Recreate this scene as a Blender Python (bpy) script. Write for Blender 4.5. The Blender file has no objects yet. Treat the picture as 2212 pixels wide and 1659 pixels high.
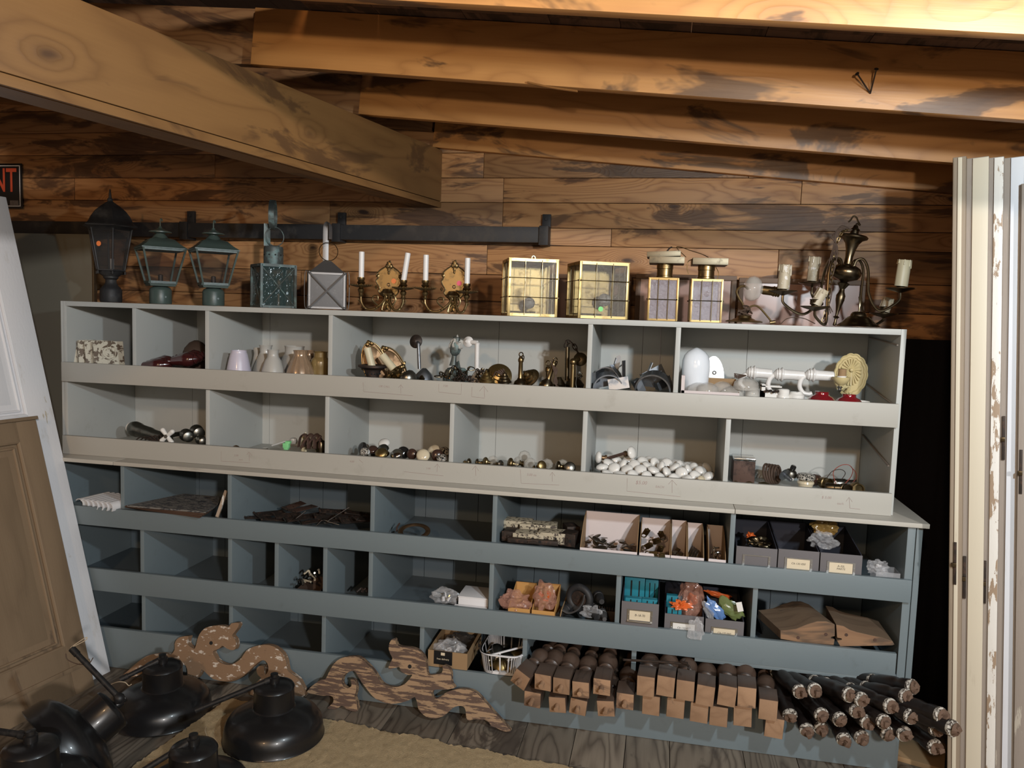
import bpy, bmesh, math, random
from mathutils import Vector, Matrix, noise
PI = math.pi
R = math.radians
random.seed(7)
SC = bpy.context.scene
COL = SC.collection

# ------------------------------------------------------------------ camera
YAW, PITCH, ROLL, FPX = R(10.896), R(4.932), R(-1.939), 1691.34
CAM = Vector((2.7168, -3.1481, 1.6586))
CROT = Matrix.Rotation(YAW, 3, 'Z') @ Matrix.Rotation(-PITCH, 3, 'X') @ Matrix.Rotation(ROLL, 3, 'Y')
cd = bpy.data.cameras.new('camera')
cam = bpy.data.objects.new('camera', cd)
COL.objects.link(cam)
cd.sensor_fit = 'HORIZONTAL'
cd.sensor_width = 36.0
cd.lens = 36.0 * FPX / 2212.0
cd.clip_start = 0.02
m3 = CROT @ Matrix(((1, 0, 0), (0, 0, -1), (0, 1, 0)))
cam.matrix_world = Matrix.Translation(CAM) @ m3.to_4x4()
SC.camera = cam

# ------------------------------------------------------------------ colour management, world, lamps
SC.view_settings.view_transform = 'Standard'
SC.view_settings.look = 'None'
SC.view_settings.gamma = 1
SC.view_settings.use_curve_mapping = False
SC.view_settings.exposure = 0.46
w = bpy.data.worlds.new('world')
SC.world = w
w.use_nodes = True
w.node_tree.nodes['Background'].inputs[0].default_value = (0.62, 0.66, 0.80, 1)
w.node_tree.nodes['Background'].inputs[1].default_value = 0.024


def lamp(name, loc, power, color, radius):
    l = bpy.data.lights.new(name, 'POINT')
    l.energy = power
    l.color = color
    l.shadow_soft_size = radius
    o = bpy.data.objects.new(name, l)
    o.location = loc
    COL.objects.link(o)
    return o


lamp('near_lamp', (3.67, -2.30, 2.17), 98, (0.80, 0.93, 1.0), 0.05)
lamp('right_far_lamp', (5.70, -6.80, 3.02), 730, (1.0, 0.95, 0.91), 0.12)
lamp('left_far_lamp', (1.75, -6.30, 3.42), 165, (1.0, 0.62, 0.32), 0.12)
al = bpy.data.lights.new('room_fill', 'AREA')      # soft fill added behind the viewer, no such lamp seen
al.shape = 'RECTANGLE'
al.size, al.size_y, al.energy, al.color = 3.2, 1.0, 16, (1.0, 0.78, 0.56)
ao = bpy.data.objects.new('room_fill', al)
ao.location = (2.2, -5.6, 1.85)
ao.rotation_euler = (R(92), 0, R(0))
COL.objects.link(ao)
sl = bpy.data.lights.new('rafter_fill_spot', 'SPOT')     # unseen spot, added to brighten the rafters
sl.energy, sl.color, sl.spot_size, sl.spot_blend, sl.shadow_soft_size = 215, (1.0, 0.80, 0.56), R(90), 0.2, 0.06
so = bpy.data.objects.new('rafter_fill_spot', sl)
so.location = (3.0, -5.3, 1.62)
so.rotation_euler = (R(90 + 48), 0, R(-2))
COL.objects.link(so)


# ------------------------------------------------------------------ pixel -> place
def ray(px, py):
    return CROT @ Vector(((px - 1106) / FPX, 1, -(py - 829.5) / FPX))


def P(px, py, Y):
    d = ray(px, py)
    return CAM + d * ((Y - CAM.y) / d.y)


def PZ(px, py, Z):
    d = ray(px, py)
    return CAM + d * ((Z - CAM.z) / d.z)


def K(px, py, Y):                     # metres per photo pixel at that depth
    d = ray(px, py)
    return (Y - CAM.y) / d.y / FPX


# ------------------------------------------------------------------ materials
def lin(c):
    return tuple(((v / 255) / 12.92 if v / 255 <= 0.04045 else ((v / 255 + 0.055) / 1.055) ** 2.4) for v in c) + (1,)


class NT:
    def __init__(self, name):
        self.m = bpy.data.materials.new(name)
        self.m.use_nodes = True
        self.t = self.m.node_tree
        self.b = self.t.nodes['Principled BSDF']

    def n(self, typ, **kw):
        x = self.t.nodes.new(typ)
        for k, v in kw.items():
            if k.startswith('i_'):
                x.inputs[k[2:].replace('_', ' ')].default_value = v
            else:
                setattr(x, k, v)
        return x

    def l(self, a, b):
        self.t.links.new(a, b)

    def ramp(self, src, stops):
        r = self.n('ShaderNodeValToRGB')
        while len(r.color_ramp.elements) < len(stops):
            r.color_ramp.elements.new(0.5)
        for e, (p, c) in zip(r.color_ramp.elements, stops):
            e.position = p
            e.color = c if len(c) == 4 else tuple(c) + (1,)
        self.l(src, r.inputs[0])
        return r.outputs[0]

    def mix(self, f, a, b, mode='MIX'):
        x = self.n('ShaderNodeMix', data_type='RGBA', blend_type=mode)
        for s, v in ((0, f), (6, a), (7, b)):
            if hasattr(v, 'links') or hasattr(v, 'is_linked'):
                self.l(v, x.inputs[s])
            else:
                x.inputs[s].default_value = v
        return x.outputs[2]

    def math(self, op, a, b=0.0, clamp=False):
        x = self.n('ShaderNodeMath', operation=op, use_clamp=clamp)
        for s, v in ((0, a), (1, b)):
            if hasattr(v, 'is_linked'):
                self.l(v, x.inputs[s])
            else:
                x.inputs[s].default_value = v
        return x.outputs[0]

    def coords(self, scale=(1, 1, 1), rot=(0, 0, 0), island=0.0):
        tc = self.n('ShaderNodeTexCoord')
        v = tc.outputs['Object']
        if island:
            g = self.n('ShaderNodeNewGeometry')
            oi = self.n('ShaderNodeObjectInfo')
            s = self.math('ADD', g.outputs['Random Per Island'], oi.outputs['Random'])
            cb = self.n('ShaderNodeCombineXYZ')
            for i in range(3):
                self.l(self.math('MULTIPLY', s, island * (1 + i * 0.37)), cb.inputs[i])
            va = self.n('ShaderNodeVectorMath', operation='ADD')
            self.l(v, va.inputs[0])
            self.l(cb.outputs[0], va.inputs[1])
            v = va.outputs[0]
        mp = self.n('ShaderNodeMapping')
        mp.inputs['Scale'].default_value = scale
        mp.inputs['Rotation'].default_value = rot
        self.l(v, mp.inputs[0])
        return mp.outputs[0]

    def noise(self, vec, scale, detail=3, rough=0.5, dist=0.0):
        x = self.n('ShaderNodeTexNoise')
        x.inputs['Scale'].default_value = scale
        x.inputs['Detail'].default_value = detail
        x.inputs['Roughness'].default_value = rough
        x.inputs['Distortion'].default_value = dist
        self.l(vec, x.inputs['Vector'])
        return x.outputs['Fac']

    def bump(self, h, strength=0.3, dist=0.002):
        b = self.n('ShaderNodeBump')
        b.inputs['Strength'].default_value = strength
        b.inputs['Distance'].default_value = dist
        self.l(h, b.inputs['Height'])
        self.l(b.outputs[0], self.b.inputs['Normal'])

    def color(self, s):
        self.l(s, self.b.inputs['Base Color'])

    def set(self, **kw):
        for k, v in kw.items():
            self.b.inputs[k.replace('_', ' ')].default_value = v


def wood(name, c1, c2, cd, along=(1, 6, 6), ring=9.0, stain=0.5, knots=True, rough=0.55, island=3.1, tone=0.25, kscale=2.2, grain=0.5):
    """grain runs along the axis whose scale is 1"""
    t = NT(name)
    v = t.coords(along, island=island)
    warp = t.noise(v, 1.3, 3, 0.5)
    # growth figure
    vo = t.n('ShaderNodeTexVoronoi', feature='F1')
    vo.inputs['Scale'].default_value = kscale
    kv = t.coords(tuple((1.0 if a == 1 else 2.2) for a in along), island=island)
    va = t.n('ShaderNodeVectorMath', operation='ADD')
    t.l(kv, va.inputs[0])
    cbn = t.n('ShaderNodeCombineXYZ')
    t.l(t.math('MULTIPLY', t.noise(kv, 6.0, 2), 0.12), cbn.inputs[0])
    t.l(cbn.outputs[0], va.inputs[1])
    t.l(va.outputs[0], vo.inputs['Vector'])
    near = t.math('POWER', t.math('SUBTRACT', 1.0, t.math('MULTIPLY', vo.outputs['Distance'], 2.6), True), 2.0)
    base = t.math('ADD', t.noise(v, 0.9, 2, 0.45, 0.4), t.math('MULTIPLY', warp, 0.3))
    if knots:
        base = t.math('ADD', base, t.math('MULTIPLY', near, 0.55))
    r = t.math('FRACT', t.math('MULTIPLY', base, ring))
    tri = t.math('ABSOLUTE', t.math('SUBTRACT', t.math('MULTIPLY', r, 2.0), 1.0))
    line = t.math('POWER', tri, 2.5)
    fine = t.noise(t.coords(tuple(a * (3 if a == 1 else 14) for a in along), island=island), 2.0, 3, 0.6)
    col = t.mix(t.math('MULTIPLY', line, grain), c1, c2)
    col = t.mix(t.math('MULTIPLY', fine, 0.35), col, c2)
    if knots:
        k = t.ramp(vo.outputs['Distance'], [(0.0, (1, 1, 1)), (0.045, (1, 1, 1)), (0.075, (0.25,) * 3), (0.16, (0, 0, 0))])
        col = t.mix(k, col, cd)
    if stain > 0:
        s = t.noise(t.coords(tuple(a * (1.0 if a == 1 else 0.65) for a in along), island=island * 1.7), 1.7, 5, 0.62, 0.7)
        lo = 0.62 - stain * 0.16
        s = t.ramp(s, [(lo, (0, 0, 0)), (lo + 0.05, (0.75,) * 3), (min(lo + 0.2, 1), (0.9,) * 3)])
        col = t.mix(s, col, cd)
    g = t.n('ShaderNodeNewGeometry')
    hv = t.n('ShaderNodeHueSaturation')
    oi = t.n('ShaderNodeObjectInfo')
    rr = t.math('FRACT', t.math('ADD', g.outputs['Random Per Island'], oi.outputs['Random']))
    t.l(t.math('ADD', t.math('MULTIPLY', rr, tone * 2), 1 - tone), hv.inputs['Value'])
    t.l(col, hv.inputs['Color'])
    t.color(hv.outputs[0])
    t.set(Roughness=rough)
    t.bump(t.math('ADD', line, fine), 0.25, 0.0015)
    return t.m


def paint(name, c, dirt=(0.2, 0.17, 0.13, 1), amount=0.35, rough=0.5, scale=3.0, chips=None, chip_th=0.66, vary=0.08, stretch=(1, 1, 1)):
    t = NT(name)
    v = t.coords((scale,) * 3, island=2.0)
    col = t.mix(t.math('MULTIPLY', t.noise(v, 1.0, 4, 0.6), vary * 2), c, tuple(x * 0.7 for x in c[:3]) + (1,))
    d = t.ramp(t.noise(t.coords(tuple(scale * 3 * s for s in stretch), island=4.0), 1.6, 5, 0.7), [(0.60, (0, 0, 0)), (0.78, (amount,) * 3)])
    col = t.mix(d, col, dirt)
    nz = t.noise(t.coords((30 * stretch[0], 30 * stretch[1], 30 * stretch[2])), 2.0, 4)
    if chips:
        cv = t.noise(t.coords(tuple(scale * 2.2 * s for s in stretch), island=7.0), 2.3, 6, 0.65)
        f = t.ramp(cv, [(chip_th, (0, 0, 0)), (chip_th + 0.012, (1, 1, 1))])
        col = t.mix(f, col, chips)
        t.bump(t.math('SUBTRACT', nz, f), 0.35, 0.0015)
    else:
        t.bump(nz, 0.12, 0.001)
    t.color(col)
    t.set(Roughness=rough)
    return t.m


def metal(name, c, rough=0.35, tarnish=None, amt=0.5, scale=25, met=1.0, lo=0.5):
    t = NT(name)
    if tarnish:
        f = t.ramp(t.noise(t.coords((scale,) * 3, island=3.0), 1.0, 5, 0.65), [(lo, (0, 0, 0)), (lo + 0.2, (amt,) * 3)])
        t.color(t.mix(f, c, tarnish))
        t.l(t.math('ADD', t.math('MULTIPLY', f, 0.35), rough), t.b.inputs['Roughness'])
        t.set(Metallic=met)
    else:
        t.set(Base_Color=c, Roughness=rough, Metallic=met)
    return t.m


def plain(name, c, rough=0.5, met=0.0, spec=0.5, coat=0.0, noise_amt=0.1, bump=0.0, scale=20):
    t = NT(name)
    v = t.coords((scale,) * 3, island=2.0)
    n = t.noise(v, 1.0, 4, 0.6)
    t.color(t.mix(t.math('MULTIPLY', n, noise_amt * 2), c, tuple(x * 0.55 for x in c[:3]) + (1,)))
    t.set(Roughness=rough, Metallic=met, Specular_IOR_Level=spec, Coat_Weight=coat, Coat_Roughness=0.08)
    if bump:
        t.bump(n, bump, 0.003)
    return t.m


def glass(name, c=(1, 1, 1, 1), rough=0.05, alpha=0.25, bump=0.0, scale=60, spec=0.5):
    """thin pane: mostly see-through with a sheen"""
    t = NT(name)
    t.set(Base_Color=c, Roughness=rough, Specular_IOR_Level=spec, Coat_Weight=0.6, Coat_Roughness=0.05)
    t.b.inputs['Alpha'].default_value = alpha
    if bump:
        t.bump(t.noise(t.coords((scale,) * 3), 1.0, 3), bump, 0.01)
    return t.m


M = {}
M['wall_wood'] = wood('old_pine_siding', (0.41, 0.212, 0.086, 1), (0.22, 0.094, 0.034, 1), (0.045, 0.020, 0.012, 1), (1, 7, 7), 15, 0.62, True, 0.56, 3.1, 0.28, 2.2, 0.8)
M['rafter_wood'] = wood('rafter_pine', (0.49, 0.232, 0.072, 1), (0.30, 0.125, 0.036, 1), (0.05, 0.024, 0.014, 1), (1, 5, 5), 9, 0.36, True, 0.5, 2.3, 0.1, 1.5, 0.5)
M['girder_wood'] = wood('girder_pine', (0.25, 0.128, 0.044, 1), (0.16, 0.076, 0.026, 1), (0.09, 0.045, 0.02, 1), (1, 4, 4), 7, 0.40, True, 0.5, 1.3, 0.05, 1.6, 0.65)
M['deck_wood'] = wood('roof_deck', (0.13, 0.075, 0.05, 1), (0.07, 0.04, 0.03, 1), (0.02, 0.014, 0.012, 1), (7, 1, 7), 7, 0.6, False, 0.7, 3.0, 0.35)
M['floor_wood'] = wood('worn_floor', (0.235, 0.195, 0.150, 1), (0.085, 0.066, 0.050, 1), (0.05, 0.038, 0.03, 1), (6, 1, 6), 12, 0.3, True, 0.6, 3.7, 0.18, 1.6, 0.9)
M['greige'] = paint('greige_paint', (0.435, 0.420, 0.378, 1), (0.22, 0.19, 0.15, 1), 0.28, 0.5, 2.0)
M['light_grey'] = paint('pale_grey_paint', (0.465, 0.475, 0.455, 1), (0.25, 0.22, 0.18, 1), 0.25, 0.5, 2.0)
M['edge_paint'] = paint('edge_paint', (0.48, 0.455, 0.40, 1), (0.16, 0.13, 0.10, 1), 0.7, 0.55, 3.0, None, 0.7, 0.1, (0.3, 3, 3))
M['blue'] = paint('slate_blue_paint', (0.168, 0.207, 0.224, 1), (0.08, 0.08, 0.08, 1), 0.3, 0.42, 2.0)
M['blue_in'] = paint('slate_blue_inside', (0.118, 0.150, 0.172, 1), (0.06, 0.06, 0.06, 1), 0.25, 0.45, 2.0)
M['dark_rail'] = metal('black_iron', (0.03, 0.03, 0.032, 1), 0.55, (0.10, 0.085, 0.07, 1), 0.5, 14, 0.4)
M['white_door'] = paint('white_door_paint', (0.74, 0.75, 0.78, 1), (0.45, 0.40, 0.32, 1), 0.6, 0.4, 1.5, (0.52, 0.47, 0.38, 1), 0.66, 0.08, (2, 2, .6))
M['brown_door'] = wood('stripped_wood_door', (0.235, 0.165, 0.100, 1), (0.155, 0.105, 0.062, 1), (0.09, 0.06, 0.04, 1), (6, 6, 1), 4, 0.12, False, 0.75, 0.7, 0.05)
M['panel_olive'] = plain('olive_panel', (0.15, 0.145, 0.115, 1), 0.6, noise_amt=0.15, scale=3)
M['black_cloth'] = plain('black_cloth', (0.012, 0.012, 0.016, 1), 0.95, spec=0.1, scale=80, bump=0.3)
M['cream_door'] = paint('cream_door_paint', (0.68, 0.61, 0.48, 1), (0.35, 0.28, 0.2, 1), 0.4, 0.5, 2.0, None, 0.7, 0.1, (3, 3, .4))
M['white_chip'] = paint('chipped_white_paint', (0.80, 0.77, 0.72, 1), (0.5, 0.4, 0.3, 1), 0.4, 0.5, 1.2, (0.36, 0.26, 0.18, 1), 0.52, 0.05, (3, 3, 0.8))
M['white_edge'] = paint('white_edge_paint', (0.75, 0.77, 0.82, 1), (0.5, 0.48, 0.45, 1), 0.5, 0.45, 2.0, None, 0.7, 0.06, (3, 3, .4))
M['grey_door'] = paint('grey_door_paint', (0.33, 0.28, 0.24, 1), (0.15, 0.12, 0.1, 1), 0.5, 0.6, 2.0, (0.5, 0.45, 0.38, 1), 0.66, 0.1, (3, 3, .4))
M['tan_door'] = paint('tan_door_wood', (0.30, 0.235, 0.17, 1), (0.15, 0.11, 0.08, 1), 0.5, 0.65, 2.0, (0.55, 0.48, 0.38, 1), 0.70, 0.1, (3, 3, .3))
M['pink_pane'] = plain('dusty_pink_pane', (0.42, 0.25, 0.20, 1), 0.25, noise_amt=0.25, scale=4)
M['sash_wood'] = plain('sash_wood', (0.15, 0.09, 0.055, 1), 0.6)
M['sash_grey'] = plain('sash_grey', (0.27, 0.22, 0.18, 1), 0.6)
M['enamel'] = plain('black_enamel', (0.012, 0.0115, 0.012, 1), 0.33, 0, 0.5, 0.15, 0.3)
M['black_iron'] = metal('lamp_arm_iron', (0.012, 0.012, 0.013, 1), 0.5, (0.05, 0.045, 0.04, 1), 0.5, 40, 0.2)
M['rug'] = None
M['carved'] = paint('carved_wood', (0.115, 0.070, 0.050, 1), (0.05, 0.03, 0.02, 1), 0.6, 0.75, 5.0, (0.33, 0.215, 0.125, 1), 0.50, 0.25, (0.35, 3, 3))
M['carved_paint'] = paint('carved_wood_flaking', (0.27, 0.165, 0.095, 1), (0.07, 0.04, 0.03, 1), 0.95, 0.7, 7.0, (0.60, 0.52, 0.44, 1), 0.585, 0.25, (0.7, 1.5, 1.5))
M['lamp_black'] = metal('lantern_black', (0.030, 0.030, 0.032, 1), 0.55, (0.07, 0.068, 0.064, 1), 0.6, 20, 0.3)
M['lamp_green'] = paint('lantern_green_paint', (0.065, 0.092, 0.080, 1), (0.03, 0.04, 0.035, 1), 0.5, 0.38, 6.0, (0.50, 0.42, 0.25, 1), 0.74)
M['clouded'] = paint('clouded_pane', (0.062, 0.060, 0.063, 1), (0.3, 0.3, 0.3, 1), 0.5, 0.35, 8)
M['verdigris'] = metal('verdigris', (0.10, 0.115, 0.11, 1), 0.5, (0.26, 0.40, 0.40, 1), 0.8, 22, 0.5)
M['pewter'] = metal('pewter', (0.20, 0.195, 0.195, 1), 0.45, (0.55, 0.55, 0.56, 1), 0.5, 25, 0.7, 0.6)
M['brass'] = metal('aged_brass', (0.27, 0.195, 0.095, 1), 0.34, (0.13, 0.09, 0.045, 1), 0.75, 30)
M['brass_bright'] = metal('bright_brass', (0.38, 0.275, 0.12, 1), 0.38, (0.22, 0.15, 0.065, 1), 0.6, 12)
M['brass_pale'] = metal('dull_brass_plate', (0.22, 0.19, 0.135, 1), 0.5, (0.14, 0.115, 0.085, 1), 0.5, 18)
M['bronze'] = metal('bronze', (0.17, 0.135, 0.085, 1), 0.28, (0.07, 0.055, 0.04, 1), 0.6, 20)
M['copper_plate'] = metal('copper_plate', (0.26, 0.165, 0.095, 1), 0.5, (0.14, 0.085, 0.05, 1), 0.6, 14)
M['dark_iron'] = metal('dark_rusty_iron', (0.045, 0.035, 0.03, 1), 0.55, (0.16, 0.085, 0.055, 1), 0.6, 40, 0.6)
M['steel'] = metal('steel', (0.45, 0.45, 0.44, 1), 0.3, (0.18, 0.16, 0.14, 1), 0.6, 30)
M['chrome'] = metal('chrome', (0.75, 0.74, 0.72, 1), 0.12, (0.3, 0.28, 0.24, 1), 0.4, 25)
M['zinc'] = metal('galvanised_zinc', (0.30, 0.32, 0.35, 1), 0.4, (0.16, 0.17, 0.19, 1), 0.6, 30)
M['nickel'] = metal('tarnished_nickel', (0.26, 0.25, 0.22, 1), 0.3, (0.10, 0.09, 0.075, 1), 0.7, 20)
M['rust'] = metal('rusty_plate', (0.10, 0.055, 0.04, 1), 0.6, (0.035, 0.028, 0.026, 1), 0.8, 25, 0.3)
M['glass_dark'] = glass('smoky_pane', (0.05, 0.05, 0.05, 1), 0.08, 0.55)
M['glass_clear'] = glass('clear_pane', (0.06, 0.065, 0.065, 1), 0.05, 0.16)
M['glass_seed'] = glass('seeded_pane', (0.30, 0.28, 0.25, 1), 0.12, 0.26, 0.8, 90)
M['glass_violet'] = glass('violet_seeded_pane', (0.42, 0.37, 0.42, 1), 0.12, 0.45, 0.8, 90)
M['glass_aqua'] = glass('aqua_pane', (0.05, 0.085, 0.085, 1), 0.12, 0.4, 0.4, 40)
M['frosted'] = plain('frosted_glass', (0.46, 0.45, 0.42, 1), 0.35, 0, 0.5, 0.3, 0.08)
M['lilac_glass'] = plain('lilac_glass', (0.58, 0.55, 0.66, 1), 0.35, 0, 0.5, 0.3, 0.08)
M['amber_glass'] = plain('amber_shade_glass', (0.45, 0.31, 0.20, 1), 0.22, 0.25, 0.6, 0.6, 0.5, 0.0, 30)
M['yellow_glass'] = plain('yellow_glass', (0.33, 0.24, 0.10, 1), 0.3, 0.1, 0.6, 0.4, 0.3)
M['crystal'] = glass('crystal', (0.50, 0.48, 0.43, 1), 0.05, 0.38)
M['clear_dome'] = glass('glass_dome', (0.66, 0.63, 0.58, 1), 0.08, 0.42)
M['milk'] = plain('milk_glass', (0.80, 0.84, 0.90, 1), 0.12, 0, 0.6, 0.6, 0.03)
M['porcelain'] = plain('white_porcelain', (0.82, 0.80, 0.76, 1), 0.10, 0, 0.6, 0.7, 0.06)
M['porcelain_cream'] = plain('cream_porcelain', (0.72, 0.62, 0.44, 1), 0.15, 0, 0.6, 0.6, 0.12)
M['white_enamel'] = paint('white_enamel_chipped', (0.78, 0.76, 0.74, 1), (0.3, 0.24, 0.2, 1), 0.5, 0.3, 6, (0.12, 0.09, 0.07, 1), 0.70)
M['cream_enamel'] = plain('cream_yellow_enamel', (0.62, 0.51, 0.26, 1), 0.4, 0, 0.5, 0.2, 0.12)
M['candle_white'] = plain('white_candle_sleeve', (0.82, 0.81, 0.80, 1), 0.35, noise_amt=0.04)
M['candle_cream'] = plain('cream_candle_sleeve', (0.66, 0.60, 0.42, 1), 0.45, noise_amt=0.08)
M['wax'] = paint('wax_dripped_sleeve', (0.50, 0.43, 0.31, 1), (0.25, 0.2, 0.15, 1), 0.6, 0.5, 8, (0.72, 0.68, 0.62, 1), 0.58)
M['card_brown'] = plain('brown_cardboard', (0.33, 0.215, 0.115, 1), 0.8, spec=0.2, noise_amt=0.06)
M['card_orange'] = plain('orange_card', (0.56, 0.30, 0.10, 1), 0.7, spec=0.2, noise_amt=0.06)
M['card_white'] = plain('white_card', (0.68, 0.60, 0.59, 1), 0.7, spec=0.2, noise_amt=0.05)
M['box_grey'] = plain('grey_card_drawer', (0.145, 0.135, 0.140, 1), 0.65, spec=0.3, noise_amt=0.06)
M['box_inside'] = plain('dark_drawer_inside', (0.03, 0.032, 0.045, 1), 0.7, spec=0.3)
M['paper'] = plain('label_paper', (0.70, 0.60, 0.44, 1), 0.7, spec=0.2, noise_amt=0.06)
M['paper_white'] = plain('white_paper', (0.76, 0.74, 0.70, 1), 0.6, spec=0.2, noise_amt=0.05)
M['ink'] = plain('black_ink', (0.02, 0.02, 0.02, 1), 0.7)
M['pencil'] = plain('red_pencil', (0.36, 0.26, 0.24, 1), 0.7)
M['bag'] = glass('plastic_bag', (0.70, 0.70, 0.72, 1), 0.12, 0.22, 0.5, 50)
M['bag_orange'] = glass('plastic_bag_with_orange_parts', (0.52, 0.27, 0.20, 1), 0.12, 0.42, 0.6, 50)
M['bag_blue'] = plain('blue_packet', (0.12, 0.24, 0.52, 1), 0.18, 0, 0.6, 0.6, 0.2)
M['bag_green'] = plain('green_packet', (0.16, 0.20, 0.07, 1), 0.2, 0, 0.6, 0.6, 0.3)
M['teal'] = plain('teal_plastic', (0.03, 0.24, 0.32, 1), 0.3, 0, 0.5, 0.2, 0.15)
M['orange_part'] = plain('orange_plastic', (0.70, 0.14, 0.03, 1), 0.3)
M['amber_bag'] = glass('amber_plastic', (0.40, 0.26, 0.08, 1), 0.1, 0.8, 0.6, 50)
M['white_plastic'] = plain('white_plastic', (0.76, 0.75, 0.76, 1), 0.35, noise_amt=0.04)
M['red_glass'] = plain('ruby_glass', (0.20, 0.006, 0.012, 1), 0.08, 0, 0.7, 0.8, 0.1)
M['oxblood'] = plain('oxblood_gloss', (0.055, 0.012, 0.012, 1), 0.18, 0, 0.6, 0.6, 0.2)
M['chipped_block'] = paint('chipped_trim_block', (0.60, 0.55, 0.44, 1), (0.3, 0.24, 0.18, 1), 0.5, 0.6, 7, (0.13, 0.09, 0.06, 1), 0.53)
M['tile_top'] = paint('slate_sheet', (0.20, 0.185, 0.165, 1), (0.04, 0.04, 0.045, 1), 0.95, 0.6, 9, (0.05, 0.05, 0.055, 1), 0.50, 0.2, (1, 3, 3))
M['tile_edge'] = plain('rusty_sheet_edge', (0.10, 0.055, 0.035, 1), 0.7, noise_amt=0.4)
M['lock_paint'] = paint('paint_crusted_lock', (0.46, 0.40, 0.29, 1), (0.1, 0.08, 0.06, 1), 0.7, 0.6, 12, (0.06, 0.045, 0.035, 1), 0.54)
M['leg_wood'] = wood('turned_leg_dark', (0.085, 0.055, 0.040, 1), (0.045, 0.028, 0.020, 1), (0.02, 0.013, 0.01, 1), (6, 1, 6), 6, 0.2, False, 0.38, 1.0, 0.12)
M['leg_end'] = wood('bare_end_grain', (0.36, 0.22, 0.13, 1), (0.22, 0.125, 0.070, 1), (0.10, 0.06, 0.04, 1), (6, 6, 6), 5, 0.35, False, 0.75, 1.0, 0.2)
M['dark_baluster'] = plain('black_brown_varnish', (0.014, 0.010, 0.009, 1), 0.38, noise_amt=0.3)
M['broken_end'] = plain('broken_end_grain', (0.16, 0.095, 0.062, 1), 0.8, noise_amt=0.5, bump=0.6, scale=60)
M['white_ring'] = paint('white_paint_ring', (0.50, 0.46, 0.40, 1), (0.1, 0.08, 0.06, 1), 0.9, 0.5, 20, (0.06, 0.045, 0.035, 1), 0.50)
M['corbel_wood'] = wood('old_corbel', (0.20, 0.135, 0.085, 1), (0.11, 0.07, 0.045, 1), (0.06, 0.045, 0.035, 1), (1, 5, 5), 8, 0.4, False, 0.7, 1.0, 0.1)
M['corbel_face'] = wood('corbel_cut_face', (0.30, 0.17, 0.09, 1), (0.17, 0.09, 0.05, 1), (0.07, 0.05, 0.035, 1), (1, 5, 5), 5, 0.5, False, 0.7, 1.0, 0.1)
M['knob_black'] = plain('black_glossy_knob', (0.015, 0.014, 0.014, 1), 0.12, 0, 0.6, 0.6, 0.1)
M['knob_brown'] = plain('brown_knob', (0.06, 0.03, 0.022, 1), 0.2, 0, 0.6, 0.5, 0.2)
M['marbled'] = paint('marbled_knob', (0.50, 0.46, 0.40, 1), (0.02, 0.02, 0.02, 1), 0.9, 0.2, 30, (0.02, 0.02, 0.02, 1), 0.5)
M['wire_red'] = plain('red_wire', (0.30, 0.06, 0.04, 1), 0.5)
M['wire_white'] = plain('white_wire', (0.65, 0.6, 0.55, 1), 0.5)
M['wire_brown'] = plain('brown_cord', (0.075, 0.045, 0.03, 1), 0.7)
M['string'] = plain('string', (0.55, 0.45, 0.32, 1), 0.9)
M['stk_orange'] = plain('orange_sticker', (0.80, 0.22, 0.06, 1), 0.6, noise_amt=0.03)
M['stk_pink'] = plain('pink_sticker', (0.80, 0.12, 0.20, 1), 0.6, noise_amt=0.03)
M['stk_green'] = plain('green_sticker', (0.25, 0.75, 0.25, 1), 0.6, noise_amt=0.03)
M['green_plastic'] = plain('green_plastic', (0.25, 0.68, 0.30, 1), 0.4, noise_amt=0.04)
M['sign_black'] = plain('sign_black', (0.008, 0.009, 0.011, 1), 0.35, noise_amt=0.03)
M['sign_red'] = plain('sign_red', (0.62, 0.09, 0.04, 1), 0.5, noise_amt=0.05)
M['gap_dark'] = plain('gap_shade_black', (0.01, 0.01, 0.01, 1), 0.9)  # near-black colour put in for the shade in gaps and holes
t = NT('cream_pile_rug')
v_ = t.coords((1, 1, 1))
t.color(t.mix(t.noise(v_, 160, 4, 0.7), (0.66, 0.51, 0.31, 1), (0.44, 0.32, 0.18, 1)))
t.set(Roughness=0.95, Specular_IOR_Level=0.1)
t.bump(t.noise(v_, 260, 4, 0.7), 1.0, 0.006)
M['rug'] = t.m


# ------------------------------------------------------------------ mesh helpers
def TR(x=0, y=0, z=0, rx=0, ry=0, rz=0, s=1.0):
    m = Matrix.Translation((x, y, z)) @ Matrix.Rotation(rz, 4, 'Z') @ Matrix.Rotation(ry, 4, 'Y') @ Matrix.Rotation(rx, 4, 'X')
    if s != 1.0:
        m = m @ (Matrix.Scale(s, 4) if not isinstance(s, tuple) else Matrix.Diagonal(s + (1,)))
    return m


def align(a, b):
    """matrix taking local z onto the a->b direction, origin at a"""
    a = Vector(a)
    d = Vector(b) - a
    return Matrix.Translation(a) @ d.to_track_quat('Z', 'Y').to_matrix().to_4x4()


def smooth_pts(pts, n=6):
    pts = [Vector(p) for p in pts]
    if len(pts) < 3:
        return pts
    q = [pts[0] * 2 - pts[1]] + pts + [pts[-1] * 2 - pts[-2]]
    out = []
    for i in range(1, len(q) - 2):
        p0, p1, p2, p3 = q[i - 1:i + 3]
        for j in range(n):
            t = j / n
            out.append(0.5 * ((2 * p1) + (p2 - p0) * t + (2 * p0 - 5 * p1 + 4 * p2 - p3) * t * t + (3 * p1 - p0 - 3 * p2 + p3) * t ** 3))
    out.append(pts[-1])
    return out


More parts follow.
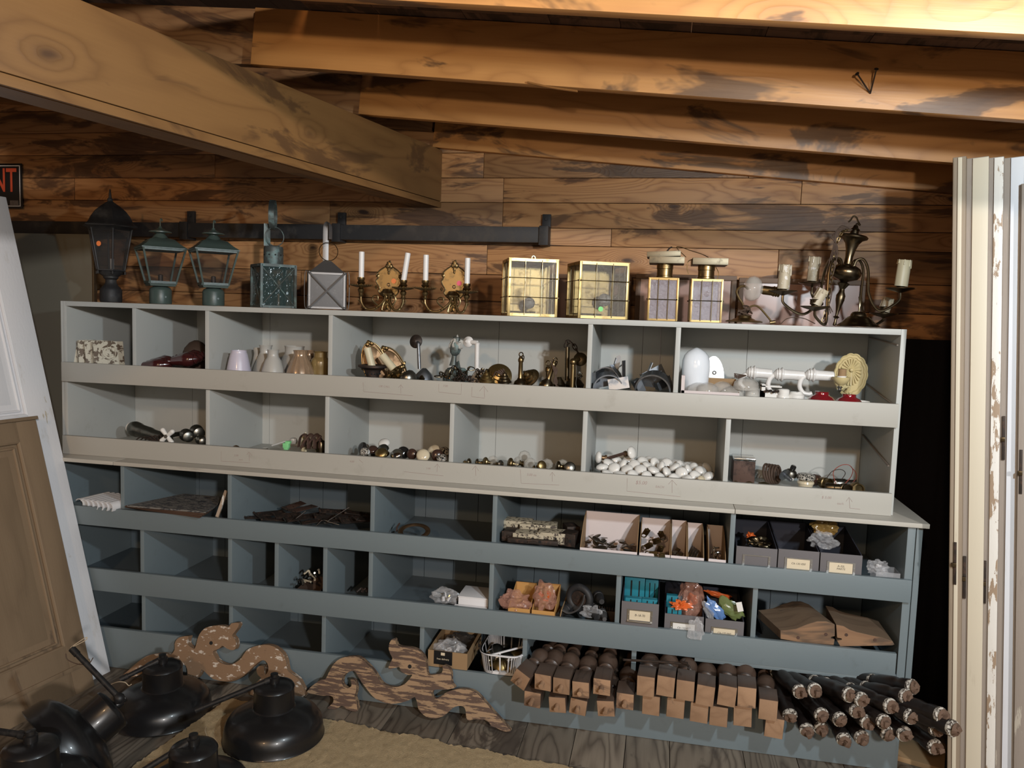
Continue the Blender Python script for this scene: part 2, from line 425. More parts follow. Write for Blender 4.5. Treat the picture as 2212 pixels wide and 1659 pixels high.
class MB:
    def __init__(self):
        self.bm = bmesh.new()

    def _add(self, vs, fs, m=None):
        bv = [self.bm.verts.new((m @ Vector(v)) if m is not None else v) for v in vs]
        for f in fs:
            try:
                self.bm.faces.new([bv[i] for i in f])
            except ValueError:
                pass
        return self

    def box(self, x0, x1, y0, y1, z0, z1, m=None, bevel=0.0):
        vs = [(x, y, z) for z in (z0, z1) for y in (y0, y1) for x in (x0, x1)]
        fs = [(0, 2, 3, 1), (4, 5, 7, 6), (0, 1, 5, 4), (2, 6, 7, 3), (0, 4, 6, 2), (1, 3, 7, 5)]
        if bevel:
            t = bmesh.new()
            bv = [t.verts.new(v) for v in vs]
            for f in fs:
                t.faces.new([bv[i] for i in f])
            bmesh.ops.bevel(t, geom=t.edges[:], offset=bevel, segments=2, profile=0.6, affect='EDGES')
            t.verts.index_update()
            vs = [v.co.copy() for v in t.verts]
            fs = [[v.index for v in f.verts] for f in t.faces]
            t.free()
        return self._add(vs, fs, m)

    def cbox(self, cx, cy, cz, sx, sy, sz, m=None, bevel=0.0):
        return self.box(cx - sx / 2, cx + sx / 2, cy - sy / 2, cy + sy / 2, cz - sz / 2, cz + sz / 2, m, bevel)

    def lathe(self, prof, seg=24, m=None, phase=0.0, rib=0.0, ribn=0, caps=True):
        vs, fs = [], []
        n = len(prof)
        for (r, z) in prof:
            for j in range(seg):
                a = 2 * PI * j / seg + phase
                rr = max(r, 0.00005) * (1 + (rib * math.cos(ribn * a) if ribn else 0))
                vs.append((rr * math.cos(a), rr * math.sin(a), z))
        for i in range(n - 1):
            for j in range(seg):
                k = (j + 1) % seg
                fs.append((i * seg + j, i * seg + k, (i + 1) * seg + k, (i + 1) * seg + j))
        if caps:
            fs.append(tuple(range(seg - 1, -1, -1)))
            fs.append(tuple((n - 1) * seg + j for j in range(seg)))
        return self._add(vs, fs, m)

    def cyl(self, a, b, r, r2=None, seg=12):
        a, b = Vector(a), Vector(b)
        return self.lathe([(r, 0), (r if r2 is None else r2, (b - a).length)], seg, align(a, b))

    def tube(self, pts, r, seg=6, sm=5, m=None, flat=None):
        p = smooth_pts(pts, sm) if sm else [Vector(x) for x in pts]
        up = Vector((0, 0, 1))
        vs, fs = [], []
        n = len(p)
        prev = None
        for i, c in enumerate(p):
            d = (p[min(i + 1, n - 1)] - p[max(i - 1, 0)])
            if d.length < 1e-9:
                d = Vector((0, 0, 1))
            d.normalize()
            if prev is None:
                u = d.cross(up)
                if u.length < 0.05:
                    u = d.cross(Vector((0, 1, 0)))
            else:
                u = prev - d * prev.dot(d)
            u.normalize()
            prev = u
            vv = d.cross(u)
            rr = r(i / (n - 1)) if callable(r) else r
            for j in range(seg):
                a = 2 * PI * j / seg
                if flat:
                    vs.append(c + u * (math.cos(a) * flat[0]) + vv * (math.sin(a) * flat[1]))
                else:
                    vs.append(c + u * (math.cos(a) * rr) + vv * (math.sin(a) * rr))
        for i in range(n - 1):
            for j in range(seg):
                k = (j + 1) % seg
                fs.append((i * seg + j, i * seg + k, (i + 1) * seg + k, (i + 1) * seg + j))
        fs.append(tuple(range(seg - 1, -1, -1)))
        fs.append(tuple((n - 1) * seg + j for j in range(seg)))
        return self._add(vs, fs, m)

    def ring(self, c, R_, r, m=None, seg=24, s2=6, flat=None):
        """torus about local z"""
        vs, fs = [], []
        fa, fb = flat or (r, r)
        for i in range(seg):
            a = 2 * PI * i / seg
            for j in range(s2):
                b = 2 * PI * (j + 0.5) / s2
                rr = R_ + fa * math.cos(b)
                vs.append((c[0] + rr * math.cos(a), c[1] + rr * math.sin(a), c[2] + fb * math.sin(b)))
        for i in range(seg):
            for j in range(s2):
                k, l = (i + 1) % seg, (j + 1) % s2
                fs.append((i * s2 + j, k * s2 + j, k * s2 + l, i * s2 + l))
        return self._add(vs, fs, m)

    def prism(self, poly, t0, t1, m=None):
        """polygon in xz, thickness along y from t0 to t1"""
        n = len(poly)
        vs = [(x, t0, z) for x, z in poly] + [(x, t1, z) for x, z in poly]
        fs = [tuple(range(n)), tuple(range(2 * n - 1, n - 1, -1))]
        for i in range(n):
            j = (i + 1) % n
            fs.append((i, i + n, j + n, j))
        return self._add(vs, fs, m)

    def frustum4(self, a0, a1, z0, z1, m=None, b0=None, b1=None):
        """square tapered block, half sizes a0 (bottom) a1 (top)"""
        b0 = a0 if b0 is None else b0
        b1 = a1 if b1 is None else b1
        vs = [(-a0, -b0, z0), (a0, -b0, z0), (a0, b0, z0), (-a0, b0, z0), (-a1, -b1, z1), (a1, -b1, z1), (a1, b1, z1), (-a1, b1, z1)]
        return self._add(vs, [(3, 2, 1, 0), (4, 5, 6, 7), (0, 1, 5, 4), (1, 2, 6, 5), (2, 3, 7, 6), (3, 0, 4, 7)], m)

    def blob(self, sx, sy, sz, m=None, seed=0, amp=0.3, fr=2.0, sub=3, base=True):
        t = bmesh.new()
        bmesh.ops.create_icosphere(t, subdivisions=sub, radius=1.0)
        t.verts.index_update()
        vs = []
        for v in t.verts:
            p = v.co.copy()
            d = 1 + amp * noise.noise(p * fr + Vector((seed * 3.1, seed * 1.7, seed))) * 1.6
            q = p * d
            z = max(q.z, -0.75) if base else q.z
            vs.append((q.x * sx, q.y * sy, z * sz))
        fs = [[v.index for v in f.verts] for f in t.faces]
        t.free()
        return self._add(vs, fs, m)

    def quad(self, a, b, c, d, th=0.001):
        a, b, c, d = map(Vector, (a, b, c, d))
        n = (b - a).cross(d - a).normalized() * th
        return self._add([a, b, c, d, a + n, b + n, c + n, d + n], [(3, 2, 1, 0), (4, 5, 6, 7), (0, 1, 5, 4), (1, 2, 6, 5), (2, 3, 7, 6), (3, 0, 4, 7)])

    def build(self, name, mat, parent=None, sharp=38, label=None):
        me = bpy.data.meshes.new(name)
        bmesh.ops.recalc_face_normals(self.bm, faces=self.bm.faces[:])
        self.bm.to_mesh(me)
        self.bm.free()
        for p in me.polygons:
            p.use_smooth = True
        me.set_sharp_from_angle(angle=R(sharp))
        me.materials.append(M[mat] if isinstance(mat, str) else mat)
        o = bpy.data.objects.new(name, me)
        COL.objects.link(o)
        if parent is not None:
            o.parent = parent
        if label:
            o['label'] = label
        return o


def tag(o, label, cat, group=None, kind=None):
    o['label'] = label
    o['category'] = cat
    if group:
        o['group'] = group
    if kind:
        o['kind'] = kind
    return o


def thing(name, label, cat, loc=(0, 0, 0), rz=0.0, group=None, rx=0.0, ry=0.0, mat=None):
    o = bpy.data.objects.new(name, None)
    o.empty_display_size = 0.02
    COL.objects.link(o)
    if mat is not None:
        o.matrix_world = mat
    else:
        o.location = loc
        o.rotation_euler = (rx, ry, rz)
    return tag(o, label, cat, group)


def structure(o):
    o['kind'] = 'structure'
    return o


def kids(o):
    return [c for c in bpy.data.objects if c.parent == o]


CH = {}


def dup(o, loc=None, rot=None, label=None, group=None, scale=None, mat=None):
    if o.name not in CH:
        CH[o.name] = [(c, [g for g in kids(c)]) for c in kids(o)]
    r = o.copy()
    COL.objects.link(r)
    for c, gs in CH[o.name]:
        cc = c.copy()
        COL.objects.link(cc)
        cc.parent = r
        for g in gs:
            gg = g.copy()
            COL.objects.link(gg)
            gg.parent = cc
    if mat is not None:
        r.matrix_world = mat
    if loc is not None:
        r.location = loc
    if rot is not None:
        r.rotation_euler = rot
    if scale is not None:
        r.scale = scale if isinstance(scale, tuple) else (scale,) * 3
    if label:
        r['label'] = label
    if group:
        r['group'] = group
    return r


ORD = ['first', 'second', 'third', 'fourth', 'fifth', 'sixth', 'seventh', 'eighth', 'ninth', 'tenth', 'eleventh', 'twelfth', 'thirteenth', 'fourteenth']


def text_mesh(name, body, size, mat, parent, m, align_x='CENTER', th=0.0003, shear=0.0, offset=0.0, sx=1.0):
    """lettering as a thin mesh lying in local xz, facing -y"""
    cu = bpy.data.curves.new(name, 'FONT')
    cu.body = body
    cu.size = size
    cu.align_x = align_x
    cu.align_y = 'CENTER'
    cu.extrude = th
    cu.shear = shear
    cu.offset = offset
    cu.resolution_u = 3
    tmp = bpy.data.objects.new(name, cu)
    COL.objects.link(tmp)
    dg = bpy.context.evaluated_depsgraph_get()
    me = bpy.data.meshes.new_from_object(tmp.evaluated_get(dg))
    bpy.data.objects.remove(tmp)
    me.transform(m @ Matrix.Rotation(PI / 2, 4, 'X') @ Matrix.Diagonal((sx, 1, 1, 1)))
    me.materials.clear()
    me.materials.append(M[mat])
    me.name = name
    o = bpy.data.objects.new(name, me)
    COL.objects.link(o)
    o.parent = parent
    return o

# ================================================================== ROOM
WY = 0.56                                  # face of the back wall
ZR = lambda X: 2.428 - 0.0908 * (X - 1.831)  # underside of the rafters

b = MB()                                    # back wall siding: rows of boards, joints staggered
zs = [-0.02, 0.16, 0.34, 0.52, 0.70, 0.88, 1.06, 1.24, 1.42, 1.60, 1.728, 1.855, 1.997, 2.080, 2.197, 2.312, 2.43, 2.545, 2.66, 2.78, 2.9, 3.02]
joints = {10: [0.9, 2.4], 11: [0.75, 1.86, 3.2], 12: [0.5, 2.45], 13: [1.05, 1.93], 14: [-0.4, 1.93, 3.28], 15: [0.42, 1.6, 1.83, 3.05], 16: [0.98, 1.83], 17: [-0.05, 1.0], 18: [-0.46, 0.55], 19: [0.1], 20: [0.6]}
for i in range(len(zs) - 1):
    js = [-3.2] + joints.get(i, [0.3 + (i * 1.37) % 2.6]) + [5.2]
    for a, c in zip(js, js[1:]):
        b.box(a + .001, c - .001, WY, WY + .02, zs[i] + .0012, zs[i + 1] - .0012, None, 0.002)
structure(b.build('wall_back', 'wall_wood'))
b = MB()
b.box(-3.2, 5.2, WY + .021, WY + .05, 0, 3.1)
structure(b.build('wall_back_sheathing', 'gap_dark')).name = 'trim_1'

for nm_, xx_, yy_, rz_, ln_ in (('wall_left', -1.62, WY, -PI / 2, 3.2), ('wall_right', 4.95, -1.4, PI / 2, 1.96)):
    b = MB()
    for i in range(len(zs) - 1):
        b.box(0, ln_, 0, .02, zs[i] + .0012, zs[i + 1] - .0012, None, 0.002)
    o = structure(b.build(nm_, 'wall_wood'))
    o.location = (xx_, yy_, 0)
    o.rotation_euler = (0, 0, rz_)

b = MB()                                    # floor planks run towards the viewer
x = -2.4
while x < 6.2:
    wd = random.choice((0.17, 0.2, 0.235, 0.28))
    y0 = -7.6
    while y0 < WY:
        y1 = min(y0 + random.uniform(1.6, 3.4), WY + 0.02)
        b.box(x + .001, x + wd - .0015, y0 + .001, y1 - .001, -.03, 0, None, 0.0015)
        y0 = y1
    x += wd
structure(b.build('floor', 'floor_wood'))
b = MB()
b.box(-3.2, 6.2, -7.6, WY + .05, -.08, -.031)
structure(b.build('trim_2', 'gap_dark'))

b = MB()                                    # roof boards above the rafters
y = -2.3
while y < 0.6:
    pass
    break
x = -1.6
while x < 5.0:
    wd = random.uniform(0.2, 0.3)
    for (ya, yb) in ((-2.2, -.7), (-.7, WY + .05)):
        up_ = .188 + (.085 if x < 1.3 else 0)
        za, zb = ZR(x) + up_, ZR(x + wd) + up_
        b._add([(x + .001, ya, za), (x + wd - .001, ya, zb), (x + wd - .001, yb - .002, zb), (x + .001, yb - .002, za),
                (x + .001, ya, za + .02), (x + wd - .001, ya, zb + .02), (x + wd - .001, yb - .002, zb + .02), (x + .001, yb - .002, za + .02)],
               [(3, 2, 1, 0), (4, 5, 6, 7), (0, 1, 5, 4), (1, 2, 6, 5), (2, 3, 7, 6), (3, 0, 4, 7)])
    x += wd
structure(b.build('ceiling', 'deck_wood'))

# rafters: each is one plank lying on the girder
SL = math.atan(0.0908)
rl = ['pine rafter nearest the viewer along the top edge, mostly cut off', 'pine rafter with two crossed nails, second from the viewer', 'pine rafter third from the viewer, ending above the stack of doors', 'dark pine rafter lying against the plank wall']
for i, (ry, x0, x1) in enumerate(((-1.28, 0.80, 5.0), (-0.65, 1.30, 5.0), (-0.045, 1.44, 5.0), (WY - .04, 1.585, 5.0))):
    L = (x1 - x0) / math.cos(SL)
    b = MB()
    b.box(0, L, 0, .038, 0, .185, None, 0.003)
    t = thing('rafter', rl[i], 'rafter', (x0, ry, ZR(x0)), ry=SL)
    b.build('beam', 'rafter_wood', t)
    if i == 1:
        for (px, py, qx, qy) in ((1852, 160, 1880, 202), (1893, 150, 1880, 202)):
            a = P(qx, qy, ry - .001)
            c = P(px, py, ry - .055)
            n = MB()
            n.cyl(a, c, .0022, seg=8)
            n.cyl(c, c + (c - a).normalized() * .002, .006, seg=10)
            o = n.build('nail', 'dark_iron')
            tag(o, 'rusty nail in the rafter leaning ' + ('left' if px < 1870 else 'right') + ' of a crossed pair', 'nail', 'nails in the rafter')
        sp = MB()
        a0, a1 = P(1140, 178, ry - .004), P(1247, 197, ry - .018)
        sp.tube([a0, (a0 + a1) / 2 + Vector((0, -.004, -.004)), a1], .006, 6, 4, flat=(.008, .003))
        o = sp.build('splinter', 'rafter_wood', None)
        o.parent = t
        o.matrix_parent_inverse = Matrix.Translation((x0, ry, ZR(x0))).inverted() if False else (Matrix.Translation((x0, ry, ZR(x0))) @ Matrix.Rotation(SL, 4, 'Y')).inverted()
# rafters left of the girder
for i, (ry, x0, x1, up) in enumerate(((-0.61, -1.5, 1.30, .01), (0.0, -1.5, 1.60, .01), (WY - .04, -1.6, 1.58, .075))):
    L = (x1 - x0) / math.cos(SL)
    b = MB()
    b.box(-L, 0, 0, .038, 0, .185, None, 0.003)
    t = thing('rafter', 'dim brown rafter left of the big girder, ' + ('nearest the viewer', 'in the middle', 'against the plank wall')[i], 'rafter', (x1, ry, ZR(x1) + up), ry=SL * .8)
    b.build('beam', 'wall_wood', t)

# girder: horizontal, runs from the wall towards upper left
gd = Vector((0.24, 1.0, 0)).normalized()
b = MB()
b.box(-3.4, 0.0, 0, .14, 0, .243, None, 0.006)
ga = math.atan2(gd.y, gd.x)
gp = Vector((1.598 + 0.24 * (WY - .448), WY - .001, 2.20))
t = thing('girder', 'big diagonal yellow pine girder running to the plank wall', 'beam', gp, rz=ga)
b.build('beam', 'girder_wood', t)
b = MB()
b.box(-3.4, 0.0, -.012, .0, .0, .028, None, 0.002)
b = b.build('bottom_strip', 'girder_wood', t)
b.location = (0, .012, -.03)
b = MB()
b.box(-3.4, 0, 0.02, .12, -.03, -.001)
b.build('under_strip', 'girder_wood', t)

# iron track on the wall
t = thing('door_track', 'long black iron sliding-door track fixed across the wall', 'track', (0, WY - .07, 2.0))
pa, pb = P(25, 478, WY - .07), P(1166, 492, WY - .07)
b = MB()
L0, L1 = Vector((pa.x, WY - .07, 0)), Vector((2.12, WY - .07, 0))
zt = P(1150, 490, WY - .07).z
zb = P(1150, 524, WY - .07).z
b.box(-1.2, 2.13, -.002, .055, zb - 2.0, zt - 2.0, None, .003)
b.build('rail', 'dark_rail', t)
for px in (398, 727, 1175):
    X = P(px, 500, WY - .07).x
    b = MB()
    b.box(X - .022, X + .022, -.012, .07, zb - 2.012, zt - 2.0 + .005, None, .003)
    b.box(X - .018, X + .022, .05, .069, zt - 2.0, zt - 2.0 + .065, None, .002)
    b.cyl((X + .002, .049, zt - 2.0 + .042), (X + .002, .044, zt - 2.0 + .042), .007, seg=10)
    b.build('bracket', 'dark_rail', t)
    t['x'] = 0
del t['x']

# sign
s = P(43, 352, WY - .03)
e = P(38, 450, WY - .03)
t = thing('rent_sign', 'black sign with red RENT letters above the white door, cut by the frame', 'sign', (s.x, WY - .02, e.z))
H = s.z - e.z
b = MB()
b.box(-.62, 0, 0, .006, 0, H, None, .002)
b.build('board', 'sign_black', t)
b = MB()
for (x0, x1, z0, z1) in ((-.61, -.012, H - .015, H - .011), (-.61, -.012, .011, .015), (-.014, -.010, .011, H - .011)):
    b.box(x0, x1, -.0015, 0, z0, z1)
b.build('border', 'white_plastic', t)
text_mesh('lettering', 'RENT', H * .74, 'sign_red', t, Matrix.Translation((-.03, -.002, H * .6)), 'RIGHT', sx=.62, offset=.002)
b = MB()
b.box(-.075, -.022, -.0015, 0, .018, .043)
b.build('fine_print', 'zinc', t)

# leaning sheet at far left behind the unit
pa, pb = P(30, 486, .40), P(198, 506, .40)
t = thing('leaning_panel', 'tall olive-grey board leaning on the wall left of the shelves', 'board', (pb.x, .40, 0))
b = MB()
b.box(-.95, 0, 0, .02, 0.0, pb.z + .0, None, .002)
b.build('sheet', 'panel_olive', t)
b = MB()
b.box(.001, .013, -.004, .02, 0.0, pb.z - .01, None, .002)
b.build('edge_strip', 'brass_pale', t)

# old window sashes leaning behind the top shelf
for i, (xa, xb, zt_, mt) in enumerate(((2.14, 2.555, 1.862, 'sash_wood'), (2.575, 3.02, 1.872, 'sash_wood'), (3.03, 3.56, 1.865, 'sash_wood'))):
    t = thing('window_sash', ('dusty pink glazed sash leaning on the wall behind the square brass lamps', 'pink glazed sash leaning behind the two small brass lanterns', 'pink glazed sash leaning on the wall behind the chandelier')[i], 'window sash', (xa, .492, 1.00), group='old sashes behind the shelves')
    wv = xb - xa
    hh = zt_ - 1.0
    b = MB()
    b.box(0, wv, 0, .03, hh - .022, hh, None, .003)
    b.box(0, .022, 0, .03, 0, hh - .022, None, .003)
    b.box(wv - .022, wv, 0, .03, 0, hh - .022, None, .003)
    b.box(.022, wv - .022, 0, .03, 0, .04, None, .003)
    b.build('frame', mt, t)
    b = MB()
    b.box(.022, wv - .022, .013, .017, .04, hh - .022)
    b.build('pane', 'pink_pane', t)

# black cloth right of the shelves
b = MB()
n = 60
vs, fs = [], []
for j in range(2):
    for i in range(n):
        X = 3.70 + i * .018
        vs.append((X, .47 + .012 * math.sin(i * .55) + .006 * math.sin(i * 1.7), 0.0 if j == 0 else 1.62))
for i in range(n - 1):
    fs.append((i, i + 1, n + i + 1, n + i))
b._add(vs, fs)
o = b.build('black_curtain', 'black_cloth')
tag(o, 'black cloth hanging between the shelves and the old doors', 'curtain')
sm = o.modifiers.new('t', 'SOLIDIFY')
sm.thickness = .004

# ================================================================== SHELVING
def board_part(par, name, mat, x0, x1, y0, y1, z0, z1, bev=.0015, label=None):
    bb = MB()
    bb.box(x0, x1, y0, y1, z0, z1, None, bev)
    return bb.build(name, mat, par, label=label)


UD, TT = .47, .019
UX1 = 3.60
U = thing('bin_shelf', 'long greige open-bin shelf, upper unit standing on the blue one', 'shelf unit', (0, 0, .955))
Z0 = .955
u = lambda z: z - Z0
board_part(U, 'side_panel', 'light_grey', 0, TT, .0, UD + .01, 0, u(1.66))
board_part(U, 'side_strip', 'light_grey', -.012, -.001, 0, .05, 0, u(1.66))
board_part(U, 'side_panel', 'light_grey', UX1 - TT, UX1, .0, UD + .01, 0, u(1.66))
board_part(U, 'top_board', 'light_grey', TT, UX1 - TT - .001, -.004, UD + .01, u(1.638), u(1.66))
board_part(U, 'shelf_board', 'light_grey', TT, UX1 - TT, .0, UD, u(1.292), u(1.311))
board_part(U, 'shelf_board', 'light_grey', TT, UX1 - TT, .0, UD, u(.955), u(.974))
board_part(U, 'lip_board', 'greige', .004, UX1 - .012, -.020, -.001, u(1.292), u(1.381))
board_part(U, 'lip_board', 'greige', .004, UX1 - .012, -.020, -.001, u(.9555), u(1.041))
for i, px in enumerate((286, 443, 709, 1269, 1459)):
    X = P(px, 745, 0).x
    board_part(U, 'divider', 'edge_paint' if False else 'light_grey', X, X + TT, 0.0, UD, u(1.311), u(1.638))
for i, px in enumerate((444.5, 702, 971.5, 1259, 1568.5)):
    X = P(px, 910, 0).x
    board_part(U, 'divider', 'light_grey', X, X + TT, 0.0, UD, u(.974), u(1.292))
b = MB()
for (za, zb_) in ((1.311, 1.638), (.974, 1.292)):
    xs = [TT, .35, .78, 1.31, 1.95, 2.62, 3.08, UX1 - TT]
    for a, c in zip(xs, xs[1:]):
        b.box(a + .0008, c - .0008, UD, UD + .009, u(za), u(zb_))
b.build('back_panel', 'light_grey', U)

# the pencilled prices on the lips
def note(par, px, py, body, size, Y, z0, extra=''):
    q = P(px, py, Y)
    text_mesh('price_note', body, size, 'pencil', par, Matrix.Translation((q.x, Y, q.z - z0)), shear=.2, th=.0002, offset=-.0001)


def strokes(par, pts_list, Y, z0, r=.0006):
    bb = MB()
    for pts in pts_list:
        bb = MB()
        bb.tube([(q.x, Y, q.z - z0) for q in (P(x, y, Y) for x, y in pts)], r, 4, 0)
        bb.build('pencil_mark', 'pencil', par)


LY = -.0204
note(U, 1385, 1043, '$5.00', .020, LY, Z0)
note(U, 1425, 1052, 'EACH', .013, LY, Z0)
strokes(U, [[(1355, 1033), (1354, 1061), (1470, 1073)], [(1452, 1065), (1452, 1038)], [(1444, 1046), (1452, 1037), (1462, 1048)]], LY, Z0)
note(U, 1148, 1026, '3.00 ea', .014, LY, Z0)
strokes(U, [[(1124, 1014), (1126, 1044), (1208, 1048)], [(1193, 1040), (1193, 1021)], [(1188, 1027), (1193, 1020), (1199, 1028)]], LY, Z0)
note(U, 830, 835, 'OR CALL', .012, LY, Z0)
strokes(U, [[(784, 826), (786, 846), (892, 855)], [(866, 850), (866, 832)], [(861, 837), (866, 831), (871, 838)]], LY, Z0)
note(U, 962, 834, '7.00', .012, LY, Z0)
strokes(U, [[(948, 830), (948, 847), (996, 852), (997, 829)], [(1020, 836), (1019, 857), (1047, 860)], [(1047, 858), (1046, 835)], [(1036, 845), (1045, 834), (1054, 846)]], LY, Z0)
note(U, 510, 984, '2.00', .012, LY, Z0)
note(U, 520, 993, 'each', .010, LY, Z0)
strokes(U, [[(478, 975), (478, 996), (540, 1000)], [(539, 996), (538, 977)], [(533, 982), (538, 976), (544, 984)]], LY, Z0)
note(U, 760, 997, '4.00', .012, LY, Z0)
note(U, 925, 1012, '5.00', .011, LY, Z0)
strokes(U, [[(944, 1020), (945, 1003)], [(939, 1009), (945, 1002), (950, 1010)], [(873, 1019), (958, 1028)], [(1028, 1028), (1027, 1007)], [(1020, 1015), (1027, 1006), (1034, 1017)], [(776, 993), (784, 1000)]], LY, Z0)
note(U, 1785, 1075, '$ 5.00', .014, LY, Z0)
note(U, 1815, 1088, 'each', .013, LY, Z0)
strokes(U, [[(1836, 1098), (1834, 1076)], [(1828, 1083), (1834, 1074), (1841, 1084)], [(1836, 1098), (1858, 1100)]], LY, Z0)

# lower unit
LF, LB = -.082, .467
LX0, LX1 = -.03, 3.685
Lw = thing('bin_shelf', 'long slate-blue open-bin shelf with a cream counter, lower unit on the floor', 'shelf unit', (0, 0, 0))
f = lambda par, n_, m_, *a, **k: board_part(par, n_, m_, *a, **k)
X44 = P(1588, 1105, LF - .02).x
f(Lw, 'counter_board', 'edge_paint', LX0 - .02, P(243.5, 1000, LF - .02).x - .0008, LF - .02, LB + .01, .9375, .9545)
f(Lw, 'counter_board', 'edge_paint', P(244.5, 1000, LF - .02).x, X44 - .001, LF - .02, LB + .01, .9375, .9545)
f(Lw, 'counter_board', 'edge_paint', X44 + .001, LX1 + .015, LF - .02, LB + .01, .9375, .9545)
f(Lw, 'side_panel', 'blue', LX0, LX0 + .02, LF, LB + .01, 0, .937)
f(Lw, 'side_panel', 'blue', LX1 - .021, LX1, LF + .001, LB + .01, 0.31, .937)
f(Lw, 'side_panel', 'blue', LX1 - .052, LX1 - .024, LF + .001, LB + .01, 0.0, .937)
SXR = LX1 - .053
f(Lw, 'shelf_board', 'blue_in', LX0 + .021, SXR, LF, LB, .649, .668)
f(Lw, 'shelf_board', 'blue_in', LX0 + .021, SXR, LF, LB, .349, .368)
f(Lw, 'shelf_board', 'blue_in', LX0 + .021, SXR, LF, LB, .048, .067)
ly = LF - .019
f(Lw, 'lip_board', 'blue', LX0, P(1969, 1275, ly).x, ly, LF - .001, .654, .739, .002)
f(Lw, 'lip_board', 'blue', LX0, P(1936, 1430, ly).x, ly, LF - .001, .354, .456, .002)
f(Lw, 'lip_board', 'blue', P(1500, 1430, ly).x, P(1933, 1460, ly).x, ly + .003, LF - .001, .339, .3535, .002)
f(Lw, 'toe_board', 'blue', LX0, P(1934, 1630, ly).x, ly, LF - .001, 0.002, .186, .002)
DV = {3: ((260.5, 491.5, 800, 1063, 1575), 1110, .668, .937), 4: ((303, 492.5, 593, 697.7, 796, 1056.5, 1330, 1624), 1290, .368, .649), 5: ((306, 494.5, 695, 907, 1129, 1364, 1612), 1400, .067, .349)}
DX = {}
for k, (pxs, py, za, zb_) in DV.items():
    DX[k] = []
    for px in pxs:
        yy = {3: 1060 + (px - 260) * .09, 4: 1185 + (px - 300) * .1, 5: 1300 + (px - 300) * .11}[k]
        X = P(px, yy, LF).x
        DX[k].append(X)
        f(Lw, 'divider', 'blue', X, X + TT, LF, LB, za, zb_)
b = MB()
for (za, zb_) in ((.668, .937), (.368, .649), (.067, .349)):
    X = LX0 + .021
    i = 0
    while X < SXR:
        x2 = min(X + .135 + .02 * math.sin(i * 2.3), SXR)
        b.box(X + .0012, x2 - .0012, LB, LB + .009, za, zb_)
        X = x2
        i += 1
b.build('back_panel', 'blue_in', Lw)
b = MB()
b.box(LX0, LX1, LB + .01, LB + .014, 0, .93)
b.box(.0, 3.55, LB + .0, LB + .0001, 0, .0001)
b.build('gap_shade_sheet', 'gap_dark', Lw)  # near-black sheet stands in for shade between the back planks

# ================================================================== DOORS
# stack of old doors on the right, seen on edge; they lean slightly to the left at the top
def edge_door(px0, px1, ptop, mats, label, dy=0.0, strips=(), plate=None):
    yb_ = -.23 + dy
    a, c = P(px0, 1659, yb_), P(px1, 1659, yb_)
    xb0, wd = a.x, (c.x - a.x)
    tp = P(px0 + 2, ptop, -.03 + dy)
    lean = Vector((-.155, -.02, min(P(px0 + 2, ptop, -.25 + dy).z, 2.232)))
    H_ = lean.length
    zax = lean.normalized()
    yax = Vector((.43, 1, 0))
    xax = yax.cross(zax).normalized()
    yax = zax.cross(xax)
    m = Matrix((xax, yax, zax)).transposed().to_4x4()
    # bottom of the leaning slab touches the floor
    base = Vector((xb0, yb_, 0.0))
    m.translation = base + Vector((0, 0, .004))
    t_ = thing('old_door', label, 'door', mat=m, group='old doors standing in a stack')
    t_['kind2'] = 0
    del t_['kind2']
    bb = MB()
    bb.box(0, wd, 0.0, .42, .0, H_, None, .0025)
    bb.build('slab', mats[0], t_)
    for (s0, s1, mm, proud) in strips:
        bb = MB()
        rnd = random.Random(int(px0 + s0 * 10))
        zz = 0.004
        x0_, x1_ = wd * s0, wd * s1
        bb.box(x0_, x1_, -proud, .001, .0, H_ - .003, None, .0015)
        bb.build('edge_face', mm, t_)
    if plate:
        q = P(plate[0], plate[1], -.13 + dy)
        lz = (q.z / zax.z)
        bb = MB()
        bb.box(wd * plate[2] - .0045, wd * plate[2] + .0045, -.0095, 0, lz - .075, lz + .075, None, .001)
        o_ = bb.build('lock_plate', 'dark_iron', t_)
        bb = MB()
        bb.box(wd * plate[2] - .010, wd * plate[2] + .005, -.018, -.0095, lz - .010, lz + .004, None, .001)
        bb.build('latch_bolt', 'bronze', t_)
    return t_


edge_door(2050, 2076, 332, ['tan_door'], 'tan-brown old door with a thin cream strip, leftmost of the stack', 0.0, [(.05, .33, 'tan_door', .004), (.40, .72, 'cream_door', .006)], (2061, 1200, .5))
edge_door(2077, 2121, 313, ['grey_door'], 'old door with a broad cream-painted edge, second from the left in the stack', .02, [(.30, 1.0, 'cream_door', .008)], (2084, 1230, .14))
edge_door(2122, 2153, 308, ['grey_door'], 'old door with white paint flaking off bare wood, third from the left in the stack', .01, [(.40, .98, 'white_chip', .008)], (2128, 1240, .15))
edge_door(2154, 2194, 304, ['grey_door'], 'old door with a bright bluish-white edge, fourth from the left in the stack', .015, [(.36, .98, 'white_edge', .008)], (2166, 940, .2))
edge_door(2195, 2235, 400, ['tan_door'], 'dark worn old door cut off by the right edge of the frame', -.03, [(.05, .6, 'grey_door', .006)], (2204, 1010, .2))
b = MB()
b.box(3.9, 4.75, -.05, .2, 0, 2.2)
o = b.build('old_door', 'grey_door')
bpy.data.objects.remove(o)

# leaning doors on the left: long axis leans to -x, width runs towards the viewer
wdir = Vector((-.15, -.989, 0)).normalized()
ndir = Vector((-.989, .15, 0)).normalized()      # away from the room


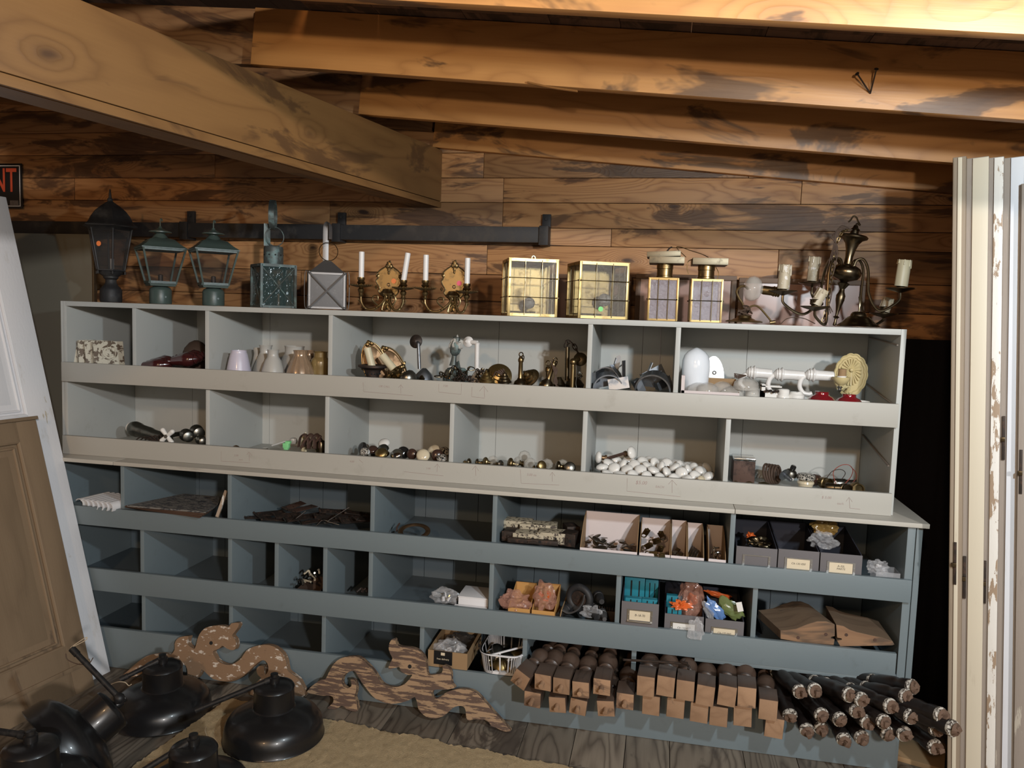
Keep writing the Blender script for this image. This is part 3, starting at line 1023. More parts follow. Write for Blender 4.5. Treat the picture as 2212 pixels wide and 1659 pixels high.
def lean_frame(corner, run, H_):
    zax = (Vector((0, 0, 1)) * math.sqrt(max(H_ ** 2 - run ** 2, .01)) + ndir * run).normalized()
    xax = wdir
    yax = zax.cross(xax).normalized()
    m = Matrix((xax, yax, zax)).transposed().to_4x4()
    m.translation = corner
    return m                                  # local y = thickness, away from the viewer


def panel_door(m, W, H_, T, mat, stile, rails, name, label, cat='door'):
    t_ = thing(name, label, cat, mat=m)
    sgn = 1 if (m.to_3x3() @ Vector((0, 1, 0))).x < 0 else -1
    y0, y1 = (0, T) if sgn > 0 else (-T, 0)
    fy = 0
    bb = MB()
    bb.box(0, stile, y0, y1, 0, H_, None, .003)
    bb.build('stile', mat, t_)
    bb = MB()
    bb.box(W - stile, W, y0, y1, 0, H_, None, .003)
    bb.build('stile', mat, t_)
    for (za, zb_) in rails:
        bb = MB()
        bb.box(stile + .0005, W - stile - .0005, y0, y1, za, zb_, None, .002)
        bb.build('rail', mat, t_)
    k = 0
    for (r0, r1) in zip(rails, rails[1:]):
        za, zb_ = r0[1], r1[0]
        d = .016 * sgn
        bb = MB()
        x0_, x1_ = stile, W - stile
        bb.box(x0_, x1_, min(d, d + .012 * sgn), max(d, d + .012 * sgn), za, zb_)
        # raised field
        i1, i2 = .055, .085
        ya, yb2 = d, d - .011 * sgn
        A = [(x0_ + i1, ya, za + i1), (x1_ - i1, ya, za + i1), (x1_ - i1, ya, zb_ - i1), (x0_ + i1, ya, zb_ - i1)]
        Bq = [(x0_ + i2, yb2, za + i2), (x1_ - i2, yb2, za + i2), (x1_ - i2, yb2, zb_ - i2), (x0_ + i2, yb2, zb_ - i2)]
        bb._add(A + Bq, [(4, 5, 6, 7), (0, 1, 5, 4), (1, 2, 6, 5), (2, 3, 7, 6), (3, 0, 4, 7), (3, 2, 1, 0)])
        bb.build('raised_panel', mat, t_)
        bb = MB()
        for q0, q1 in (((x0_, za), (x1_, za)), ((x1_, za), (x1_, zb_)), ((x1_, zb_), (x0_, zb_)), ((x0_, zb_), (x0_, za))):
            a_, c_ = Vector((q0[0], d * .55, q0[1])), Vector((q1[0], d * .55, q1[1]))
            bb.cyl(a_, c_, .009, seg=8)
            mid = Vector(((x0_ + x1_) / 2, d, (za + zb_) / 2))
            off = .024
            sx_ = lambda v: Vector((v.x + (off if v.x < mid.x else -off), d * .95, v.z + (off if v.z < mid.z else -off)))
            bb.cyl(sx_(a_), sx_(c_), .006, seg=8)
        bb.build('moulding', mat, t_)
    return t_


wc = Vector((.335, -.136, .0))
wt_run, wt_z = .585, 2.12
mW = lean_frame(wc, wt_run, math.hypot(wt_run, wt_z))
panel_door(mW, .80, math.hypot(wt_run, wt_z), .035, 'white_door', .125, [(0, .24), (1.02, 1.20), (2.08, 2.23)], 'white_door', 'chipped white panelled door leaning left beside the shelves')
bc = Vector((.362, -.268, .0))
mB_ = lean_frame(bc, .318, 1.185)
o = panel_door(mB_, .62, 1.185, .024, 'brown_door', .095, [(0, .21), (1.10, 1.185)], 'cabinet_door', 'brown stripped-wood panel door leaning on the white door')
b = MB()
b.box(-.004, .625, -.03, .012, 1.185, 1.20, None, .003)
b.build('top_ledge', 'brown_door', o)
b = MB()
b.box(.0, .62, -.012, .006, .10, .118, None, .003)
b.build('bottom_bead', 'brown_door', o)
# ================================================================== ON THE TOP SHELF
ST = 1.661


def at(px, py, Y, Z):
    return Vector((P(px, py, Y).x, Y, Z)), K(px, py, Y)


def sc(prof, k):
    return [(r * k, z * k) for r, z in prof]


def sticker(par, loc, r, mat):
    bb = MB()
    bb.cyl(loc, Vector(loc) + Vector((0, -.0012, 0)), r, seg=18)
    return bb.build('price_sticker', mat, par)


# 1 black hexagonal post lantern
lo, k = at(240, 645, .20, ST)
t = thing('post_lantern', 'large black hexagonal post lantern with an orange sticker', 'lantern', lo)
b = MB()
b.lathe(sc([(21, 0), (22, 3), (22, 26), (19, 31), (14, 36), (11, 42), (11, 48), (15, 52), (15, 55), (22, 60), (26, 66)], k), 24)
b.build('post_fitter', 'lamp_black', t)
b = MB()
b.lathe(sc([(27, 65), (31, 67), (31, 70), (28, 70)], k), 6, phase=.25)
for j in range(6):
    a = PI / 3 * j + .25
    b.cyl((30 * k * math.cos(a), 30 * k * math.sin(a), 60 * k), (30 * k * math.cos(a), 30 * k * math.sin(a), 66 * k), 2 * k, seg=8)
    b.tube([(29 * k * math.cos(a), 29 * k * math.sin(a), 68 * k), (45 * k * math.cos(a), 45 * k * math.sin(a), 156 * k)], 2.0 * k, 6, 0)
b.build('cage', 'lamp_black', t)
b = MB()
b.lathe(sc([(28, 69), (43.5, 155)], k), 6, phase=.25, caps=False)
b.build('glass_panes', 'glass_dark', t)
b = MB()
b.lathe(sc([(44, 153), (50, 158), (57, 160), (58, 162), (54, 166), (48, 170), (42, 182), (33, 194), (22, 203), (12, 210), (6, 214), (5, 218)], k), 6, phase=.25)
b.lathe(sc([(5, 216), (6, 219), (3, 222), (2.6, 230), (1.4, 240)], k), 10)
b.build('roof', 'lamp_black', t)
b = MB()
b.lathe(sc([(4, 68), (4, 92), (3.6, 92.5)], k), 12, TR(8 * k, -6 * k, 0))
b.build('candle_socket', 'candle_white', t)
sticker(t, (1 * k, -37 * k, 122 * k), 5.4 * k, 'stk_orange')

# 2, 3 green square post lanterns
def green_lantern(px, py, rz, label, finial=182):
    lo, k = at(px, py, .17, ST)
    t = thing('post_lantern', label, 'lantern', lo, rz, 'pair of green post lanterns')
    b = MB()
    b.lathe(sc([(22, 0), (22.5, 2), (22.5, 29), (20, 34), (15, 37), (12, 38), (12, 41)], k), 28)
    b.cyl((5 * k, -22 * k, 15 * k), (5 * k, -24 * k, 15 * k), 2.2 * k, seg=8)
    b.build('post_fitter', 'lamp_green', t)
    b = MB()
    b.frustum4(25 * k, 26 * k, 38 * k, 43 * k)
    for sx in (-1, 1):
        for sy in (-1, 1):
            b.tube([(25 * k * sx, 25 * k * sy, 42 * k), (42 * k * sx, 42 * k * sy, 117 * k)], 2.6 * k, 4, 0)
    for s_ in range(4):
        m = TR(rz=s_ * PI / 2)
        b.cbox(0, -27 * k, 46 * k, 50 * k, 3 * k, 5 * k, m)
        b.cbox(0, -41 * k, 115 * k, 82 * k, 3 * k, 4 * k, m)
    b.build('cage', 'lamp_green', t)
    b = MB()
    b.frustum4(24.5 * k, 41 * k, 43 * k, 117 * k)
    b.build('glass_panes', 'glass_clear', t)
    b = MB()
    b.lathe(sc([(40 * 1.414, 116), (45 * 1.414, 117), (45 * 1.414, 119), (34 * 1.414, 127), (24 * 1.414, 137), (15, 142)], k), 4, phase=PI / 4)
    b.lathe(sc([(24, 135), (17, 140), (12, 146), (9, 149), (9, 151)], k), 20)
    b.lathe(sc([(8, 149), (23, 152), (23, 154), (13, 157), (4, 162), (3, 165)], k), 24)
    b.tube([(0, 0, 160 * k), (0, 0, 176 * k), (1 * k, 0, (finial - 1) * k), (3 * k, 0, (finial - 2) * k), (3.5 * k, 0, (finial - 6) * k)], 1.5 * k, 8, 4)
    b.build('roof', 'lamp_green', t)
    b = MB()
    b.lathe(sc([(5, 40), (5, 62), (3, 63)], k), 12)
    b.build('bulb_socket', 'dark_iron', t)
    return t


green_lantern(347, 651, R(47), 'green square post lantern with chipped corners, next to the big black lantern')
green_lantern(461, 655, R(43), 'green square post lantern, right one of the green pair')

# 4 verdigris lantern
lo, k = at(590, 658, .18, ST)
t = thing('ring_lantern', 'verdigris copper box lantern with a tall ring handle', 'lantern', lo, R(45))
b = MB()
a = 36 * k
H = 90 * k
for sx in (-1, 1):
    for sy in (-1, 1):
        b.cbox(a * sx, a * sy, H / 2, 5 * k, 5 * k, H)
for z in (2 * k, H - 2 * k):
    for s_ in range(4):
        b.cbox(0, -a, z, 72 * k, 5 * k, 4.5 * k, TR(rz=s_ * PI / 2))
b.cbox(0, 0, 1.5 * k, 72 * k, 72 * k, 3 * k)
b.cbox(0, 0, H, 76 * k, 76 * k, 3 * k)
b.build('frame', 'verdigris', t)
b = MB()
for s_ in range(4):
    m = TR(rz=s_ * PI / 2)
    b.tube([m @ Vector((-a, -a, 3 * k)), m @ Vector((a, -a, H - 3 * k))], 1.1 * k, 6, 0)
    b.tube([m @ Vector((-a, -a, H - 3 * k)), m @ Vector((a, -a, 3 * k))], 1.1 * k, 6, 0)
b.build('crossed_wires', 'verdigris', t)
b = MB()
for s_ in range(4):
    b.cbox(0, -a + 2 * k, H / 2, 66 * k, .6 * k, H - 8 * k, TR(rz=s_ * PI / 2))
b.build('glass_panes', 'glass_aqua', t)
b = MB()
b.lathe(sc([(20, 90), (20.5, 92), (20.5, 126), (19, 130), (10, 132)], k), 28)
b.build('chimney', 'verdigris', t)
b = MB()
for j in range(10):
    an = 2 * PI * j / 10 + .2
    c = Vector((20.3 * k * math.cos(an), 20.3 * k * math.sin(an), 112 * k))
    b.cyl(c, c * 1.0 + Vector((math.cos(an), math.sin(an), 0)) * .5 * k, 1.8 * k, seg=8)
b.build('vent_holes', 'gap_dark', t)
b = MB()
b.tube([(-13 * k, 3 * k, 131 * k), (-13 * k, 3 * k, 160 * k), (-13 * k, 3 * k, 178 * k)], 1, 4, 2, flat=(7 * k, 1.2 * k))
b.ring((0, 0, 0), 31 * k, 1, TR(-1 * k, 3 * k, 197 * k, rz=R(-24)) @ Matrix.Rotation(PI / 2, 4, 'Y'), 40, 4, flat=(1.0 * k, 8 * k))
b.build('strap_handle', 'verdigris', t)
b = MB()
b.ring((0, 0, 0), 20 * k, 1.0 * k, TR(2 * k, -4 * k, 151 * k, rx=PI / 2, rz=R(10)), 36, 6)
b.build('carry_ring', 'verdigris', t)
b = MB()
b.lathe(sc([(5, 3), (5, 30), (3, 32)], k), 12, TR(14 * k, 8 * k, 0))
b.lathe(sc([(2, 32), (10, 44), (11, 56), (7, 68), (1, 72)], k), 14, TR(14 * k, 8 * k, 0))
b.build('bulb', 'copper_plate', t)

# 5 pewter lantern
lo, k = at(706, 664, .16, ST)
t = thing('ring_lantern', 'grey pewter box lantern with crossed bars and pyramid top', 'lantern', lo, R(24))
a, H = 36 * k, 76 * k
b = MB()
for sx in (-1, 1):
    for sy in (-1, 1):
        b.cbox(a * sx, a * sy, H / 2, 4 * k, 4 * k, H)
for z in (2 * k, H - 2 * k):
    for s_ in range(4):
        b.cbox(0, -a, z, 72 * k, 4 * k, 4 * k, TR(rz=s_ * PI / 2))
b.build('frame', 'pewter', t)
b = MB()
for s_ in range(4):
    m = TR(rz=s_ * PI / 2)
    b.tube([m @ Vector((-a, -a - 3 * k, 1 * k)), m @ Vector((a, -a - 3 * k, H - 1 * k))], 1, 6, 0, flat=(2.2 * k, 2.8 * k))
    b.tube([m @ Vector((-a, -a - 3 * k, H - 1 * k)), m @ Vector((a, -a - 3 * k, 1 * k))], 1, 6, 0, flat=(2.2 * k, 2.8 * k))
b.build('crossed_bars', 'pewter', t)
b = MB()
for sx in (-1, 1):
    for z in (0, H):
        b.blob(3 * k, 3 * k, 3 * k, TR(a * sx, -a - 4 * k, z + (2 * k if z == 0 else 0)), sub=2, amp=0)
for sx in (-1, 1):
    b.tube([(sx * a, -a, H - 2 * k), (sx * (a + 9 * k), -a - 2 * k, H - 3 * k), (sx * (a + 9 * k), -a, 5 * k), (sx * a, -a, 2 * k)], .9 * k, 6, 4)
b.build('wire_guard', 'pewter', t)
b = MB()
b.box(-a + 2 * k, a - 2 * k, -a + 1 * k, -a + 2 * k, 3 * k, H - 3 * k)
b.box(-a + 2 * k, a - 2 * k, a - 2 * k, a - 1 * k, 3 * k, H - 3 * k)
b.box(-a + 1 * k, -a + 2 * k, -a + 2 * k, a - 2 * k, 3 * k, H - 3 * k)
b.box(a - 2 * k, a - 1 * k, -a + 2 * k, a - 2 * k, 3 * k, H - 3 * k)
b.build('clouded_panes', 'clouded', t)
b = MB()
b.frustum4(37 * k, 7 * k, H, H + 27 * k)
b.build('roof', 'pewter', t)
b = MB()
b.tube([(-4 * k, 4 * k, H + 24 * k), (-4 * k, 4 * k, 166 * k), (-2 * k, 0, 180 * k), (4 * k, -8 * k, 181 * k), (6 * k, -12 * k, 168 * k), (6 * k, -12 * k, 148 * k)], 1, 4, 5, flat=(6 * k, 1 * k))
b.build('strap_handle', 'pewter', t)
b = MB()
b.ring((0, 0, 0), 19.5 * k, .9 * k, TR(2 * k, -8 * k, 122 * k, rx=PI / 2, rz=R(5)), 36, 6)
b.build('carry_ring', 'bronze', t)

# brass double sconces
def sconce(px, py, label, L_, R_, stk, plate_top, tilt):
    """L_, R_ = (pan dx, pan z, candle top z) in px from base centre"""
    lo, k = at(px, py, .17, ST)
    t = thing('candle_sconce', label, 'sconce', lo, R(8), 'pair of brass two-arm sconces')
    # shield back plate
    pts = []
    sh = [(0, .0), (.10, .02), (.28, .10), (.38, .22), (.33, .30), (.42, .40), (.48, .52), (.40, .60), (.47, .68), (.36, .80), (.26, .86), (.14, .92), (.08, .98), (0, 1.0)]
    hp = plate_top - 28
    poly = [(x * 58 * k, (28 + z * hp) * k) for x, z in sh] + [(-x * 58 * k, (28 + z * hp) * k) for x, z in sh[-2:0:-1]]
    b = MB()
    b.prism(poly, 4 * k, 7 * k)
    pin = [(x * .80, (28 + hp * .5) * k + (z - (28 + hp * .5) * k) * .82) for x, z in poly]
    b.prism(pin, 2.4 * k, 5 * k)
    b.build('back_plate', 'brass', t)
    b = MB()
    b.tube([(x, 3.4 * k, z) for x, z in poly] + [(poly[0][0], 3.4 * k, poly[0][1])], 1.5 * k, 6, 2)
    for (dx, dz, s_) in ((0, plate_top + 1, 5), (-4, plate_top - 4, 4), (4, plate_top - 4, 4), (0, plate_top - 11, 4), (0, plate_top - 18, 3), (-24, plate_top - 26, 3.4), (24, plate_top - 26, 3.4), (-27, 52, 3), (27, 52, 3)):
        b.blob(s_ * k, 2.2 * k, s_ * 1.3 * k, TR(dx * k, 2.0 * k, dz * k), seed=dx, amp=.4, sub=2, base=False)
    b.build('rim_ornament', 'brass', t)
    b = MB()
    b.lathe(sc([(5, 0), (14, 2), (15, 5), (10, 10), (8, 14), (4, 15)], k), 20, TR(-2 * k, -6 * k, 34 * k), rib=.07, ribn=10)
    b.build('centre_boss', 'brass', t)
    sticker(t, (11 * k, 2.0 * k, 66 * k), 5.4 * k, stk)
    b = MB()
    b.ring((0, 0, 0), 3 * k, 1.2 * k, TR(0, 2.2 * k, 58 * k, rx=PI / 2), 16, 6)
    b.build('screw_hole', 'copper_plate', t)
    for i, (dx, pz, cz) in enumerate((L_, R_)):
        s_ = -1 if dx < 0 else 1
        ax = abs(dx)
        b = MB()
        b.tube([(s_ * 4 * k, -8 * k, 36 * k), (s_ * 7 * k, -14 * k, 22 * k), (s_ * ax * .45 * k, -20 * k, 5 * k), (s_ * ax * .78 * k, -20 * k, 5 * k), (s_ * ax * .97 * k, -18 * k, 18 * k), (s_ * ax * k, -18 * k, (pz - 20) * k)], lambda q: 2.9 * k * (1.1 - .3 * q), 8, 6)
        b.tube([(s_ * ax * .30 * k, -17 * k, 10 * k), (s_ * ax * .55 * k, -18 * k, 24 * k), (s_ * ax * .48 * k, -18 * k, 33 * k), (s_ * ax * .34 * k, -18 * k, 32 * k), (s_ * ax * .34 * k, -18 * k, 24 * k), (s_ * ax * .43 * k, -18 * k, 23 * k)], lambda q: 1.7 * k * (1.2 - .6 * q), 6, 6)
        b.tube([(s_ * ax * .97 * k, -18 * k, 17 * k), (s_ * (ax + 5) * k, -18 * k, 22 * k), (s_ * (ax + 6) * k, -18 * k, 26 * k)], lambda q: 1.8 * k * (1.1 - .8 * q), 6, 4)
        for q in range(7):
            f_ = .3 + q * .1
            b.blob(2.2 * k, 2.2 * k, 2.2 * k, TR(s_ * ax * f_ * k, -21 * k, (9 - 5 * math.sin(q * .5)) * k), seed=q, sub=1, amp=.3, base=False)
        b.build('arm', 'brass', t)
        b = MB()
        m = TR(dx * k, -18 * k, 0)
        b.lathe(sc([(3, pz - 22), (5, pz - 18), (3.5, pz - 14), (6, pz - 11), (7, pz - 7), (4, pz - 3), (10, pz - 2), (22, pz + 1), (23.5, pz + 3), (20, pz + 2), (8, pz + 2), (6, pz + 4), (9, pz + 8), (6.5, pz + 12), (8, pz + 15), (8, pz + 19), (5, pz + 19)], k), 28, m)
        for q in range(26):
            an = 2 * PI * q / 26
            b.blob(1.5 * k, 1.5 * k, 1.5 * k, m @ TR(23 * k * math.cos(an), 23 * k * math.sin(an), (pz + 3) * k), sub=1, amp=0, base=False)
        b.build('drip_pan', 'brass', t)
        b = MB()
        tl = tilt if s_ > 0 else 0
        b.lathe(sc([(5.8, 0), (5.9, cz - pz - 19), (5.2, cz - pz - 18.4)], k), 18, m @ TR(0, 0, (pz + 17.5) * k, ry=tl))
        b.build('candle_sleeve', 'candle_white', t)
    b = MB()
    for sx in (-1, 1):
        b.tube([(sx * 2 * k, -9 * k, 33 * k), (sx * 8 * k, -16 * k, 12 * k), (sx * 9 * k, -18 * k, 3 * k), (sx * 4 * k, -18 * k, 1.5 * k)], lambda q: 2.3 * k * (1 - .4 * q), 6, 5)
    b.blob(6 * k, 5 * k, 10 * k, TR(0, -10 * k, 15 * k), seed=3, amp=.5, base=False)
    b.build('pendant_drop', 'brass', t)
    return t


sconce(838, 673, 'brass two-arm candle sconce with orange sticker and one tilted candle', (-55, 52, 126), (36, 49, 127), 'stk_orange', 102, R(8))
sconce(979, 679, 'brass two-arm candle sconce with pink sticker and two upright candles', (-59, 50, 124), (30, 46, 120), 'stk_pink', 108, 0)

# square brass grid lamps
def grid_lamp(px, py, Y, W, H, rz, label, bulb, stk=None, loop=False, nm='box_lamp', vg=2, hg=(1 / 3, 2 / 3), gl='glass_seed', D=None, inner=True, fr='brass_bright', group=None, neck=None):
    lo, k = at(px, py, Y, ST)
    t = thing(nm, label, 'lamp', lo, rz, group)
    w2, h = W / 2 * k, H * k
    d2 = (D or W) / 2 * k
    e = 5.6 * k if W > 80 else 4.0 * k
    b = MB()
    for sx in (-1, 1):
        for sy in (-1, 1):
            b.cbox((w2 - e / 2) * sx, (d2 - e / 2) * sy, h / 2, e, e, h, None, .0006)
    for z in (e / 2, h - e / 2):
        for sy in (-1, 1):
            b.cbox(0, (d2 - e / 2) * sy, z, 2 * w2 - 2 * e, e, e)
        for sx in (-1, 1):
            b.cbox((w2 - e / 2) * sx, 0, z, e, 2 * d2 - 2 * e, e)
    b.cbox(0, 0, h + .4 * k, 2 * w2, 2 * d2, .8 * k)
    b.build('frame', fr, t)
    b = MB()
    for s_ in (0, 1, 3):
        m = TR(rz=s_ * PI / 2)
        ww, dd = (w2, d2) if s_ % 2 == 0 else (d2, w2)
        for i in range(vg):
            x = -ww + 2 * ww * (i + 1) / (vg + 1)
            b.cyl(m @ Vector((x, -dd - .8 * k, 2 * k)), m @ Vector((x, -dd - .8 * k, h - 2 * k)), .9 * k, seg=6)
        for fz in hg:
            b.cyl(m @ Vector((-ww + 3 * k, -dd - 1.6 * k, h * fz)), m @ Vector((ww - 3 * k, -dd - 1.6 * k, h * fz)), .9 * k, seg=6)
            for q in (-1, 1):
                b.blob(1.9 * k, 1.9 * k, 1.9 * k, m @ TR(q * (ww - 3 * k), -dd - 1.6 * k, h * fz), sub=1, amp=0, base=False)
    b.build('wire_grid', 'bronze', t)
    b = MB()
    for s_ in (0, 1, 3):
        ww, dd = (w2, d2) if s_ % 2 == 0 else (d2, w2)
        b.cbox(0, -dd + e * .6, h / 2, 2 * ww - 2 * e, .8 * k, h - 2 * e, TR(rz=s_ * PI / 2))
    b.build('glass_panes', gl, t)
    b = MB()
    b.cbox(0, d2 - e * .5, h / 2, 2 * w2 - 2 * e, .8 * k, h - 2 * e)
    if inner:
        b.cbox(-w2 * .15, d2 * .55, h * .5, w2 * 1.35, 1.2 * k, h * .82)
    b.build('reflector', 'brass_bright' if inner else 'zinc', t)
    if bulb:
        b = MB()
        m = TR(bulb[0] * k, -d2 * .1, bulb[1] * k, rx=R(80))
        b.lathe(sc([(6, -22), (7, -16), (8, -13), (12, -6), (14, 2), (12, 10), (7, 15), (1, 17)], k * bulb[2]), 18, m)
        b.build('bulb', 'frosted', t)
    if stk:
        sticker(t, (stk[0] * k, -d2 - .6 * k, stk[1] * k), 5.4 * k, 'stk_green')
    if loop:
        b = MB()
        b.tube([(-3 * k, -d2 * .8, h - 4 * k), (-3 * k, -d2 * .8, h + 5 * k), (1 * k, -d2 * .8, h + 7 * k), (4 * k, -d2 * .8, h + 3 * k), (3 * k, -d2 * .8, h - 3 * k)], 1, 4, 4, flat=(2.2 * k, .6 * k))
        b.build('loop', 'bronze', t)
    if neck:
        b = MB()
        b.lathe(sc([(neck[0] * .9, 0), (neck[0], 2), (neck[0], 5), (neck[0] * .95, 6), (neck[0] * .95, 19), (neck[0], 20), (neck[0], 30)], k), 24, TR(neck[1] * k, 0, h + 1 * k))
        b.build('neck', 'brass', t)
        b = MB()
        b.cbox(neck[2] * k, 0, h + 38 * k, 73 * k, 66 * k, 14 * k, None, .001)
        b.build('canopy_plate', 'brass_pale', t)
    return t, k


grid_lamp(1141, 683, .13, 106, 119, R(19), 'square brass lamp with glowing seeded glass and top loop, left of the big pair', (0, 28, .9), None, True, group='pair of square brass grid lamps')
grid_lamp(1287, 686, .13, 108, 117, R(21), 'square brass lamp with seeded glass and a green sticker', (15, 40, 1.0), (-6, 20), False, group='pair of square brass grid lamps')
tc, kc = grid_lamp(1430, 690, .10, 63, 90, R(0), 'small brass grid lantern under two canopy plates, the loose one tilted', None, None, False, vg=2, hg=(.5,), gl='glass_violet', inner=False, neck=(17.5, 1, 4), group='pair of small brass grid lanterns', nm='grid_lantern')
td, kd = grid_lamp(1521, 691, .10, 66, 90, R(2), 'small brass grid lantern with a twisted wire above its plate', (2, 60, .45), None, False, vg=2, hg=(.5,), gl='glass_violet', inner=False, neck=(18, -1, 4), group='pair of small brass grid lanterns', nm='grid_lantern')
b = MB()
b.cbox(0, 0, 0, 70 * kc, 62 * kc, 11 * kc, TR(-3 * kc, 0, 141 * kc, ry=R(-3)), .001)
o = b.build('canopy_plate', 'brass_pale')
o.location = tc.location
b = MB()
b.tube([(-30 * kc, -20 * kc, 55 * kc), (28 * kc, -20 * kc, 6 * kc)], .8 * kc, 6, 0)
b.build('loose_wire', 'bronze', tc)
tag(o, 'loose brass canopy plate lying tilted on a small brass lantern', 'canopy plate')
b = MB()
b.tube([P(1482, 556, .08), P(1462, 536, .08), P(1470, 534, .07), P(1490, 541, .06), P(1515, 549, .05), P(1530, 556, .07)], .0016, 6, 6)
b.tube([P(1496, 560, .07), P(1486, 566, .06), P(1484, 580, .06), P(1487, 592, .06)], .0016, 6, 6)
b.tube([P(1545, 575, .07), P(1552, 590, .06), P(1549, 604, .06)], .0014, 6, 6)
o = b.build('lamp_wire', 'brass')
o.parent = td
o.matrix_parent_inverse = (Matrix.Translation(td.location) @ Matrix.Rotation(R(2), 4, 'Z')).inverted()
b = MB()
b.tube([P(1437, 548, .1), P(1446, 537, .1), P(1452, 534, .1)], .0035, 6, 4)
o = b.build('wire_tips', 'dark_iron')
o.parent = tc
o.matrix_parent_inverse = Matrix.Translation(tc.location).inverted()

# small desk/wall light with ribbed glass shade
Yq = .15
lo, k = at(1607, 693, Yq, ST)
t = thing('gooseneck_lamp', 'small brass bracket light with ribbed glass shade and bundled cord', 'lamp', lo)
b = MB()
b.lathe(sc([(38, 0), (39, 2), (34, 4), (26, 4.5), (22, 7), (16, 9), (14, 14), (6, 16)], k), 32)
b.build('base_plate', 'brass', t)
b = MB()
q = lambda x, y: (((x - 1607) * k), -6 * k, (693 - y) * k)
b.tube([q(1606, 680), q(1604, 668), q(1602, 655), q(1592, 640), q(1588, 628), q(1594, 618), q(1603, 616), q(1612, 622)], 2.6 * k, 8, 6)
b.build('curved_arm', 'brass', t)
b = MB()
for j in range(5):
    a0 = j * 1.3
    b.tube([(14 * k * math.cos(a0), 12 * k * math.sin(a0) - 4 * k, (14 + j * 3) * k), (-10 * k * math.cos(a0), -14 * k, (22 + j * 3) * k), (8 * k, 8 * k, (18 + j * 4) * k), (16 * k * math.cos(a0 + 2), -10 * k, (13 + 2 * j) * k)], 2.0 * k, 6, 6)
b.build('bundled_cord', 'wire_brown', t)
b = MB()
b.tube([q(1612, 663), q(1625, 657), q(1637, 661), q(1655, 680), q(1664, 691)], 2.0 * k, 8, 6)
b.cyl(q(1660, 692), q(1671, 690), 4 * k, seg=10)
b.build('lever', 'brass', t)
b = MB()
mm = align(q(1641, 623), q(1612, 620))
b.lathe(sc([(8, 0), (10, 2), (20, 6), (26, 14), (28, 22), (25, 31), (16, 37), (9, 39)], k), 36, mm, rib=.025, ribn=30)
b.build('ribbed_shade', 'clear_dome', t)
b = MB()
b.lathe(sc([(9, -36), (10, -34), (10, -20), (9.5, -19), (9.5, -2), (8, 1), (8, 3)], k), 20, mm)
for z in (-35, -30, -25):
    b.lathe(sc([(10.5, z), (11.5, z + 1.5), (10.5, z + 3)], k), 20, mm)
b.build('lamp_holder', 'brass', t)

# chandelier standing on the shelf
Yc = .17
lo, k = at(1826, 698, Yc, ST)
t = thing('chandelier', 'dark brass colonial chandelier with wax-dripped candles, resting on the top shelf', 'chandelier', lo)
q = lambda x, y, d=0: Vector(((x - 1826) * k, d * k, (698 - y) * k))
ax0, ax1 = q(1804, 697, 0), q(1832, 500, 4)          # spike -> top
m = align(ax0, ax1)
Lx = (ax1 - ax0).length / k
b = MB()
b.lathe(sc([(3, 0), (4, 3), (2.6, 10), (3, 16), (7, 19), (3, 22), (3.5, 30), (6, 44), (9, 56), (9.5, 66), (6, 74), (5, 80), (10, 88), (13, 92), (6, 96)], k), 24, m)
b.build('lower_stem', 'bronze', t)
b = MB()
b.lathe(sc([(6, 95), (14, 99), (26, 104), (31, 111), (32, 118), (28, 126), (18, 132), (10, 134)], k), 32, m)
b.build('arm_body', 'bronze', t)
b = MB()
b.lathe(sc([(9, 132), (8, 140), (8, 150), (10, 165), (14, 178), (20, 186), (29, 190), (30, 193), (27, 196), (12, 198), (9, 200), (8, 206), (11, 208), (6, 212), (4, 218)], k), 32, m)
b.build('trumpet_stem', 'bronze', t)
b = MB()
b.tube([q(1832, 486, 2), q(1836, 478, 2), q(1842, 482, 0), q(1838, 474, 2), q(1833, 465, 0), q(1827, 463, 0), q(1822, 471, 0), q(1818, 475, 0)], 1.7 * k, 8, 5)
b.build('top_hook', 'bronze', t)
arms = [((1689, 630), -30, (1691, 571), 12.5, 0), ((1763, 607), 60, (1765, 546), 12.5, .1), ((1925, 618), -25, (1929, 556), 13, 0), ((1920, 670), 70, (1928, 632), 11, 0), ((1753, 662), -50, (1768, 622), 11, .3)]
body = q(1822, 580)
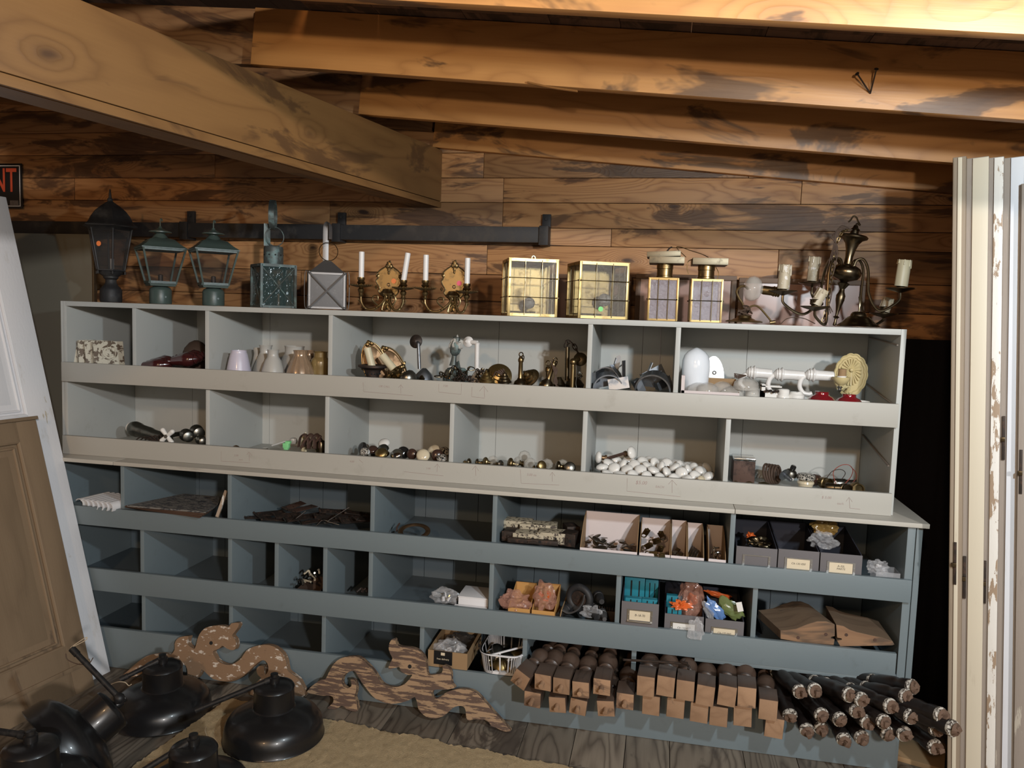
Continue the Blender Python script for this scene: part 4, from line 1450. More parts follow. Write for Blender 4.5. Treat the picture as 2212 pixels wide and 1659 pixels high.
for i, ((cx, cy_), dep, (tx, ty), cr, tl) in enumerate(arms):
    pan = q(cx, cy_, dep)
    s_ = 1 if cx > 1826 else -1
    inn = q(1822 + s_ * 12, 572, dep * .15)
    low = q(cx + (1822 - cx) * .36, cy_ + 44, dep * .8)
    if low.z < 4 * k:
        low.z = 4 * k
    b = MB()
    b.tube([inn, q(1822 + s_ * 17, 556, dep * .25), q(1822 + s_ * 30, 555, dep * .35), q(1822 + s_ * 40, 578, dep * .45), q(1822 + s_ * 44, 628, dep * .6) if i < 3 else q(1822 + s_ * 42, 640, dep * .6), low, Vector((pan.x * .9 + low.x * .1, pan.y, (pan.z * .45 + low.z * .55))), pan - Vector((0, 0, 3 * k))], 2.9 * k, 8, 7)
    b.build('arm', 'bronze', t)
    b = MB()
    b.lathe(sc([(3, -6), (8, -4), (22, 0), (30, 3), (30.5, 5), (26, 4), (9, 4), (8, 7), (11, 9), (11, 18), (12, 20), (8, 20)], k * .97), 32, Matrix.Translation(pan))
    b.build('bobeche', 'bronze', t)
    b = MB()
    hh = (pan - q(tx, ty, dep)).length / k
    top = q(tx, ty, dep)
    mm = align(pan + Vector((0, 0, 8 * k)), top)
    zz = [(cr, 0), (cr, (hh - 8) * .5), (cr * .98, hh - 10), (cr * 1.05, hh - 8), (cr * .7, hh - 7), (2, hh - 8)]
    b.lathe(sc(zz, k), 22, mm, rib=.03, ribn=7)
    for j in range(7):
        an = j * .9 + i
        ln = 8 + (j * 37 % 17)
        b.tube([mm @ Vector((cr * k * math.cos(an), cr * k * math.sin(an), (hh - 7) * k)), mm @ Vector((cr * 1.03 * k * math.cos(an), cr * 1.03 * k * math.sin(an), (hh - 7 - ln) * k))], lambda u_: 1.6 * k * (.6 + .5 * u_), 6, 0)
    b.build('wax_candle', 'wax' if i != 2 else 'candle_cream', t)
b = MB()                                                   # chain and wires
cp = smooth_pts([q(1818, 492, -6), q(1803, 500, -12), (q(1793, 530, -14)), q(1790, 560, -18), q(1786, 600, -24), q(1782, 650, -28), q(1774, 690, -28)], 5)
for i in range(0, len(cp) - 1, 1):
    mm = align(cp[i], cp[i + 1]) @ Matrix.Rotation((i % 2) * PI / 2, 4, 'Z')
    L = (cp[i + 1] - cp[i]).length
    b.tube([mm @ Vector((2.4 * k, 0, 0)), mm @ Vector((2.6 * k, 0, L * .6)), mm @ Vector((0, 0, L * 1.15)), mm @ Vector((-2.6 * k, 0, L * .6)), mm @ Vector((-2.4 * k, 0, 0)), mm @ Vector((0, 0, -L * .2)), mm @ Vector((2.4 * k, 0, 0))], .9 * k, 5, 2)
b.build('chain', 'brass', t)
b = MB()
for j in range(5):
    b.tube([q(1826 - j, 492, -3), q(1800 - j * 4, 486 + j * 5, -10), q(1788 + j * 2, 530, -14 - j), q(1780 + j * 3, 580, -20), q(1789 - j * 3, 630, -26), q(1778 + j * 4, 680 - j * 3, -30 + 2 * j)], 1.1 * k, 6, 6)
b.tube([q(1690, 697, -20), q(1705, 684, -20), q(1735, 683, -20), q(1760, 694, -25)], 1.0 * k, 6, 6)
b.build('lamp_cord', 'wire_brown', t)

lo, k = at(1853, 703, .08, ST)
t = thing('ceiling_canopy', 'bell-shaped dark brass ceiling canopy in front of the chandelier', 'canopy', lo)
b = MB()
b.lathe(sc([(44, 0), (45, 2), (43, 4), (36, 9), (33, 11), (28, 17), (22, 22), (17, 24), (16, 28), (13, 32), (8, 34), (3, 34)], k), 36)
b.build('bell', 'bronze', t)
b = MB()
b.lathe(sc([(45.5, 0), (46, 1.2), (45.5, 2.4)], k), 36)
b.build('rim', 'chrome', t)
b = MB()
b.tube([(0, 0, 33 * k), (1 * k, 0, 50 * k), (0, 5 * k, 66 * k)], 2 * k, 8, 3)
b.build('stem_loop', 'bronze', t)
# ================================================================== UPPER BINS
F1, F2 = 1.312, .975
S3, S4, S5 = .669, .369, .068


def wb(mb, name, mat, root, **kw):
    """build a part whose mesh was made in world coordinates"""
    o = mb.build(name, mat, root, **kw)
    o.data.transform(root.matrix_world.inverted() if False else Matrix.Translation(-Vector(root.location)))
    return o


def solo(mb, name, mat, label, cat, group=None, loc=None):
    o = mb.build(name, mat)
    if loc is None:
        n = len(o.data.vertices)
        xs = [v.co.x for v in o.data.vertices]
        ys = [v.co.y for v in o.data.vertices]
        loc = Vector(((min(xs) + max(xs)) / 2, (min(ys) + max(ys)) / 2, min(v.co.z for v in o.data.vertices)))
    o.data.transform(Matrix.Translation(-Vector(loc)))
    o.location = loc
    return tag(o, label, cat, group)


def Q(x, y, Y, zmin=None):
    v = P(x, y, Y)
    if zmin is not None and v.z < zmin:
        v.z = zmin
    return v


# row 1 bin 1: chipped trim blocks filed on edge
for i, (px, Y, ln) in enumerate(((176, .10, -8), (189, .10, -9), (202, .09, -11), (217, .09, -13), (236, .08, -16))):
    X = P(px, 775, Y).x
    t = thing('trim_block', 'paint-chipped trim block in the far left upper bin, ' + ['leftmost', 'second from the left', 'middle one', 'fourth from the left', 'rightmost with a bullseye'][i], 'trim block', (X, Y, F1 + .006), R(-38), 'chipped trim blocks in the first bin')
    t.rotation_euler = (0, R(ln), R(-38))
    b = MB()
    b.box(0, .026, -.065, .065, 0.0, .160, None, .002)
    b.build('block', 'chipped_block', t)
    b = MB()
    mm = TR(.026, 0, .105, ry=PI / 2)
    b.lathe([(.036, 0), (.036, .004), (.030, .006), (.027, .002), (.020, .002), (.015, .006), (.003, .007)], 28, mm)
    b.build('rosette', 'chipped_block', t)

# row 1 bin 2: glossy dark red turned pieces
def legish(pts, prof, mat, name, label, cat, group):
    b = MB()
    p = smooth_pts(pts, 10)
    n = len(p)

    def rr(f_):
        x = f_ * (len(prof) - 1)
        i_ = min(int(x), len(prof) - 2)
        return prof[i_] + (prof[i_ + 1] - prof[i_]) * (x - i_)
    b.tube(p, rr, 14, 0)
    return solo(b, name, mat, label, cat, group)


for i, (xa, xb, Y, dz) in enumerate(((303, 375, .08, 0), (368, 438, .10, .008))):
    a, c = Q(xa, 790, Y), Q(xb, 790, Y)
    a.z = F1 + .062
    c.z = F1 + .082
    b = MB()
    mm = align(a, c)
    L = (c - a).length
    for j, off in enumerate((-.028, 0, .028)):
        m2 = mm @ TR(off, off * .2, 0)
        b.lathe([(.004, 0), (.010, L * .03), (.018, L * .1), (.010, L * .16), (.020, L * .2), (.022, L * .3), (.028, L * .5), (.034, L * .65), (.026, L * .8), (.014, L * .86), (.022, L * .9), (.012, L * .96), (.004, L)], 16, m2)
    o = solo(b, 'turned_bracket', 'oxblood', 'glossy oxblood turned bracket in the second upper bin, ' + ('left one' if i == 0 else 'right one'), 'bracket', 'oxblood brackets')
    if i:
        o.location.z += .03
lo, k = at(424, 790, .30, F1)
b = MB()
b.lathe(sc([(8, 0), (20, 8), (28, 26), (29, 44), (24, 62), (14, 74), (4, 79)], k), 26)
o = b.build('round_basket', 'wire_brown')
o.location = lo
tag(o, 'dim brown round shade in the shadowed back of the second upper bin', 'shade')

# row 1 bin 3: glass shades
def shade(px, top, Y, prof, mat, label, rib=0, ribn=0):
    k = K(px, 780, Y)
    X = P(px, 780, Y).x
    zt_ = P(px, top, Y).z
    H_ = (zt_ - F1)
    b = MB()
    n = prof[-1][1]
    pr = [(r * k, z / n * H_) for r, z in prof]
    inner = [(max(r - 1.2 * k, .001), z) for r, z in reversed(pr)]
    b.lathe(pr + inner[:-1] + [(inner[-1][0], 0.002)], 32, None, rib=rib, ribn=ribn, caps=False)
    o = b.build('lampshade', mat)
    o.location = (X, Y, F1)
    return tag(o, label, 'glass shade', 'glass lamp shades in the third bin')


shade(516, 757, .07, [(30, 0), (27, 25), (22, 55), (18, 75), (16, 80), (16.5, 84)], 'lilac_glass', 'lilac frosted bell shade, front left among the glass shades')
shade(556, 751, .30, [(20, 0), (16, 25), (9, 60), (7, 75), (8.5, 88), (8, 92)], 'frosted', 'slim frosted shade, far back left among the glass shades')
shade(574, 746, .22, [(30, 0), (29, 20), (24, 42), (16, 66), (12, 76), (12.5, 88), (14.5, 94)], 'frosted', 'tall frosted shade with flared collar, behind the front bell shades')
shade(590, 756, .08, [(27, 0), (27, 18), (24, 36), (17, 58), (12, 66), (11, 72), (12, 80), (13, 82)], 'frosted', 'grey frosted bell shade, front row between lilac and amber ones')
shade(636, 748, .24, [(30, 0), (33, 22), (31, 44), (24, 66), (20, 74), (20, 88), (21.5, 92)], 'frosted', 'wide cloudy shade with thick collar, behind the amber shade', .01, 30)
shade(649, 757, .08, [(29, 0), (31, 20), (27, 40), (20, 58), (15, 68), (13.5, 72), (14, 80), (15.5, 83)], 'amber_glass', 'amber ribbed marigold shade in the front row', .03, 16)
shade(668, 757, .22, [(22, 0), (24, 25), (20, 50), (12, 64), (11, 74), (12, 78)], 'amber_glass', 'dark amber shade half hidden behind the ribbed amber one')
shade(692, 760, .14, [(20, 0), (20, 25), (19, 45), (21, 56), (19, 62), (14, 68), (14, 78), (16, 80)], 'yellow_glass', 'olive-yellow glass shade, rightmost of the glass shades')

# row 1 bin 4: light fittings
# two candle holders with open-work bases
lo, k = at(805, 812, .09, F1)
t = thing('candle_fitting', 'dark pierced lamp base with an upright tilted cream sleeve', 'light fitting', lo)
b = MB()
b.lathe(sc([(12, 0), (32, 4), (33, 10), (24, 22), (14, 30), (15, 38), (18, 46), (27, 50), (32, 52), (32, 56), (26, 57), (14, 55)], k), 32)
b.build('pierced_base', 'dark_iron', t)
b = MB()
for j in range(14):
    an = 2 * PI * j / 14
    c = Vector((16 * k * math.cos(an), 16 * k * math.sin(an), 38 * k))
    b.cyl(c, c + Vector((math.cos(an), math.sin(an), .2)) * 1.1 * k, 2 * k, seg=8)
b.build('pierced_holes', 'gap_dark', t)
b = MB()
b.cyl((-1 * k, 0, 50 * k), (-14 * k, 2 * k, 92 * k), 8 * k, seg=20)
b.build('candle_sleeve', 'candle_cream', t)
t = thing('candle_fitting', 'brass leafy lamp arm with a leaning cream sleeve', 'light fitting', (P(855, 815, .07).x, .07, F1))
b = MB()
a, c = Q(856, 804, .07), Q(826, 768, .08)
b.cyl(a, c, 8.5 * K(840, 790, .07), seg=20)
wb(b, 'candle_sleeve', 'candle_cream', t)
b = MB()
kk = K(850, 800, .07)
mm = align(Q(866, 817, .07, F1 + .03), c)
b.lathe(sc([(6, 0), (10, 3), (8, 8), (16, 13), (21, 18), (20, 21), (12, 19), (9, 24)], kk), 24, mm, rib=.08, ribn=8)
for j in range(9):
    b.blob(5 * kk, 5 * kk, 4 * kk, mm @ TR(19 * kk * math.cos(j * .7), 19 * kk * math.sin(j * .7), 17 * kk), seed=j, amp=.5, sub=2, base=False)
b.tube([Q(866, 815, .07), Q(850, 822, .06), Q(868, 826, .05), Q(884, 818, .05)], 3.5 * kk, 8, 5)
wb(b, 'leafy_holder', 'brass', t)
# oval back plates
for i, (cx, cy_, rx_, rz_, Y, ry_) in enumerate(((826, 778, 26, 52, .16, -16), (868, 786, 27, 48, .20, -24))):
    k = K(cx, cy_, Y)
    c = P(cx, cy_, Y)
    t = thing('oval_back_plate', 'oval brass sconce plate leaning in the fourth upper bin, ' + ('left one' if i == 0 else 'right one'), 'back plate', (c.x, Y, F1 + .002), group='oval brass sconce plates')
    poly = [(rx_ * k * math.cos(a_), (rz_ + rz_ * math.sin(a_)) * k) for a_ in [2 * PI * j / 40 for j in range(40)]]
    mm = TR(ry=R(ry_), rx=R(-8), rz=R(28))
    b = MB()
    b.prism(poly, 0, .003, mm)
    b.lathe([(1.0, 0), (.93, .004), (.4, .007), (.02, .008)], 40, mm @ TR(0, 0, rz_ * k, rx=PI / 2) @ Matrix.Diagonal((rx_ * k * .85, rz_ * k * .85, 1, 1)))
    b.build('plate', 'copper_plate', t)
    b = MB()
    b.tube([mm @ Vector((x, -.002, z)) for x, z in poly] + [mm @ Vector((poly[0][0], -.002, poly[0][1]))], 1.7 * k, 6, 0)
    b.tube([mm @ Vector((x * .84, -.003, rz_ * k + (z - rz_ * k) * .84)) for x, z in poly + poly[:1]], .9 * k, 6, 0)
    for dx, dz in ((0, 2.0), (-.18, 1.93), (.18, 1.93), (-1, 1.0), (1, 1.0)):
        b.blob(4.5 * k, 3 * k, 4.5 * k, mm @ TR(dx * rx_ * k, -.003, dz * rz_ * k), seed=dz, amp=.5, sub=2, base=False)
    b.build('beaded_rim', 'brass', t)


def rod_fixture(label, rose, top, bot, dome, mats, Y, rr=5, dome_r=24, rose_r=13):
    k = K(*top, Y)
    base = P(*dome, Y)
    t = thing('wall_bracket_light', label, 'light fitting', (base.x, Y, F1))
    b = MB()
    rc = P(*rose, Y + .02)
    b.lathe(sc([(rose_r, 0), (rose_r, 2), (rose_r * .8, 5), (rose_r * .35, 8), (3, 10)], k), 24, Matrix.Translation(rc) @ Matrix.Rotation(R(80), 4, 'X') @ Matrix.Rotation(R(-12), 4, 'Y'))
    wb(b, 'wall_rose', mats[0], t)
    b = MB()
    b.tube([rc, P(*top, Y), P(*top, Y) + Vector((0, 0, -.008)), P(*bot, Y)], rr * k, 10, 3)
    wb(b, 'stem', mats[1], t)
    b = MB()
    mm = Matrix.Translation(Vector((base.x, Y, F1)))
    H_ = P(*bot, Y).z - F1
    b.lathe([(dome_r * k * .9, 0), (dome_r * k, H_ * .1), (dome_r * k * .98, H_ * .4), (dome_r * .75 * k, H_ * .75), (dome_r * .35 * k, H_ * .95), (rr * k, H_ * 1.04)], 26, mm)
    wb(b, 'dome', mats[2], t)
    return t


rod_fixture('grey steel wall light with round rose and straight stem', (899, 738), (904, 742), (906, 797), (916, 812), ('dark_iron', 'zinc', 'zinc'), .15, 3.8, 25, 15)
rod_fixture('peeling white wall light with round rose and bell', (1012, 739), (1031, 741), (1030, 797), (1034, 815), ('white_enamel', 'white_enamel', 'white_enamel'), .15, 5, 20, 12)
t = thing('wrapped_fitting', 'whitish crusty light fitting standing above the chain heap', 'light fitting', (P(982, 815, .16).x, .16, F1))
k = K(982, 780, .16)
b = MB()
mm = align(Q(978, 792, .16), Q(987, 728, .16))
b.lathe(sc([(8, 0), (6, 12), (5, 22), (10, 28), (12, 36), (11, 46), (8, 54), (8, 62), (5, 63)], k), 16, mm, rib=.08, ribn=5)
wb(b, 'stem', 'verdigris', t)
b = MB()
b.blob(11 * k, 11 * k, 16 * k, Matrix.Translation(P(986, 747, .16)), seed=4, amp=.5, base=False)
wb(b, 'crusty_top', 'frosted', t)
b = MB()
b.blob(26 * k, 22 * k, 34 * k, TR(P(982, 800, .17).x, .17, F1 + 24 * k), seed=8, amp=.45)
wb(b, 'body', 'verdigris', t)


def chain(label, pts, r, mat, group=None, name='chain', root=None):
    b = MB()
    cp = smooth_pts(pts, 8)
    # resample to link spacing
    L = r * 4.4
    res = [cp[0]]
    acc = 0
    for a_, c_ in zip(cp, cp[1:]):
        d_ = (c_ - a_).length
        while acc + d_ >= L:
            a_ = a_ + (c_ - a_).normalized() * (L - acc)
            d_ = (c_ - a_).length
            acc = 0
            res.append(a_.copy())
        acc += d_
    for i, (a_, c_) in enumerate(zip(res, res[1:])):
        mm = align(a_, c_) @ Matrix.Rotation((i % 2) * PI / 2 + .3, 4, 'Z')
        LL = (c_ - a_).length
        w_ = r * 1.5
        b.tube([mm @ Vector(v) for v in ((w_, 0, 0), (w_, 0, LL * .7), (0, 0, LL * 1.25), (-w_, 0, LL * .7), (-w_, 0, 0), (0, 0, -LL * .3), (w_, 0, 0))], r * .42, 5, 2)
    return solo(b, name, mat, label, 'chain', group)


rn = random.Random(5)
chain('bunched brass chain heap at the left in the fourth upper bin', [Q(940 + rn.uniform(-6, 6) + j * 9, 806 + rn.uniform(-14, 14), .06 + rn.uniform(0, .05)) for j in range(10)], .0052, 'bronze', 'chains in the fourth bin')
chain('tangled dark chain in front of the whitish fitting', [Q(975 + rn.uniform(-16, 16) + j * 6, 812 + rn.uniform(-14, 12), .05 + rn.uniform(0, .05)) for j in range(13)], .0048, 'dark_iron', 'chains in the fourth bin')
chain('small dark chain beside the white bell', [Q(1024 + rn.uniform(-8, 8) + j * 4, 806 + rn.uniform(-12, 14), .05 + rn.uniform(0, .04)) for j in range(9)], .0048, 'bronze', 'chains in the fourth bin')
t = thing('globe_fitting', 'dull silver bowl fitting lying between brass arm and grey light', 'light fitting', (P(890, 815, .07).x, .07, F1))
k = K(890, 810, .07)
b = MB()
b.lathe(sc([(4, 0), (14, 3), (19, 14), (20, 22), (17, 30), (12, 34), (4, 35)], k), 26, TR(P(890, 815, .07).x, .07, F1 + 16 * k, ry=R(-30)))
wb(b, 'bowl', 'nickel', t)
b = MB()
b.lathe(sc([(6, 0), (12, 5), (5, 10), (7, 15), (2, 22)], k), 16, TR(P(911, 820, .05).x, .05, F1 + 20 * k))
wb(b, 'finial', 'bronze', t)
# brass canopies
def canopy(px, py, Y, r, rx_, rz_, mat, label):
    k = K(px, py, Y)
    b = MB()
    c = P(px, py, Y)
    pr = [(r, 0), (r * .99, 2.5), (r * .82, 4.5), (r * .78, 8), (r * .6, 10), (r * .56, 14), (r * .36, 16), (r * .3, 20), (r * .12, 22), (r * .1, 26)]
    b.lathe(sc(pr, k), 32, Matrix.Translation(c) @ Matrix.Rotation(rz_, 4, 'Z') @ Matrix.Rotation(rx_, 4, 'X'))
    return solo(b, 'canopy', mat, label, 'canopy', 'brass canopies in the fourth bin')


canopy(1078, 812, .09, 28, R(62), R(14), 'brass_bright', 'large shiny stepped brass canopy tilted towards the viewer')
canopy(1146, 817, .12, 22, R(55), R(-35), 'brass', 'round brass canopy leaning between the two dark bells')
canopy(1052, 822, .045, 17, R(25), 0, 'brass_bright', 'small brass dome lying in front of the stepped canopy')
canopy(1090, 826, .045, 15, R(10), 0, 'bronze', 'small dark canopy in front of the left bell')
k = K(1080, 812, .09)
b = MB()
for j in range(4):
    b.tube([Q(1066 + j * 8, 812, .05), Q(1072 + j * 5, 803 - j * 2, .04), Q(1084 + j * 3, 810, .04), Q(1092, 816 + j, .04)], .0035, 6, 4)
solo(b, 'wire_loop', 'wire_brown', 'brown wires curling out of the stepped brass canopy', 'wire')


def bell(px, Y, top, foot_r, ang, mat, label, hook=True, zb_=F1):
    k = K(px, 800, Y)
    c = P(px, 812, Y)
    H_ = (P(px, top, Y).z - zb_) / k
    t = thing('pendant_bell', label, 'pendant fitting', (c.x, Y, zb_), group='bell fittings in the fourth bin')
    t.rotation_euler = (0, ang, 0)
    b = MB()
    b.lathe(sc([(foot_r, 0), (foot_r * 1.02, 3), (foot_r * .95, 12), (foot_r * .9, 30), (foot_r * .75, 38), (foot_r * .4, 43), (6, 46)], k), 28)
    b.build('bell', mat, t)
    b = MB()
    b.lathe(sc([(6, 44), (5, 48), (4.6, H_ - 22), (6, H_ - 20), (6.4, H_ - 16), (4.5, H_ - 12), (3, H_ - 8)], k), 16)
    b.build('stem', 'brass', t)
    if hook:
        b = MB()
        b.ring((0, 0, 0), 4.5 * k, 1.3 * k, TR(0, 0, (H_ - 5) * k, rx=PI / 2, rz=.5), 18, 6)
        b.ring((0, 0, 0), 5 * k, 1.2 * k, TR(4 * k, 0, (H_ - 12) * k, rz=1.2, rx=PI / 2), 18, 6)
        b.build('hook_ring', 'bronze', t)
    return t


bell(1124, .08, 761, 17, R(0), 'bronze', 'dark bell fitting with upright brass stem, left of two')
bell(1172, .07, 770, 17, R(17), 'bronze', 'dark bell fitting leaning right with ringed brass stem', zb_=F1 + .004)
t = thing('pendant_rod', 'short brass rod with eyelet standing behind the leaning bell', 'pendant fitting', (P(1184, 800, .16).x, .16, F1))
k = K(1184, 790, .16)
b = MB()
b.lathe(sc([(9, 0), (9, 10), (5, 14), (5, 58), (7, 60), (7, 66), (4, 70)], k), 16)
b.build('rod', 'brass', t)
b = MB()
b.ring((0, 0, 0), 5.5 * k, 1.2 * k, TR(0, 0, 77 * k, rx=PI / 2), 18, 6)
b.build('eyelet', 'brass', t)
b = MB()
for j in range(5):
    b.tube([Q(1190 + j, 778 + 3 * j, .06), Q(1196 + j * 2, 800, .05), Q(1204 - j * 2, 825, .05, F1 + .01), Q(1198 + j * 3, 838, .05, F1 + .005)], .0022, 6, 4)
solo(b, 'cord_bundle', 'wire_brown', 'brown cord bundle hanging beside the leaning bell', 'cord')
t = thing('wall_bracket_light', 'brass elbow lamp with round rose and bright flared foot beside the divider', 'light fitting', (P(1236, 835, .06).x, .06, F1))
k = K(1236, 800, .06)
b = MB()
b.lathe(sc([(22, 0), (22.5, 2), (19, 14), (13, 22), (7, 27), (6, 32)], k), 28)
b.build('flared_foot', 'brass_bright', t)
b = MB()
b.tube([(0, 0, 28 * k), (0, 0, 70 * k), (0, 0, 84 * k), (4 * k, 6 * k, 92 * k), (10 * k, 16 * k, 93 * k)], 5.2 * k, 12, 5)
b.blob(8 * k, 8 * k, 8 * k, TR(0, 0, 88 * k), sub=3, amp=0, base=False)
b.build('elbow_stem', 'brass', t)
b = MB()
b.lathe(sc([(15, 0), (15, 2), (10, 6), (4, 8)], k), 24, TR(13 * k, 22 * k, 93 * k, rx=R(75)))
b.build('wall_rose', 'bronze', t)
b = MB()
b.tube([(7 * k, -4 * k, 80 * k), (9 * k, -4 * k, 60 * k), (8 * k, -4 * k, 40 * k), (13 * k, -4 * k, 26 * k)], 1 * k, 6, 4)
b.blob(5 * k, 4 * k, 6 * k, TR(16 * k, -1 * k, 60 * k), seed=2, amp=.5, base=False)
b.build('pull_chain', 'nickel', t)
t = thing('socket_cluster', 'dark bronze socket cluster behind the brass elbow lamp', 'light fitting', (P(1232, 835, .2).x, .2, F1))
k = K(1232, 800, .2)
b = MB()
b.lathe(sc([(24, 0), (25, 8), (18, 20), (22, 32), (14, 42), (5, 48)], k), 20, TR(8 * k, 0, 0))
b.lathe(sc([(14, 0), (15, 10), (10, 22), (14, 32), (8, 42), (4, 48)], k), 20, TR(-22 * k, -20 * k, 0))
b.cyl((-8 * k, 0, 40 * k), (-10 * k, 0, 112 * k), 5 * k, seg=12)
b.build('body', 'bronze', t)
chain('dark chain looping down behind the brass elbow lamp', [Q(1222, 748, .2), Q(1226, 736, .18), Q(1238, 744, .18), Q(1250, 765, .2), Q(1260, 790, .2)], .0052, 'dark_iron', 'chains in the fourth bin')

# row 1 bin 5: bent sheet-metal brackets
def bent(px, py, Y, rot, kind, s, label):
    b = MB()
    c = P(px, py, Y)
    m = Matrix.Translation(c) @ Matrix.Rotation(R(rot[2]), 4, 'Z') @ Matrix.Rotation(R(rot[1]), 4, 'Y') @ Matrix.Rotation(R(rot[0]), 4, 'X')
    k = K(px, py, Y) * s
    if kind == 'half':                 # half-round hood with end plates
        n = 18
        for j in range(n):
            a0, a1 = PI * j / n, PI * (j + 1) / n
            b._add([(30 * k * math.cos(a0), -14 * k, 30 * k * math.sin(a0)), (30 * k * math.cos(a1), -14 * k, 30 * k * math.sin(a1)), (30 * k * math.cos(a1), 14 * k, 30 * k * math.sin(a1)), (30 * k * math.cos(a0), 14 * k, 30 * k * math.sin(a0)),
                    (27.5 * k * math.cos(a0), -14 * k, 27.5 * k * math.sin(a0)), (27.5 * k * math.cos(a1), -14 * k, 27.5 * k * math.sin(a1)), (27.5 * k * math.cos(a1), 14 * k, 27.5 * k * math.sin(a1)), (27.5 * k * math.cos(a0), 14 * k, 27.5 * k * math.sin(a0))],
                   [(0, 1, 2, 3), (7, 6, 5, 4), (0, 4, 5, 1), (3, 2, 6, 7)], m)
        b.prism([(30 * k * math.cos(PI * j / 16), 30 * k * math.sin(PI * j / 16)) for j in range(17)], 13 * k, 14.5 * k, m)
    elif kind == 'angle':
        b.box(-22 * k, 22 * k, -1 * k, 0, 0, 24 * k, m)
        b.box(-22 * k, 22 * k, -1 * k, 20 * k, -1 * k, 0, m)
        b.prism([(-22 * k, 0), (-20 * k, 0), (-20 * k, 20 * k), (-22 * k, 22 * k)], 0, 18 * k, m)
    elif kind == 'vee':
        b.box(-1 * k, 0, -12 * k, 12 * k, 0, 42 * k, m @ TR(ry=R(22)))
        b.box(0, 1 * k, -12 * k, 12 * k, 0, 42 * k, m @ TR(ry=R(-16)))
    elif kind == 'tab':
        b.prism([(-6 * k, 0), (6 * k, 0), (5 * k, 30 * k), (0, 34 * k), (-5 * k, 30 * k)], 0, 1 * k, m)
        b.box(-6 * k, 6 * k, 0, 14 * k, 0, 1 * k, m)
    zmn = min(v.co.z for v in b.bm.verts)
    if zmn < F1 + .001:
        bmesh.ops.translate(b.bm, verts=b.bm.verts[:], vec=(0, 0, F1 + .001 - zmn))
    return solo(b, 'metal_bracket', 'zinc', label, 'metal bracket', 'galvanised brackets in the fifth bin')


bl = [(1312, 838, .06, (10, -14, 8), 'half', 1.1, 'grey half-round hood lying front left in the bracket heap'),
      (1312, 822, .12, (0, 25, -10), 'half', 1.0, 'grey half-round hood, back left in the bracket heap'),
      (1296, 822, .08, (0, -10, 70), 'angle', 1.0, 'grey angle piece against the left divider'),
      (1330, 800, .15, (0, 10, 0), 'tab', 1.0, 'upright pointed grey tab on top of the left heap'),
      (1321, 805, .16, (0, 30, 10), 'vee', .8, 'grey folded plate behind the pointed tab'),
      (1348, 825, .09, (0, -25, -12), 'vee', 1.1, 'tall folded grey plate in the middle of the heap'),
      (1338, 840, .035, (-10, -12, 3), 'angle', 1.0, 'wide grey angle piece at the very front of the heap'),
      (1412, 842, .06, (12, 4, -6), 'half', 1.3, 'large grey half-round hood, front right of the heap'),
      (1392, 822, .14, (0, 35, 10), 'vee', 1.0, 'grey folded plate leaning left behind the right hood'),
      (1418, 820, .16, (0, -28, 20), 'angle', 1.1, 'grey angle piece behind the right hood'),
      (1438, 835, .08, (10, -30, 30), 'angle', .8, 'small grey angle piece against the right divider'),
      (1376, 838, .06, (0, 60, 30), 'angle', .7, 'small dark angle piece between the two hoods')]
for a_ in bl:
    bent(*a_)
b = MB()
b.tube([P(1428, 706, .46), P(1426, 760, .46), P(1423, 812, .46)], .0014, 6, 2)
solo(b, 'hanging_wire', 'card_white', 'thin pale wire hanging down the back of the fifth upper bin', 'wire')

# row 1 bin 6
t = thing('milk_glass_globe', 'large white milk-glass globe beside the divider', 'glass shade', (P(1500, 815, .16).x, .16, F1))
k = K(1500, 790, .16)
b = MB()
hg_ = (P(1500, 751, .16).z - F1) / k / 103
T_ = 103 * hg_
b.lathe(sc([(16, 0), (27, T_ * .25), (30, T_ - 42), (29, T_ - 28), (25.5, T_ - 17), (19, T_ - 9), (10, T_ - 3.5), (2, T_)], k), 36, TR(2 * k, 0, 0))
b.build('globe', 'milk', t)
b = MB()
b.ring((0, 0, 0), 27 * k, 1.2 * k, TR(-4 * k, 0, 46 * k, rz=R(-60)) @ Matrix.Diagonal((1, 1, 1.25, 1)) @ Matrix.Rotation(PI / 2, 4, 'X'), 40, 6)
b.build('rim_line', 'milk', t)
t = thing('oval_plate', 'white oval ceramic plate with one screw, leaning on the bin back', 'back plate', (P(1547, 815, .2).x, .2, F1))
t.rotation_euler = (R(-8), R(-4), R(6))
k = K(1547, 790, .2) * 1.0
t.location.z += 22 * k
poly = [(21 * k * math.cos(2 * PI * j / 36), (44 + 44 * math.sin(2 * PI * j / 36)) * k) for j in range(36)]
b = MB()
b.prism(poly, 0, 4 * k)
b.prism([(x * .86, 44 * k + (z - 44 * k) * .9) for x, z in poly], -1.5 * k, .5 * k)
b.build('plate', 'porcelain', t)
b = MB()
b.ring((0, 0, 0), 3.4 * k, 1.1 * k, TR(0, -2.4 * k, 52 * k, rx=PI / 2), 16, 6)
b.build('screw_ring', 'steel', t)


